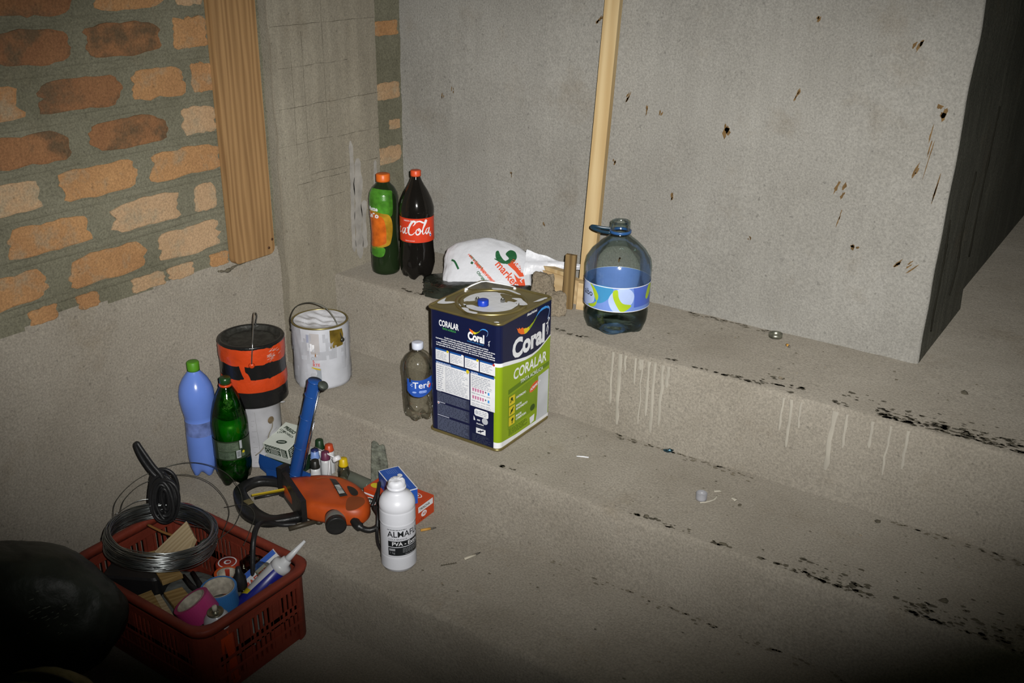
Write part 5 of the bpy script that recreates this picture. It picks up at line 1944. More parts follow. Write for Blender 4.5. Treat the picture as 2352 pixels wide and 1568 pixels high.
into(plate([(-2.025, 1.700, L3 + 0.050), (-1.868, 1.690, L3 + 0.058), (-1.810, 1.690, L3 + 0.060), (-1.806, 1.688, L3 + 0.030), (-1.862, 1.672, L3 + 0.006), (-1.955, 1.688, L3 + 0.022), (-2.018, 1.698, L3 + 0.034)], 0.026, M_GUN), GI).build('handle_frame', t)
into(plate([(-1.985, 1.690, L3 + 0.026), (-1.930, 1.696, L3 + 0.034), (-1.856, 1.696, L3 + 0.042), (-1.850, 1.686, L3 + 0.014), (-1.900, 1.684, L3 + 0.004), (-1.975, 1.682, L3 + 0.004)], 0.012, M_GUN), GI).build('trigger', t)
o = into(MB().box((-1.885, 1.668, L3 + 0.055), (-1.828, 1.712, L3 + 0.059), M_GUN), GI).build('base_plate', t)

# --- little bottles of dye
M_DYE = mat('white_dye_bottle', (0.52, 0.53, 0.54), 0.4, var=0.05)
M_DYEC = clear('clear_vial', (0.78, 0.78, 0.72), (0.32, 0.31, 0.25), 0.2)


def dye(x, y, body_m, cap_col, capname, label, r=0.0150, h=0.058, caph=0.024, capr=0.0126, tilt=(0, 0)):
    t = thing('dye_bottle', label, 'bottle', (x, y, L3), 0, 'small dye bottles')
    MB().lathe([(0, 0.001), (r * 0.9, 0), (r, 0.004), (r, h * 0.72), (r * 0.93, h * 0.86), (capr * 1.08, h * 0.97), (capr * 0.8, h), (capr * 0.8, h + 0.003)], body_m, 28).build('bottle_body', t)
    mb = MB()
    mb.lathe([(0, 0), (capr * 1.12, 0), (capr * 1.12, caph * 0.15), (capr, caph * 0.3), (capr * 0.88, caph * 0.93), (capr * 0.7, caph), (0, caph)], mat(capname, cap_col, 0.4), 24, M=Matrix.Translation((0, 0, h + 0.001)))
    mb.build('cap', t)
    return t


d1 = dye(-1.880, 1.782, M_DYE, (0.16, 0.26, 0.55), 'light_blue_dye_cap', 'small white dye bottle with light blue cap beside the gun barrel', h=0.060)
mb = MB()
mb.lathe([(0.0105, 0), (0.0108, 0.002), (0.0104, 0.012), (0, 0.013)], mat('dark_blue_top', (0.012, 0.02, 0.10), 0.4), 24, M=Matrix.Translation((0, 0, 0.0765)))
mb.build('cap_top', d1)
d2 = dye(-1.843, 1.745, M_DYE, (0.012, 0.012, 0.010), 'black_dye_cap', 'small white dye bottle with black cap, nearest of the dye bottles', h=0.058)
ph = facing((-1.843, 1.745))
pr = Print(wrap(lambda z: 0.0153, ph), 0.004)
pr.rect(-0.012, 0.028, 0.010, 0.031, mat('dye_label_ochre', (0.25, 0.13, 0.03), 0.5))
pr.lines(-0.012, 0.008, 0.012, 0.026, 4, M_CINK, 0.0, 0.5, 0.3, 3)
for i in range(4):
    pr.rect(0.003 + 0.002 * (i % 2), 0.006 + 0.004 * i, 0.007 + 0.002 * (i % 2), 0.008 + 0.004 * i, M_CINK, 0.0003)
pr.build('label_print', d2)
dye(-1.846, 1.790, M_DYE, (0.115, 0.025, 0.060), 'purple_dye_cap', 'small white dye bottle with purple cap behind the black-capped one', h=0.064, caph=0.024)
dye(-1.862, 1.822, M_DYE, (0.45, 0.055, 0.015), 'red_dye_cap', 'small dye bottle with red-orange cap farthest back among the dye bottles', h=0.072, caph=0.020)
dye(-1.900, 1.822, M_DYE, (0.010, 0.035, 0.012), 'deep_green_dye_cap', 'small dye bottle with deep green cap half hidden behind the gun barrel', h=0.066, caph=0.030)
d6 = dye(-1.783, 1.797, M_DYEC, (0.55, 0.38, 0.005), 'yellow_dye_cap', 'small clear vial with yellow cap, rightmost of the dye bottles', h=0.060, r=0.0165)
MB().lathe([(0, 0.003), (0.0140, 0.003), (0.0140, 0.022), (0, 0.026)], mat('silvery_sediment', (0.32, 0.30, 0.24), 0.3, 0.4, var=0.6, vscale=120), 24).build('contents', d6)
# two white dropper caps on their straps, lying across the vials
M_DROP = mat('white_dropper_plastic', (0.66, 0.66, 0.68), 0.4, var=0.04)
for lb_, a, b, r_ in (('white round dropper cap on a long stalk lying across the dye bottles', (-1.897, 1.800, -0.117), (-1.800, 1.782, -0.112), 0.0125),
                      ('white dropper cap hanging down between purple cap and clear vial', (-1.812, 1.772, -0.120), (-1.806, 1.757, -0.166), 0.0105)):
    a, b = Vector(a), Vector(b)
    d = (b - a).normalized()
    t = thing('dropper_cap', lb_, 'cap', M=lookz(d, loc=a))
    L_ = (b - a).length
    MB().tube([(0, 0, 0), (0.001, 0.0, L_ * 0.5), (0, 0, L_)], 0.0024, M_DROP, 8).build('stalk', t)
    mb = MB()
    if r_ > 0.011:
        mb.lathe([(0, -0.006), (r_ * 0.9, -0.006), (r_, -0.003), (r_, 0.006), (r_ * 0.8, 0.008), (0, 0.008)], M_DROP, 24, M=Matrix.Translation((0, 0, L_ + 0.007)) @ Matrix.Rotation(0.9, 4, 'X'))
    else:
        mb.lathe([(0, 0), (r_ * 0.75, 0), (r_ * 0.95, 0.004), (r_, 0.018), (r_ * 0.8, 0.024), (0, 0.024)], M_DROP, 20, M=Matrix.Translation((0, 0, L_ - 0.004)))
    mb.build('cap', t)

# --- orange jigsaw lying on its side
M_SAW = mat('orange_tool_shell', (0.42, 0.062, 0.008), 0.45, var=0.20, vscale=18)
M_SAWDK = mat('black_tool_shell', (0.012, 0.012, 0.012), 0.40, var=0.3, bump=0.15)
t = thing('jigsaw', 'orange and black electric jigsaw lying on its side beside the red crate', 'power tool', (-1.72, 1.65, L3))
SB = Vector((-1.72, 1.65, L3))
IV = Matrix.Translation(-SB)
out = [(-1.868, 1.640), (-1.742, 1.590), (-1.695, 1.592), (-1.645, 1.612), (-1.600, 1.632), (-1.580, 1.664), (-1.600, 1.705), (-1.650, 1.735), (-1.715, 1.750), (-1.785, 1.738), (-1.840, 1.690)]
out = [(p.x, p.y) for p in smooth_path([(a, b, 0) for a, b in out], 4, True)]
cx_ = sum(a for a, b in out) / len(out)
cy_ = sum(b for a, b in out) / len(out)
mb = MB()
rings = []
for k, z in ((0.93, 0.012), (1.0, 0.022), (1.0, 0.040), (0.97, 0.054), (0.90, 0.063), (0.75, 0.0675), (0.4, 0.069)):
    rings.append([(cx_ + (a - cx_) * k - SB.x, cy_ + (b - cy_) * k - SB.y, z) for a, b in out])
n = len(out)
vs = [p for r_ in rings for p in r_]
fs = []
for k in range(len(rings) - 1):
    for i in range(n):
        j = (i + 1) % n
        fs.append((k * n + i, k * n + j, (k + 1) * n + j, (k + 1) * n + i))
fs += [tuple(range(n - 1, -1, -1)), tuple((len(rings) - 1) * n + i for i in range(n))]
mb.add(vs, fs, M_SAW, True)
mb.build('body_shell', t)


def sawtop(u, v, l):
    return (u - SB.x, v - SB.y, 0.0695 + l - 0.012 * max(0.0, (math.hypot((u - cx_) / 0.13, (v - cy_) / 0.075)) ** 2 - 0.25))


pr = Print(sawtop, 0.01)
pr.poly([(-1.756, 1.712), (-1.744, 1.722), (-1.650, 1.672), (-1.662, 1.655)], M_SAWDK, 0.0022)
pr.poly([(-1.715, 1.690), (-1.706, 1.699), (-1.664, 1.676), (-1.673, 1.664)], mat('rating_plate', (0.40, 0.42, 0.40), 0.4), 0.0032)
pr.poly(s2([(-1.685, 1.708), (-1.668, 1.714), (-1.644, 1.705), (-1.632, 1.690), (-1.640, 1.680), (-1.662, 1.690)], 4, True), M_SAWDK, 0.0022)
pr.poly(s2([(-1.640, 1.665), (-1.615, 1.690), (-1.592, 1.675), (-1.592, 1.640), (-1.612, 1.625)], 4, True), mat('worn_orange_brown', (0.20, 0.045, 0.010), 0.6), 0.0034)
pr.stroke(s2([(-1.782, 1.690), (-1.772, 1.706), (-1.752, 1.716), (-1.738, 1.722)], 5), 0.004, mat('scraped_shell', (0.40, 0.20, 0.09), 0.6), 0.0022)
pr.lines(-1.707, -1.675, 1.675, 1.688, 3, M_SAWDK, 0.0042, 0.4, 0.2, 4)
pr.build('rating_label', t)
into(plate([(-1.876, 1.652, L3 + 0.085), (-1.722, 1.580, L3 + 0.075), (-1.722, 1.580, L3 + 0.002), (-1.876, 1.652, L3 + 0.002)], 0.014, M_SAWDK), IV).build('sole_plate', t)
into(MB().box((-1.885, 1.640, L3 + 0.002), (-1.868, 1.672, L3 + 0.094), M_SAWDK), IV).build('sole_bracket', t)
mb = MB()
mb.box((-0.070, -0.040, 0.004), (-0.006, -0.012, 0.050), M_SAWDK, M=Matrix.Translation((-1.755 - SB.x, 1.655 - SB.y, 0)) @ Matrix.Rotation(math.radians(-26), 4, 'Z'))
mb.build('blade_clamp', t)
# dark guide loop flat on the step
path = smooth_path([(-1.835, 1.700, 0), (-1.888, 1.692, 0), (-1.945, 1.678, 0), (-1.985, 1.645, 0), (-1.985, 1.590, 0), (-1.935, 1.545, 0), (-1.868, 1.515, 0), (-1.808, 1.520, 0), (-1.775, 1.556, 0), (-1.752, 1.590, 0)], 7)
mb = MB()
vs = []
N_ = len(path)
for i, p in enumerate(path):
    tn = (path[min(i + 1, N_ - 1)] - path[max(i - 1, 0)]).normalized()
    nr_ = Vector((-tn.y, tn.x, 0))
    a = i / (N_ - 1)
    wi, wo = 0.016 + 0.016 * math.sin(PI * min(1, max(0, (a - 0.45) / 0.4))), 0.015
    for q, z in ((p + nr_ * wi, 0.001), (p - nr_ * wo, 0.001), (p - nr_ * wo, 0.018), (p - nr_ * (wo - 0.004), 0.021), (p + nr_ * (wi - 0.004), 0.021), (p + nr_ * wi, 0.018)):
        vs.append((q.x - SB.x, q.y - SB.y, z))
fs = []
for i in range(N_ - 1):
    for k in range(6):
        fs.append((i * 6 + k, (i + 1) * 6 + k, (i + 1) * 6 + (k + 1) % 6, i * 6 + (k + 1) % 6))
fs += [tuple(range(6)), tuple((N_ - 1) * 6 + k for k in range(5, -1, -1))]
mb.add(vs, fs, M_SAWDK, True)
mb.build('guide_loop', t)
M_YB = mat('yellow_blade_paint', (0.42, 0.30, 0.012), 0.45)
into(plate([(-1.898, 1.556, L3 + 0.042), (-1.845, 1.632, L3 + 0.044), (-1.849, 1.636, L3 + 0.036), (-1.903, 1.559, L3 + 0.036)], 0.0045, M_YB), IV).build('saw_blade', t, 'yellow saw blade')
into(MB().tube([(-1.895, 1.562, L3 + 0.030), (-1.850, 1.628, L3 + 0.032)], 0.004, M_SAWDK, 6), IV).build('blade_holder', t)
mb = MB()
mb.prism([(-0.013, -0.006), (0.010, -0.010), (0.014, 0.006), (-0.008, 0.012)], 0.0, 0.012, mat('dusty_shoe_insert', (0.17, 0.14, 0.06), 0.8, var=0.3), M=Matrix.Translation((-1.905 - SB.x, 1.548 - SB.y, 0.012)))
mb.build('shoe_insert', t)
# dust port
pa, pb = Vector((-1.712, 1.622, 0.040)), Vector((-1.600, 1.588, 0.030))
dv = Vector((0.74, -0.66, -0.07)).normalized()
PM = lookz(dv, loc=Vector((-1.672 - SB.x, 1.640 - SB.y, 0.034)))
MB().lathe([(0, 0), (0.0255, 0), (0.0275, 0.004), (0.0265, 0.034)], M_SAWDK, 32, M=PM).build('dust_port', t)
MB().lathe([(0.0265, 0.034), (0.0272, 0.035), (0.0272, 0.055), (0.0265, 0.056)], mat('grey_metal_ring', (0.22, 0.22, 0.20), 0.45, 0.5), 32, M=PM).build('port_ring', t)
MB().lathe([(0.0265, 0.056), (0.0270, 0.057), (0.0270, 0.072), (0.0255, 0.074), (0.020, 0.072), (0, 0.072)], M_SAWDK, 32, M=PM).build('port_cap', t)
mb = MB()
mb.tube([(-1.735 - SB.x, 1.534 - SB.y, 0.0075), (-1.700 - SB.x, 1.606 - SB.y, 0.0085)], 0.0068, mat('grimy_rod', (0.055, 0.045, 0.03), 0.5, 0.3), 10)
mb.lathe([(0, 0), (0.010, 0), (0.010, 0.010), (0, 0.010)], mat('grimy_rod', (0.055, 0.045, 0.03), 0.5, 0.3), 8, M=Matrix.Translation((-1.698 - SB.x, 1.608 - SB.y, 0.001)))
mb.build('guide_rod', t)
mb = MB()
mb.lathe([(0, 0), (0.009, 0), (0.010, 0.004), (0.010, 0.016), (0, 0.017)], mat('coppery_screw', (0.24, 0.075, 0.02), 0.5, 0.3), 14, M=Matrix.Translation((-1.724 - SB.x, 1.604 - SB.y, 0.018)))
mb.build('clamp_screw', t)
# grip end and cord guard on the right
hp_ = smooth_path([(-1.600, 1.640, 0.030), (-1.578, 1.634, 0.022), (-1.552, 1.642, 0.016), (-1.540, 1.664, 0.020), (-1.556, 1.690, 0.032), (-1.585, 1.705, 0.042)], 6)
MB().tube([(p.x - SB.x, p.y - SB.y, p.z) for p in hp_], [0.0125] * 8 + [0.008] * (len(hp_) - 8), M_SAWDK, 12).build('grip', t)
cp = smooth_path([(-1.590, 1.700, L3 + 0.045), (-1.602, 1.742, L3 + 0.075), (-1.592, 1.735, L3 + 0.100), (-1.566, 1.700, L3 + 0.085), (-1.545, 1.672, L3 + 0.040), (-1.530, 1.650, L3 + 0.010), (-1.500, 1.620, L3 + 0.006), (-1.470, 1.600, L3 + 0.006), (-1.455, 1.585, L3 + 0.006)], 8)
MB().tube([(p - SB) for p in cp], 0.0046, BLACKP, 8).build('cord', t)

# --- thick black cable from the step down into the crate
cb = smooth_path([(-1.735, 1.562, L3 + 0.007), (-1.762, 1.535, L3 + 0.010), (-1.775, 1.500, L3 + 0.030), (-1.760, 1.455, L3 + 0.052), (-1.735, 1.415, L3 + 0.040), (-1.720, 1.392, L3 - 0.010), (-1.712, 1.380, L3 - 0.060), (-1.705, 1.365, L3 - 0.10)], 8)
o = MB().tube(cb, 0.0068, BLACKP, 10).build('black_cable')
tag(o, 'thick black cable running over the crate rim into the red crate', 'cable')
# --- red box, blue box, grey tube, old blade
M_RBOX = mat('red_carton', (0.50, 0.055, 0.012), 0.40, var=0.06)
t = thing('red_box', 'flat red carton lying behind the white glue bottle', 'box', (-1.573, 1.790, L3), math.radians(1.5))
mb = MB()
mb.prism([(-0.091, -0.039), (0.091, -0.039), (0.091, 0.039), (-0.091, 0.039)], 0.0005, 0.054, M_RBOX, bev=0.0008)
mb.build('carton', t)
allp = MB()
pr = Print(lambda u, v, l: (0.0914 + l, u, v))
pr.poly([(-0.030, 0.031), (0.034, 0.031), (0.034, 0.049), (-0.030, 0.049)], WHITE)
pr.text('TRINCHA', -0.026, 0.036, 0.0105, M_CINK, 0.0003, bold=0.02)
pr.disc(-0.006, 0.020, 0.012, 0.0085, WHITE)
pr.text('XG', -0.0125, 0.0165, 0.010, M_RBOX, 0.0003, bold=0.04)
pr.text('1 KG', -0.028, 0.004, 0.010, mat('dark_red_print', (0.16, 0.02, 0.008), 0.5), 0.0, bold=0.02)
pq = Print(lambda u, v, l: (u, v, 0.0544 + l))
pq.disc(0.048, 0.010, 0.024, 0.012, WHITE)
pq.disc(0.048, 0.010, 0.021, 0.0100, M_RBOX, 0.0003)
pq.disc(0.048, 0.010, 0.014, 0.006, WHITE, 0.0005)
pq.disc(-0.070, -0.012, 0.016, 0.012, YEL)
ps = Print(lambda u, v, l: (u, -0.0394 - l, v))
ps.rect(-0.090, 0.036, -0.02, 0.041, WHITE)
ps.disc(-0.065, 0.020, 0.017, 0.011, WHITE)
ps.disc(-0.065, 0.020, 0.014, 0.009, M_CINK, 0.0003)
ps.text('KG', -0.073, 0.0155, 0.011, WHITE, 0.0006, bold=0.03)


def join(prs, name, parent):
    allp = MB()
    for q in prs:
        o_ = len(allp.v)
        allp.v += q.mb.v
        for f, mi, s_ in zip(q.mb.f, q.mb.m, q.mb.s):
            allp.f.append(tuple(a + o_ for a in f))
            allp.m.append(allp.mi(q.mb.mats[mi]))
            allp.s.append(s_)
    o = allp.build(name, parent)
    o['kind'] = 'stuff'
    return o


join((pr, pq, ps), 'carton_print', t)
M_BBOX = mat('blue_carton', (0.018, 0.085, 0.40), 0.38, var=0.05)
t = thing('blue_box', 'small blue and white carton lying on top of the red carton', 'box', (-1.562, 1.776, L3 + 0.0552), math.radians(-27))
mb = MB()
mb.prism([(-0.066, -0.029), (0.066, -0.029), (0.066, 0.029), (-0.066, 0.029)], 0.0, 0.046, M_BBOX, bev=0.0006)
mb.build('carton', t)
pr = Print(lambda u, v, l: (u, v, 0.0463 + l))
for a, b in (((-0.066, -0.029), (0.066, -0.029)), ((0.066, -0.029), (0.066, 0.029)), ((0.066, 0.029), (-0.066, 0.029)), ((-0.066, 0.029), (-0.066, -0.029))):
    pr.stroke([a, b], 0.0026, WHITE)
pr.disc(-0.018, 0.014, 0.009, 0.0065, WHITE, 0.0002)
pr.disc(-0.008, -0.002, 0.013, 0.007, M_CINK, 0.0002)
pr.text('M', -0.013, -0.006, 0.010, M_BBOX, 0.0004, bold=0.04)
pr.text('PARAFUSO', 0.012, -0.016, 0.009, WHITE, 0.0002, bold=0.02, rot=0.0)
pr.lines(-0.058, -0.030, -0.014, 0.016, 6, mat('pale_blue_lines', (0.10, 0.20, 0.55), 0.4), 0.0002, 0.4, 0.3, 3)
pr.lines(0.012, 0.055, 0.002, 0.014, 3, mat('pale_blue_lines', (0.10, 0.20, 0.55), 0.4), 0.0002, 0.4, 0.3, 4)
ps = Print(lambda u, v, l: (u, -0.0294 - l, v))
ps.stroke([(-0.066, 0.0455), (0.066, 0.0455)], 0.0022, WHITE)
ps.disc(-0.040, 0.022, 0.012, 0.010, mat('pale_blue_lines', (0.10, 0.20, 0.55), 0.4))
pe = Print(lambda u, v, l: (0.0664 + l, u, v))
pe.stroke([(-0.029, 0.0455), (0.029, 0.0455)], 0.0022, WHITE)
pe.stroke([(-0.0285, 0.0), (-0.0285, 0.046)], 0.0022, WHITE)
pe.lines(-0.022, 0.022, 0.012, 0.034, 3, WHITE, 0.0, 0.3, 0.3, 6)
join((pr, ps, pe), 'carton_print', t)
M_GTUBE = milky('grey_tube_plastic', (0.13, 0.145, 0.115), 0.25, 0.3)
A, B = Vector((-1.795, 1.812, L3 + 0.0185)), Vector((-1.690, 1.808, L3 + 0.0185))
t = thing('grey_tube', 'grey translucent plastic tube lying between the dye bottles and the red carton', 'tube', M=lookz(B - A, loc=A))
MB().lathe([(0, 0), (0.016, 0.0), (0.018, 0.003), (0.018, 0.100), (0.0165, 0.104), (0.0165, 0.006)], M_GTUBE, 28).build('tube', t)
M_OLDM = mat('mortar_caked_steel', (0.135, 0.145, 0.115), 0.6, 0.2, var=0.55, vscale=70, bump=0.5, bscale=80)
t = thing('old_blade', 'upright mortar-caked metal blade standing behind the blue carton', 'blade', (-1.672, 1.822, L3))
mb = MB()
z_ = 0.0
pts = [(-0.024, 0.0), (0.026, 0.0), (0.027, 0.090), (0.020, 0.148), (0.015, 0.154), (0.004, 0.150), (0.000, 0.158), (-0.010, 0.164), (-0.016, 0.160), (-0.020, 0.10)]
mb.prism(pts, -0.002, 0.002, M_OLDM, M=Matrix.Rotation(PI / 2, 4, 'X') @ Matrix.Rotation(0.5, 4, 'Y'))
mb.tube([(-0.010, -0.003, 0.004), (-0.008, -0.004, 0.09), (-0.011, -0.002, 0.155)], 0.0035, M_OLDM, 6)
mb.build('blade', t)

# --- white glue bottle
M_GLUE = mat('white_bottle_plastic', (0.66, 0.67, 0.72), 0.38, var=0.03)
M_GLUEK = mat('black_label_print', (0.012, 0.014, 0.016), 0.4)
M_GLUELAB = mat('white_paper_label', (0.60, 0.61, 0.66), 0.45, var=0.03)
loc = (-1.405, 1.592, L3)
t = thing('glue_bottle', 'ribbed white glue bottle with black and white label, uncapped, on the lower step', 'bottle', loc)
pf = [(0, 0.003), (0.034, 0.0), (0.0405, 0.004), (0.0425, 0.010)]
for i in range(8):
    z = 0.012 + i * 0.0044
    pf += [(0.0444, z), (0.0422, z + 0.0022)]
pf += [(0.0432, 0.048), (0.0432, 0.134)]
for i in range(8):
    z = 0.138 + i * 0.0042
    pf += [(0.0448, z), (0.0424, z + 0.0021)]
pf += [(0.0440, 0.174), (0.0445, 0.182), (0.0425, 0.192), (0.036, 0.203), (0.0245, 0.211), (0.0215, 0.215), (0.0215, 0.222), (0.0235, 0.223), (0.0235, 0.227), (0.0195, 0.228), (0.0195, 0.235)]
MB().lathe(pf, M_GLUE, 56).build('bottle_body', t)
mb = MB()


def torn(r, z, th):
    return r * (1 + 0.10 * n3(math.cos(th) * 2, math.sin(th) * 2, z * 200)), z + 0.003 * n3(math.cos(th) * 3, math.sin(th) * 3, 7)


mb.lathe([(0.0205, 0.226), (0.0215, 0.231), (0.0200, 0.240), (0.0155, 0.245), (0.008, 0.243), (0, 0.2425)], M_GLUE, 36, torn)
mb.build('torn_seal', t)
ph = facing(loc)
pr = Print(wrap(lambda z: 0.0435, ph), 0.006)
pr.rect(-0.060, 0.050, 0.10, 0.133, M_GLUELAB)
pr.rect(-0.026, 0.054, 0.10, 0.0775, M_GLUEK, 0.0004)
pr.rect(-0.026, 0.0795, 0.10, 0.0955, M_GLUEK, 0.0004)
pr.build('label', t)
pr = Print(wrap(lambda z: 0.0442, ph), 0.003)
pr.text('ALMAFLUX', -0.0275, 0.1075, 0.0235, M_GLUEK, bold=0.01, sx=0.92)
pr.text('COLA BRANCA', -0.0250, 0.0985, 0.0068, M_GLUEK)
pr.text('PVA - Extra', -0.0165, 0.0830, 0.0150, WHITE, 0.0002, bold=0.02)
pr.lines(-0.028, 0.022, 0.1265, 0.1295, 1, M_GLUEK, 0.0, 0.5, 0.05, 3)
pr.rect(-0.0235, 0.068, -0.0085, 0.0745, mat('label_grey', (0.30, 0.31, 0.33), 0.5), 0.0002)
pr.text('1 kg', -0.0225, 0.0600, 0.0080, mat('label_grey', (0.30, 0.31, 0.33), 0.5), 0.0002)
pr.lines(0.010, 0.060, 0.0615, 0.0755, 4, mat('label_grey', (0.30, 0.31, 0.33), 0.5), 0.0002, 0.3, 0.2, 8)
pr.text('Peso líquido', 0.016, 0.0560, 0.0050, mat('label_grey', (0.30, 0.31, 0.33), 0.5), 0.0002, shear=0.2)
pr.build('lettering', t)

# ================================================================== LITTER ON THE STEPS
def litter(mb, name, label, cat, loc, rz=0.0, group=None):
    o = mb.build(name)
    o.location = loc
    o.rotation_euler = (0, 0, rz)
    return tag(o, label, cat, group)


M_FILT = mat('cork_filter', (0.50, 0.26, 0.05), 0.7)
M_ASH = mat('ash_grey', (0.10, 0.09, 0.075), 0.95, var=0.5, vscale=150)
M_PAPER = mat('cigarette_paper', (0.50, 0.46, 0.37), 0.8)


def butt(label, a, b, z, ash=True):
    a, b = Vector((*a, z)), Vector((*b, z))
    d = (b - a).normalized()
    t = thing('cigarette_end', label, 'cigarette end', M=frame(d, Vector((0, 0, 1)).cross(d), Vector((0, 0, 1)), a), group='cigarette ends')
    L_ = (b - a).length
    MB().tube([(0, 0, 0.0038), (L_ * 0.62, 0, 0.0038)], 0.0036, M_FILT, 10).build('filter', t)
    MB().tube([(L_ * 0.62, 0, 0.0036), (L_ * 0.8, 0.001, 0.003), (L_, 0.002, 0.002)], [0.0035, 0.003, 0.001], M_ASH, 8).build('burnt_tip', t)


butt('short orange cigarette end lying right of the glue bottle', (-1.452, 1.735), (-1.426, 1.770), L3 + 0.0)
butt('cigarette end lying under the wall near the free end of the back wall', (-0.778, 2.488), (-0.766, 2.478), L1 + 0.002)
A, B = Vector((-1.281, 1.700, L3)), Vector((-1.262, 1.748, L3))
d = (B - A).normalized()
t = thing('paper_roll_up', 'flattened pale rolled cigarette on the lower step in front of the riser', 'cigarette end', M=frame(d, Vector((0, 0, 1)).cross(d), Vector((0, 0, 1)), A))
MB().tube([(0.0, 0, 0.003), (0.018, 0.0, 0.0034), (0.034, 0, 0.003)], (0.0022, 0.0042), M_PAPER, 8, squash=Vector((0, 0, 1))).build('paper', t)
MB().tube([(0.034, 0, 0.003), (0.042, 0.002, 0.0026), (0.050, 0.003, 0.002)], [0.003, 0.0024, 0.0012], M_ASH, 8).build('burnt_tip', t)
mb = MB()
for i in range(7):
    mb.lathe([(0, 0), (0.003, 0.0), (0.002, 0.0015), (0, 0.002)], M_DIRT_GAP, 7, M=Matrix.Translation((-0.012 * i * 0.5, 0.004 * n3(i, 2, 2), 0)))
o = litter(mb, 'spilt_ash', 'small trail of ash beside the flattened cigarette', 'ash', (-1.290, 1.676, L3 + 0.0005), 0.9)
o['kind'] = 'stuff'
litter(MB().tube([(-0.016, 0, 0.002), (0.0, 0.0006, 0.0022), (0.016, 0, 0.002)], (0.0016, 0.0026), WHITE, 8, squash=Vector((0, 0, 1))), 'white_stick', 'short white stick lying on the middle step right of the tin', 'scrap', (-1.131, 2.020, L2 + 0.001), 0.42)
# crumpled foil
rgf = random.Random(4)
bm = bmesh.new()
bmesh.ops.create_icosphere(bm, subdivisions=2, radius=1.0)
bm.verts.index_update()
vs = [(v.co.x * 0.013 * (0.6 + 0.8 * rgf.random()), v.co.y * 0.008 * (0.6 + 0.8 * rgf.random()), 0.006 + v.co.z * 0.006 * (0.5 + 0.5 * rgf.random())) for v in bm.verts]
fs = [tuple(v.index for v in f.verts) for f in bm.faces]
bm.free()
litter(MB().add(vs, fs, mat('blue_foil', (0.07, 0.15, 0.20), 0.22, 0.9, var=0.8, vscale=160)), 'foil_scrap', 'crumpled blue foil wrapper at the foot of the top riser', 'wrapper', (-0.958, 2.178, L2 + 0.001), 0.5)
M_CLEARCAP = milky('translucent_cap', (0.42, 0.42, 0.45), 0.45, 0.3)
mb = MB()
mb.lathe([(0, 0.0), (0.0135, 0.0), (0.0138, 0.002), (0.0138, 0.017), (0.0128, 0.018), (0.0126, 0.003)], M_CLEARCAP, 30)
t = thing('translucent_bottle_cap', 'translucent bottle cap lying mouth up on the middle step', 'bottle cap', (-0.789, 2.011, L2 + 0.002))
mb.build('cap_shell', t)
M_PEEL = mat('pale_peel', (0.45, 0.42, 0.35), 0.7)


def scrap(label, cat, pts, z, m=M_PEEL, w=0.004, h=0.0012, name='paper_scrap'):
    P_ = smooth_path([(x, y, 0) for x, y in pts], 5)
    c = P_[len(P_) // 2].copy()
    mb = MB().tube([(p.x - c.x, p.y - c.y, h + 0.0008 * (1 + n3(i * 0.5, 1, 1))) for i, p in enumerate(P_)], (h, w), m, 8, squash=Vector((0, 0, 1)))
    return litter(mb, name, label, cat, (c.x, c.y, z + 0.001))


scrap('curved pale peel beside the translucent cap', 'scrap', [(-0.762, 2.045), (-0.762, 2.025), (-0.772, 2.005), (-0.784, 1.992)], L2, w=0.0026)
scrap('small pale scrap behind the translucent cap on the middle step', 'scrap', [(-0.778, 2.062), (-0.764, 2.074)], L2)
scrap('pale crumpled scrap right of the curved peel on the middle step', 'scrap', [(-0.728, 2.058), (-0.716, 2.052)], L2, w=0.005, h=0.002)


def clod(label, x, y, z, s, seed, group='specks of dry mortar', m=M_DIRT_GAP):
    rg_ = random.Random(seed)
    bm = bmesh.new()
    bmesh.ops.create_icosphere(bm, subdivisions=1, radius=1.0)
    bm.verts.index_update()
    vs = [(v.co.x * s * (0.7 + 0.7 * rg_.random()), v.co.y * s * (0.5 + 0.6 * rg_.random()), max(0, v.co.z * s * 0.5 + s * 0.3)) for v in bm.verts]
    fs = [tuple(v.index for v in f.verts) for f in bm.faces]
    bm.free()
    return litter(MB().add(vs, fs, m), 'clod', label, 'debris', (x, y, z), rg_.random() * 3, group)


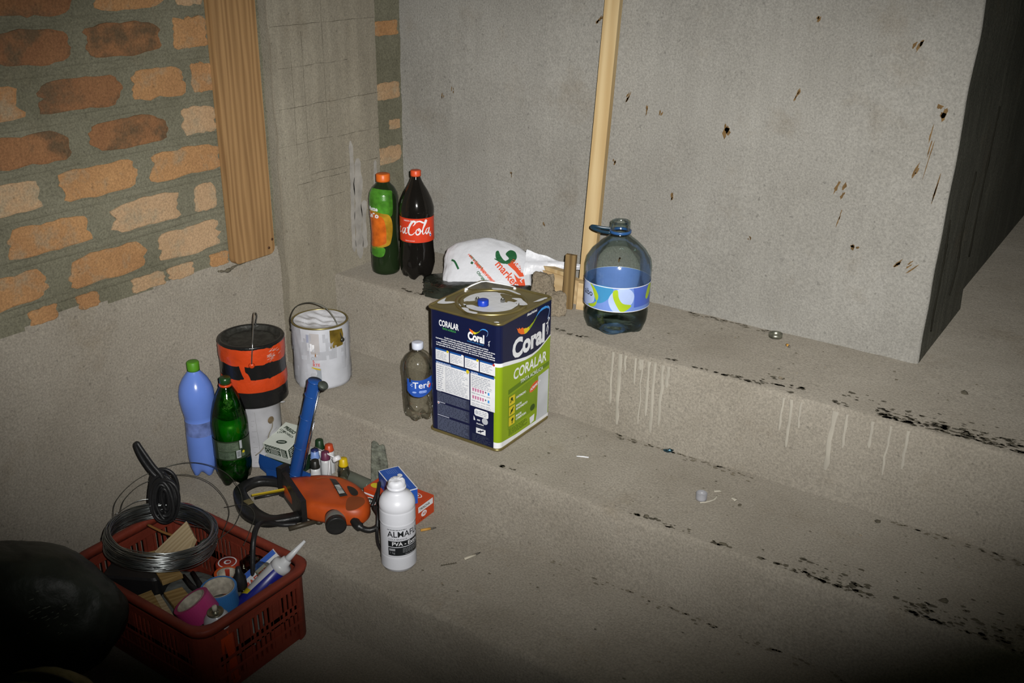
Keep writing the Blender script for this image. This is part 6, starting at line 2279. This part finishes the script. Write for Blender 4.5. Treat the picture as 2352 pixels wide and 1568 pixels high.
clod('dark clod on the middle step edge below the tin', -0.862, 1.862, L2 + 0.002, 0.007, 1)
clod('dark crumb right of the pale crumpled scrap', -0.700, 2.040, L2 + 0.001, 0.006, 2)
clod('dark clod at the far right of the middle step', -0.405, 2.160, L2 + 0.001, 0.008, 3)
clod('grey flake lying on the top step below the wall end', -0.716, 2.275, L1 + 0.001, 0.007, 4, m=M_RUB)
clod('long dark flake on the floor beyond the free end of the back wall', -0.316, 2.458, L1 + 0.001, 0.010, 5)
clod('dark crumb on the top step under the wall end', -0.475, 2.440, L1 + 0.001, 0.004, 6)
clod('dark crumb on the middle step just right of the tin', -1.215, 1.985, L2 + 0.001, 0.004, 7)
clod('dark clod at the lower right, on the front of the middle step', -0.205, 1.935, L2 + 0.001, 0.010, 8)
specks = MB()
rgs = random.Random(77)
for i in range(300):
    lvl = rgs.random()
    x = -1.9 + 2.1 * rgs.random()
    if lvl < 0.35:
        y, z = Y1 + 0.03 + 0.33 * rgs.random(), L1 + 0.002
    elif lvl < 0.75:
        y, z = Y2 + 0.03 + 0.31 * rgs.random(), L2 + 0.002
    else:
        y, z = Y3 + 0.03 + 0.3 * rgs.random(), L3 + 0.002
    if (lvl < 0.75 and -1.7 < x < -1.3) or x < -1.75 or (lvl >= 0.75 and x < -1.36):
        continue
    s_ = 0.0012 + 0.0022 * rgs.random() ** 2
    a = rgs.random() * 6
    q = [(x + s_ * math.cos(a + k * 1.57) * (1 + rgs.random()), y + s_ * math.sin(a + k * 1.57), z) for k in range(4)]
    specks.add(q + [(x, y, z + s_ * 0.8)], [(0, 1, 4), (1, 2, 4), (2, 3, 4), (3, 0, 4)], M_DIRT_GAP if rgs.random() < 0.7 else M_RUB)
# dirt and moss caught along the worn edges; brown specks at the foot of the risers
M_FOOT = mat('brown_foot_specks', (0.15, 0.13, 0.095), 0.95, var=0.3, vscale=40)


def smut(n, xa, xb, yf, spread, z, dens):
    for _ in range(n):
        x = xa + (xb - xa) * rgs.random()
        d_ = abs(rgs.gauss(0, spread))
        if 0.5 + noise.noise(Vector((x * 3.3, z * 5, 2))) + 0.6 * noise.noise(Vector((x * 11, d_ * 40, 2))) < 1 - dens:
            continue
        y = yf + d_
        s_ = 0.002 + 0.004 * rgs.random() ** 2
        a = rgs.random() * 6
        q = [(x + 1.8 * s_ * math.cos(a + k * 1.26) * (0.5 + rgs.random()), y + s_ * math.sin(a + k * 1.26) * (0.5 + rgs.random()), z + 0.0036) for k in range(5)]
        specks.add(q, [(0, 1, 2, 3, 4)], M_DIRT_GAP)


smut(700, -0.75, 0.35, Y1 + 0.012, 0.035, L1, 0.62)
smut(300, -1.9, 0.4, Y1 + 0.010, 0.008, L1, 0.50)
smut(260, -1.3, 0.5, Y2 + 0.010, 0.008, L2, 0.55)
smut(260, -0.5, 0.3, Y2 + 0.012, 0.04, L2, 0.55)
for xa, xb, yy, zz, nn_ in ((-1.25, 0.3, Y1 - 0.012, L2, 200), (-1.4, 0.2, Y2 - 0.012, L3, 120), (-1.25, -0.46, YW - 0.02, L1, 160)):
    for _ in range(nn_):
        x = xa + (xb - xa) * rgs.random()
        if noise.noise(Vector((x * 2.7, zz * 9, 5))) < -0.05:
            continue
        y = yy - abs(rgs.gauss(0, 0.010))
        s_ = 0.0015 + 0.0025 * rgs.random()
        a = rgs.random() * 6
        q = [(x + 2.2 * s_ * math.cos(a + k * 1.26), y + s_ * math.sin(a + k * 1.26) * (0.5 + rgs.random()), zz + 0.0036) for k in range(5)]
        specks.add(q, [(0, 1, 2, 3, 4)], M_FOOT)
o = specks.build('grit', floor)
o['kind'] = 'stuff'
# ring of a jar lid
mb = MB()
mb.lathe([(0.0150, 0.0), (0.0185, 0.0), (0.0185, 0.011), (0.0150, 0.011), (0.0150, 0.0)], mat('ring_metal', (0.25, 0.25, 0.20), 0.35, 0.8, var=0.5, vscale=80), 32)
litter(mb, 'metal_ring', 'small metal ring lying at the foot of the back wall', 'ring', (-0.826, 2.532, L1 + 0.002))

# ================================================================== RED CRATE AND WHAT IS IN IT
M_CRATE = mat('dusty_red_plastic', (0.190, 0.030, 0.015), 0.6, var=0.25, vscale=12, bump=0.15, bscale=80)
X0, X1, YA, YB = -2.078, -1.575, 1.108, 1.458
ZT, ZB = -0.185, L4 + 0.002
t = thing('red_crate', 'dusty red plastic crate full of tools and tape at the lower left', 'crate', ((X0 + X1) / 2, (YA + YB) / 2, L4))
CX, CY = (X0 + X1) / 2, (YA + YB) / 2
WX, WY = X1 - X0, YB - YA


def rring(z, inset, r=0.045):
    return [(x, y, z) for x, y in rounded(WX - 2 * inset, WY - 2 * inset, r, 5)]


Hh = ZT - L4
mb = MB()
# rim: rounded rectangular section swept round
sec = [(0.0, Hh - 0.022), (-0.004, Hh - 0.004), (0.0, Hh), (0.014, Hh), (0.017, Hh - 0.006), (0.016, Hh - 0.022)]
vs, fs = [], []
for ins, z in sec:
    vs += rring(z, ins)
nn = len(rring(0, 0))
for k in range(len(sec)):
    k2 = (k + 1) % len(sec)
    for i in range(nn):
        j = (i + 1) % nn
        fs.append((k * nn + i, k * nn + j, k2 * nn + j, k2 * nn + i))
mb.add(vs, fs, M_CRATE, True)
mb.build('rim', t)
mb = MB()
vs = rring(0.004, 0.014) + rring(0.012, 0.014)
mb.prism([(x, y) for x, y, z in rring(0, 0.014)], 0.002, 0.009, M_CRATE)
mb.build('crate_floor', t)


def crate_side(name, horizontal, fixed, a0, a1, inward):
    mb = MB()
    th = 0.004

    def bar(p0, p1, z0, z1, off=0.0):
        f0, f1 = sorted((fixed + inward * off, fixed + inward * (off + th)))
        if horizontal:
            mb.box((p0, f0, z0), (p1, f1, z1), M_CRATE)
        else:
            mb.box((f0, p0, z0), (f1, p1, z1), M_CRATE)
    bar(a0, a1, Hh - 0.052, Hh - 0.018, 0.003)
    bar(a0, a1, 0.003, 0.030, 0.008)
    bar(a0, a1, 0.086, 0.112, 0.006)
    n = int((a1 - a0) / 0.0155)
    for i in range(n + 1):
        p = a0 + (a1 - a0) * i / n
        wide = 0.0035 if i % 6 else 0.010
        bar(p - wide, p + wide, 0.028, Hh - 0.050, 0.006)
    # the horizontal ribs that stand proud outside
    for z in (Hh - 0.034, 0.099, 0.060):
        bar(a0, a1, z - 0.003, z + 0.003, 0.0)
    o = mb.build(name, t)
    o['kind'] = 'stuff'
    return o


crate_side('side_panel', True, -WY / 2 + 0.004, -WX / 2 + 0.042, WX / 2 - 0.042, 1)
crate_side('side_panel', True, WY / 2 - 0.004, -WX / 2 + 0.042, WX / 2 - 0.042, -1)
crate_side('side_panel', False, -WX / 2 + 0.004, -WY / 2 + 0.042, WY / 2 - 0.042, 1)
crate_side('side_panel', False, WX / 2 - 0.004, -WY / 2 + 0.042, WY / 2 - 0.042, -1)
for sx, sy in ((1, 1), (-1, 1), (-1, -1), (1, -1)):
    mb = MB()
    pts_o, pts_i = [], []
    for k in range(7):
        a = PI / 2 * k / 6
        for ro, lst in ((0.046, pts_o), (0.041, pts_i)):
            lst.append((sx * (WX / 2 - 0.006 - 0.046 + ro * math.cos(a)), sy * (WY / 2 - 0.006 - 0.046 + ro * math.sin(a))))
    poly = pts_o + pts_i[::-1]
    if sx * sy < 0:
        poly = poly[::-1]
    mb.prism(poly, 0.003, Hh - 0.018, M_CRATE)
    mb.build('corner_post', t)

# crumpled grey cloth at the bottom
M_CLOTH = mat('grey_rag', (0.13, 0.14, 0.13), 0.9, var=0.3, vscale=30, bump=0.6, bscale=40)
rag = Lump((-1.80, 1.270, L4 + 0.070), (0.170, 0.105, 0.048), Matrix.Identity(3), 5.0, 0.10, 0.06, L4 + 0.013, p=1.6)
o = rag.mesh(M_CLOTH, 5).build('grey_rag')
tag(o, 'crumpled grey rag lining the bottom of the red crate', 'rag')

# coil of galvanised wire
def wire_loops(n, C, R_, h, seed, wr, m, tilt=0.0):
    rg_ = random.Random(seed)
    mb = MB()
    for i in range(n):
        r0 = R_ * (1 - 0.10 * rg_.random())
        z0 = h * (rg_.random() - 0.5)
        a0 = rg_.random() * 6
        tx, ty = 0.035 * (rg_.random() - 0.5), 0.035 * (rg_.random() - 0.5)
        ox, oy = 0.006 * (rg_.random() - 0.5), 0.006 * (rg_.random() - 0.5)
        pts = []
        for k in range(52):
            a = a0 + 2 * PI * k / 52
            rr = r0 * (1 + 0.012 * math.sin(2 * a + i) + 0.006 * math.sin(5 * a + 2 * i))
            x, y = rr * math.cos(a) + ox, rr * math.sin(a) + oy
            pts.append(Vector((x, y, z0 + tx * x / R_ * R_ + ty * y + 0.003 * math.sin(3 * a + i * 1.3))))
        mb.tube(pts, wr, m, 5, closed=True)
    return mb


CW = Vector((-1.938, 1.290, -0.158))
t = thing('wire_coil', 'coil of bright galvanised wire resting on the left side of the red crate', 'wire coil', M=Matrix.Translation(CW) @ Matrix.Rotation(math.radians(-7), 4, 'X') @ Matrix.Rotation(math.radians(4), 4, 'Y'))
o = wire_loops(46, None, 0.136, 0.046, 3, 0.0014, WIRE).build('wire_strands', t)
o['kind'] = 'stuff'
M_LOOSE = mat('grey_wire', (0.10, 0.10, 0.085), 0.4, 0.7)
lo_ = []
for pts in ([(-0.128, -0.05, 0.0), (-0.190, 0.005, 0.02), (-0.21, 0.10, 0.05), (-0.155, 0.20, 0.08), (-0.05, 0.235, 0.085), (0.05, 0.215, 0.06), (0.115, 0.14, 0.03), (0.13, 0.05, 0.01)],
            [(-0.13, -0.03, 0.01), (-0.175, 0.02, 0.025), (-0.185, 0.09, 0.045), (-0.13, 0.165, 0.065), (-0.04, 0.190, 0.065), (0.06, 0.165, 0.04), (0.12, 0.09, 0.01)],
            [(0.02, 0.185, 0.020), (0.075, 0.205, 0.045), (0.125, 0.195, 0.040), (0.150, 0.155, 0.010), (0.165, 0.125, -0.006)],
            [(-0.16, -0.02, 0.0), (-0.15, 0.05, 0.02), (-0.09, 0.11, 0.02), (-0.02, 0.135, 0.015)],
            [(-0.10, 0.085, 0.0), (-0.03, 0.072, -0.004), (0.06, 0.105, 0.0), (0.12, 0.075, 0.0)]):
    MB().tube(smooth_path(pts, 10), 0.0010, M_LOOSE if len(pts) > 4 else WIRE, 5).build('loose_strand', t)

# coiled black cable standing in the crate, its tied end sticking up
O = Vector((-2.030, 1.372, -0.175))
U_ = Vector((0.826, 0.5636, 0))
V_ = Vector((-0.06, 0.10, 0.99)).normalized()
N_v = U_.cross(V_).normalized()
t = thing('cable_bundle', 'bundle of coiled black flex standing up behind the wire coil', 'cable', M=frame(U_, V_, N_v, O))
for i in range(22):
    rg_ = random.Random(i)
    w, h = (0.036, 0.028, 0.019, 0.010)[i % 4] - 0.001 * (i % 3), (0.064, 0.055, 0.045, 0.034)[i % 4] - 0.002 * (i % 3)
    off = 0.0030 * (i - 11)
    jx, jy = 0.014 * (rg_.random() - 0.5), 0.026 * (rg_.random() - 0.5)
    pts = []
    for k in range(24):
        a = 2 * PI * k / 24
        pts.append(Vector((w * math.cos(a) + jx + 0.0012 * (i - 11), 0.050 + jy + h * math.sin(a + 0.3 * jx / 0.007 * math.cos(a)), off + 0.004 * math.sin(a + i))))
    MB().tube(smooth_path(pts, 2, True), 0.0047, BLACKP, 8, closed=True).build('flex_loop', t)
pts = [(0.010, 0.085, 0.010), (0.004, 0.118, 0.012), (-0.018, 0.150, 0.012), (-0.046, 0.196, 0.010), (-0.054, 0.208, 0.008), (-0.058, 0.200, 0.008), (-0.048, 0.168, 0.006), (-0.026, 0.128, 0.004), (0.000, 0.100, 0.004)]
MB().tube(smooth_path(pts, 6), 0.0060, BLACKP, 8).build('tied_end', t)
MB().tube([(-0.016, 0.108, 0.006), (0.008, 0.120, 0.004), (0.020, 0.104, 0.010), (0.004, 0.094, 0.016), (-0.014, 0.102, 0.014)], 0.0055, BLACKP, 8).build('wrap', t)

# scraps of wood
M_WA = wood('crate_wood_pale', (0.50, 0.40, 0.25), (0.40, 0.30, 0.17), axis=0, scale=2)
M_WB = wood('crate_wood_brown', (0.32, 0.215, 0.085), (0.22, 0.135, 0.045), axis=0, scale=2)


def slab(name, label, pts, th, m, cat='wood scrap', hole=None):
    P = [Vector(p) for p in pts]
    c = sum(P, Vector()) / len(P)
    x = (P[1] - P[0]).normalized()
    nrm = x.cross(P[2] - P[0]).normalized()
    if nrm.z < 0:
        nrm = -nrm
    y = nrm.cross(x)
    t = thing(name, label, cat, M=frame(x, y, nrm, c))
    poly = [((p - c).dot(x), (p - c).dot(y)) for p in P]
    if sum(poly[i][0] * poly[(i + 1) % len(poly)][1] - poly[(i + 1) % len(poly)][0] * poly[i][1] for i in range(len(poly))) < 0:
        poly = poly[::-1]
    mb = MB()
    mb.prism(poly, -th, 0, m, bev=0.0008)
    mb.build('piece', t)
    if hole:
        mb = MB()
        mb.lathe([(0, 0.0003), (0.006, 0.0003), (0.007, 0.0006), (0.0075, 0.0003)], M_DIRT_GAP, 14, M=Matrix.Translation((hole[0], hole[1], 0)))
        mb.build('drill_hole', t)
    return t


slab('wood_scrap', 'pale board offcut inside the wire coil, leaning up', [(-1.948, 1.268, -0.196), (-1.935, 1.365, -0.150), (-1.872, 1.338, -0.160), (-1.842, 1.282, -0.196), (-1.870, 1.266, -0.205)], 0.014, M_WA)
slab('wood_scrap', 'brown board offcut with a drilled hole under the pale offcut', [(-1.985, 1.262, -0.215), (-1.962, 1.295, -0.212), (-1.840, 1.268, -0.222), (-1.862, 1.222, -0.226)], 0.014, M_WB, hole=(0.0, 0.002))
slab('wood_scrap', 'notched brown and pale offcut at the front left of the crate', [(-1.905, 1.160, -0.255), (-1.885, 1.205, -0.250), (-1.800, 1.175, -0.262), (-1.822, 1.135, -0.268), (-1.850, 1.148, -0.266), (-1.858, 1.140, -0.266), (-1.872, 1.145, -0.262)], 0.014, M_WB)
slab('wood_scrap', 'pale strip of wood below the notched offcut', [(-1.915, 1.162, -0.275), (-1.880, 1.224, -0.272), (-1.786, 1.194, -0.282), (-1.815, 1.136, -0.288)], 0.012, M_WA)
slab('wood_scrap', 'square ochre offcut lying under the front of the wire coil', [(-1.835, 1.205, -0.238), (-1.815, 1.245, -0.236), (-1.765, 1.235, -0.244), (-1.782, 1.192, -0.246)], 0.012, M_WB)
pts = [(-2.020, 1.310, -0.168), (-1.972, 1.318, -0.176), (-1.918, 1.328, -0.180), (-1.912, 1.320, -0.192)]
o = MB().tube(smooth_path(pts, 6), 0.0034, mat('rusty_steel', (0.24, 0.11, 0.03), 0.8, 0.3, var=0.3), 8).build('rusty_rod')
tag(o, 'rusty bent steel rod lying across the inside of the wire coil', 'rod')
t = thing('black_holder', 'dark plastic case under the wire coil at the left of the crate', 'case', (-1.965, 1.225, -0.290), 0.5)
mb = MB()
mb.prism(rounded(0.15, 0.09, 0.015, 4), 0, 0.062, BLACKP, bev=0.006)
mb.build('case', t)
t = thing('dark_pliers', 'dark closed pliers lying between the wood scraps and the blue tape', 'pliers', (-1.775, 1.265, -0.245), math.radians(-20))
MB().tube([(-0.085, 0.012, 0), (-0.03, 0.010, 0.002), (0.02, 0.0, 0.002)], [0.006, 0.007, 0.006], BLACKP, 8).build('handle', t)
MB().tube([(-0.085, -0.012, 0), (-0.03, -0.010, 0.002), (0.02, 0.0, 0.002)], [0.006, 0.007, 0.006], BLACKP, 8).build('handle', t)
MB().tube([(0.02, 0, 0.002), (0.04, 0.0, 0.002), (0.07, 0, 0.0)], [0.010, 0.010, 0.003], M_BOLT, 8).build('jaws', t)

# rolls of tape
def tape(label, C, axis, R_, w, m, core=0.030, inner=None):
    t = thing('tape_roll', label, 'tape', M=lookz(Vector(axis), loc=Vector(C)))
    mb = MB()
    mb.lathe([(core + 0.002, -w / 2), (R_, -w / 2), (R_, w / 2), (core + 0.002, w / 2)], m, 44, smooth=False)
    mb.build('tape', t)
    mb = MB()
    mb.lathe([(core, -w / 2 - 0.0005), (core + 0.0022, -w / 2 - 0.0005), (core + 0.0022, w / 2 + 0.0005), (core, w / 2 + 0.0005), (core, -w / 2 - 0.0005)], inner or M_CORE, 44)
    mb.build('core', t)
    return t


M_CORE = mat('card_core', (0.36, 0.33, 0.27), 0.8, var=0.35, vscale=60)
M_TB = mat('blue_tape', (0.035, 0.165, 0.43), 0.40, var=0.06)
M_TP = mat('pink_tape', (0.42, 0.035, 0.165), 0.40, var=0.08)
M_TO = mat('orange_tape', (0.60, 0.085, 0.010), 0.40, var=0.06)
tape('roll of blue tape in the middle of the red crate', (-1.694, 1.262, -0.220), (0.02, -0.06, 1), 0.0435, 0.050, M_TB, 0.036)
tape('roll of pink tape lying tilted at the front of the red crate', (-1.684, 1.186, -0.205), (-0.42, -0.26, 0.87), 0.0450, 0.048, M_TP, 0.034)
tape('roll of orange tape behind the blue tape in the red crate', (-1.748, 1.330, -0.238), (0.0, 0.05, 1), 0.0310, 0.042, M_TO, 0.022)
t = thing('red_disc_roll', 'red roll with a white ring print behind the orange tape', 'roll', (-1.785, 1.365, -0.232), 0)
MB().lathe([(0, -0.03), (0.030, -0.03), (0.030, 0.010), (0.029, 0.012), (0, 0.012)], mat('red_roll', (0.30, 0.03, 0.014), 0.45), 32).build('roll', t)
pr = Print(lambda u, v, l: (u, v, 0.0124 + l))
ringp = [(0.022 * math.cos(a), 0.022 * math.sin(a)) for a in np.linspace(0, 2 * PI, 40)]
pr.stroke(ringp, 0.003, WHITE)
pr.disc(0.0, 0.0, 0.009, 0.009, WHITE)
pr.disc(0.001, 0.001, 0.006, 0.006, mat('red_roll', (0.30, 0.03, 0.014), 0.45), 0.0003)
pr.build('printed_ring', t)

# spray can
t = thing('spray_can', 'orange spray can with a white domed top at the front right of the crate', 'spray can', M=lookz(Vector((0.02, -0.10, 1)), loc=Vector((-1.616, 1.204, L4 + 0.012))))
MB().lathe([(0, 0), (0.030, 0.0), (0.031, 0.004), (0.031, 0.165), (0.030, 0.170)], mat('orange_can', (0.42, 0.05, 0.012), 0.35), 36).build('can_body', t)
MB().lathe([(0.030, 0.1702), (0.0315, 0.172), (0.0315, 0.178), (0.028, 0.192), (0.021, 0.202), (0.0185, 0.205)], mat('white_dome', (0.50, 0.52, 0.55), 0.25, spec=0.5), 36).build('dome', t)
MB().lathe([(0.0185, 0.205), (0.0195, 0.207), (0.0185, 0.210), (0.016, 0.208), (0.012, 0.206), (0.006, 0.208), (0.005, 0.214), (0, 0.214)], mat('valve_cup', (0.20, 0.19, 0.14), 0.4, 0.8), 30).build('valve_cup', t)
MB().lathe([(0, 0.212), (0.006, 0.212), (0.0065, 0.222), (0.004, 0.226), (0, 0.226)], M_PEEL, 16, torn).build('nozzle', t)

# silicone cartridge
A, B = Vector((-1.700, 1.302, -0.308)), Vector((-1.622, 1.390, -0.186))
dv = (B - A).normalized()
TIP = Vector((-1.584, 1.448, -0.122))
t = thing('sealant_cartridge', 'blue and white sealant cartridge with a long white nozzle sticking out of the crate', 'cartridge', M=lookz(dv, hint=Vector((0.826, 0.563, 0)), loc=A))
CL = (B - A).length
M_CB = mat('cartridge_blue', (0.012, 0.016, 0.20), 0.32)
M_CWH = mat('cartridge_white', (0.55, 0.56, 0.58), 0.35)
MB().lathe([(0, 0), (0.0235, 0.0), (0.0240, 0.003), (0.0240, CL), (0.022, CL + 0.001)], M_CB, 40).build('cartridge_body', t)
MB().lathe([(0.0240, CL), (0.0255, CL + 0.001), (0.0255, CL + 0.012), (0.0235, CL + 0.018), (0.014, CL + 0.022), (0.0125, CL + 0.032), (0.0095, CL + 0.034)], M_CWH, 40).build('front_cap', t)
Mi = lookz(dv, hint=Vector((0.826, 0.563, 0)), loc=A).inverted()
tp = Mi @ TIP
MB().tube([(0, 0, CL + 0.030), (tp.x * 0.3, tp.y * 0.3, CL + 0.030 + (tp.z - CL - 0.03) * 0.3), tuple(tp)], [0.0092, 0.0075, 0.0035], M_CWH, 16).build('nozzle', t)
camdir = (Mi.to_3x3() @ (CAM - A)).normalized()
phc = math.atan2(camdir.y, camdir.x)
pr = Print(wrap(lambda z: 0.0242, phc), 0.005)
side_s = 1.0
pr.poly([(-0.050, 0.070), (-0.014, 0.076), (-0.008, CL), (-0.060, CL)], M_CWH)
pr.poly([(-0.040, 0.052), (-0.014, 0.076), (-0.013, 0.090), (-0.048, 0.072)], YEL, 0.0003)
for v in (0.075, 0.092, 0.110):
    pr.stroke([(0.008, v), (0.020, v + 0.003)], 0.0012, mat('pale_blue_lines', (0.10, 0.20, 0.55), 0.4))
pr.build('printed_sleeve', t)

# flat packet beside it
P0 = Vector((-1.722, 1.352, -0.262))
px_ = (Vector((-1.676, 1.442, -0.196)) - P0).normalized()
pn_ = Vector((0.45, -0.62, 0.64)).normalized()
pn_ = (pn_ - px_ * pn_.dot(px_)).normalized()
py_ = pn_.cross(px_)
t = thing('glue_packet', 'flat blue and white packet with red lettering beside the sealant cartridge', 'packet', M=frame(px_, py_, pn_, P0))
mb = MB()
mb.prism([(-0.004, -0.035), (0.118, -0.035), (0.118, 0.022), (-0.004, 0.022)], -0.012, 0.0, M_CWH, bev=0.002)
mb.build('packet', t)
pr = Print(lambda u, v, l: (u, v, 0.0004 + l))
pr.rect(-0.002, 0.008, 0.116, 0.021, M_BBOX)
pr.rect(-0.002, -0.033, 0.116, -0.022, mat('aqua_print', (0.10, 0.30, 0.45), 0.4))
pr.text('MADEIRA', 0.004, -0.016, 0.0215, mat('brick_red_print', (0.40, 0.06, 0.03), 0.4), 0.0002, bold=0.035)
pr.build('packet_print', t)
o = MB().lathe([(0, 0), (0.014, 0), (0.014, 0.10), (0.012, 0.105), (0, 0.105)], YEL, 20, M=lookz(Vector((0.35, 0.75, 0.35)), loc=Vector((-1.640, 1.285, -0.275)))).build('yellow_tube')
tag(o, 'yellow tube lying under the sealant cartridge by the crate wall', 'tube')
o = MB().lathe([(0.010, 0), (0.0125, 0), (0.0125, 0.05), (0.010, 0.05), (0.010, 0.0)], M_BOLT, 20, M=lookz(Vector((0.45, -0.2, 0.75)), loc=Vector((-1.618, 1.352, -0.245)))).build('metal_socket')
tag(o, 'short metal tube end beside the cartridge cap', 'tube')
M_BAGC = clear('clear_bag', (0.75, 0.75, 0.66), (0.25, 0.25, 0.18), 0.25, 0.15)
cbg = Lump((-1.712, 1.412, -0.250), (0.075, 0.026, 0.040), Matrix.Identity(3), 9.0, 0.15, 0.08)
o = cbg.mesh(M_BAGC, 4).build('clear_bag')
tag(o, 'crumpled clear plastic bag against the back wall of the red crate', 'bag')
t = thing('black_plug', 'black moulded plug lying between orange tape and packet', 'plug', (-1.700, 1.330, -0.240), 0.6)
MB().lathe([(0, 0), (0.016, 0), (0.018, 0.004), (0.016, 0.03), (0.008, 0.045), (0.006, 0.06), (0, 0.06)], BLACKP, 20).build('plug_body', t)
o = MB().lathe([(0.016, 0), (0.024, 0), (0.024, 0.012), (0.016, 0.012), (0.016, 0)], M_GUNDK, 28, M=lookz(Vector((0.1, -0.5, 0.8)), loc=Vector((-1.868, 1.372, -0.215)))).build('dark_roller')
tag(o, 'dark ringed roller at the back of the crate behind the pale offcut', 'roller')

# ------------------------------------------------------------------ dark sack and bundle in the lower left corner
sk = Lump((-2.010, 0.935, -0.200), (0.255, 0.125, 0.175), Matrix.Rotation(math.radians(28), 3, 'Z'), 12.0, 0.10, 0.022, L4)
t = thing('black_sack', 'big black scratched sack in the dark lower left corner, in front of the crate', 'sack', (-2.010, 0.925, L4))
M_SACK = mat('dusty_black_sack', (0.022, 0.026, 0.020), 0.5, var=0.4, vscale=12, bump=0.2)
local_build(sk.mesh(M_SACK, 5), 'sack_body', t)
scr = MB()
rg = random.Random(31)
for i in range(26):
    d = Vector((0.35 + 0.5 * rg.random(), -0.55 - 0.4 * rg.random(), 0.15 + 0.5 * rg.random())).normalized()
    d2 = (d + Vector((0.05, 0.02, 0.03)) * (0.3 + rg.random())).normalized()
    p, q = sk.pt(d) - Vector(t.location), sk.pt(d2) - Vector(t.location)
    off = d * 0.002
    scr.tube([p + off, (p + q) / 2 + off * 1.2, q + off], 0.0009, mat('pale_scratch', (0.20, 0.22, 0.18), 0.7), 4)
o = scr.build('scratches', t)
o['kind'] = 'stuff'
pk = Lump((-1.800, 0.862, -0.310), (0.120, 0.058, 0.085), Matrix.Rotation(math.radians(30), 3, 'Z'), 15.0, 0.12, 0.02, L4)
t = thing('brown_bundle', 'dim brown cloth bundle with a black strap at the bottom left, before the sack', 'bundle', (-1.800, 0.862, L4))
local_build(pk.mesh(mat('brown_canvas', (0.24, 0.20, 0.10), 0.9, var=0.25, vscale=20, bump=0.3), 5), 'cloth', t)
pts = []
for k in range(14):
    a = -0.2 + 1.1 * PI * k / 13
    d = Vector((math.cos(a) * 0.9, -0.25, math.sin(a) * 0.8 + 0.15)).normalized()
    pts.append(pk.pt(d) + d * 0.006 - Vector(t.location))
MB().tube(smooth_path(pts, 3), (0.002, 0.011), BLACKP, 8, squash=Vector((0.4, -0.4, 0.8))).build('strap', t)
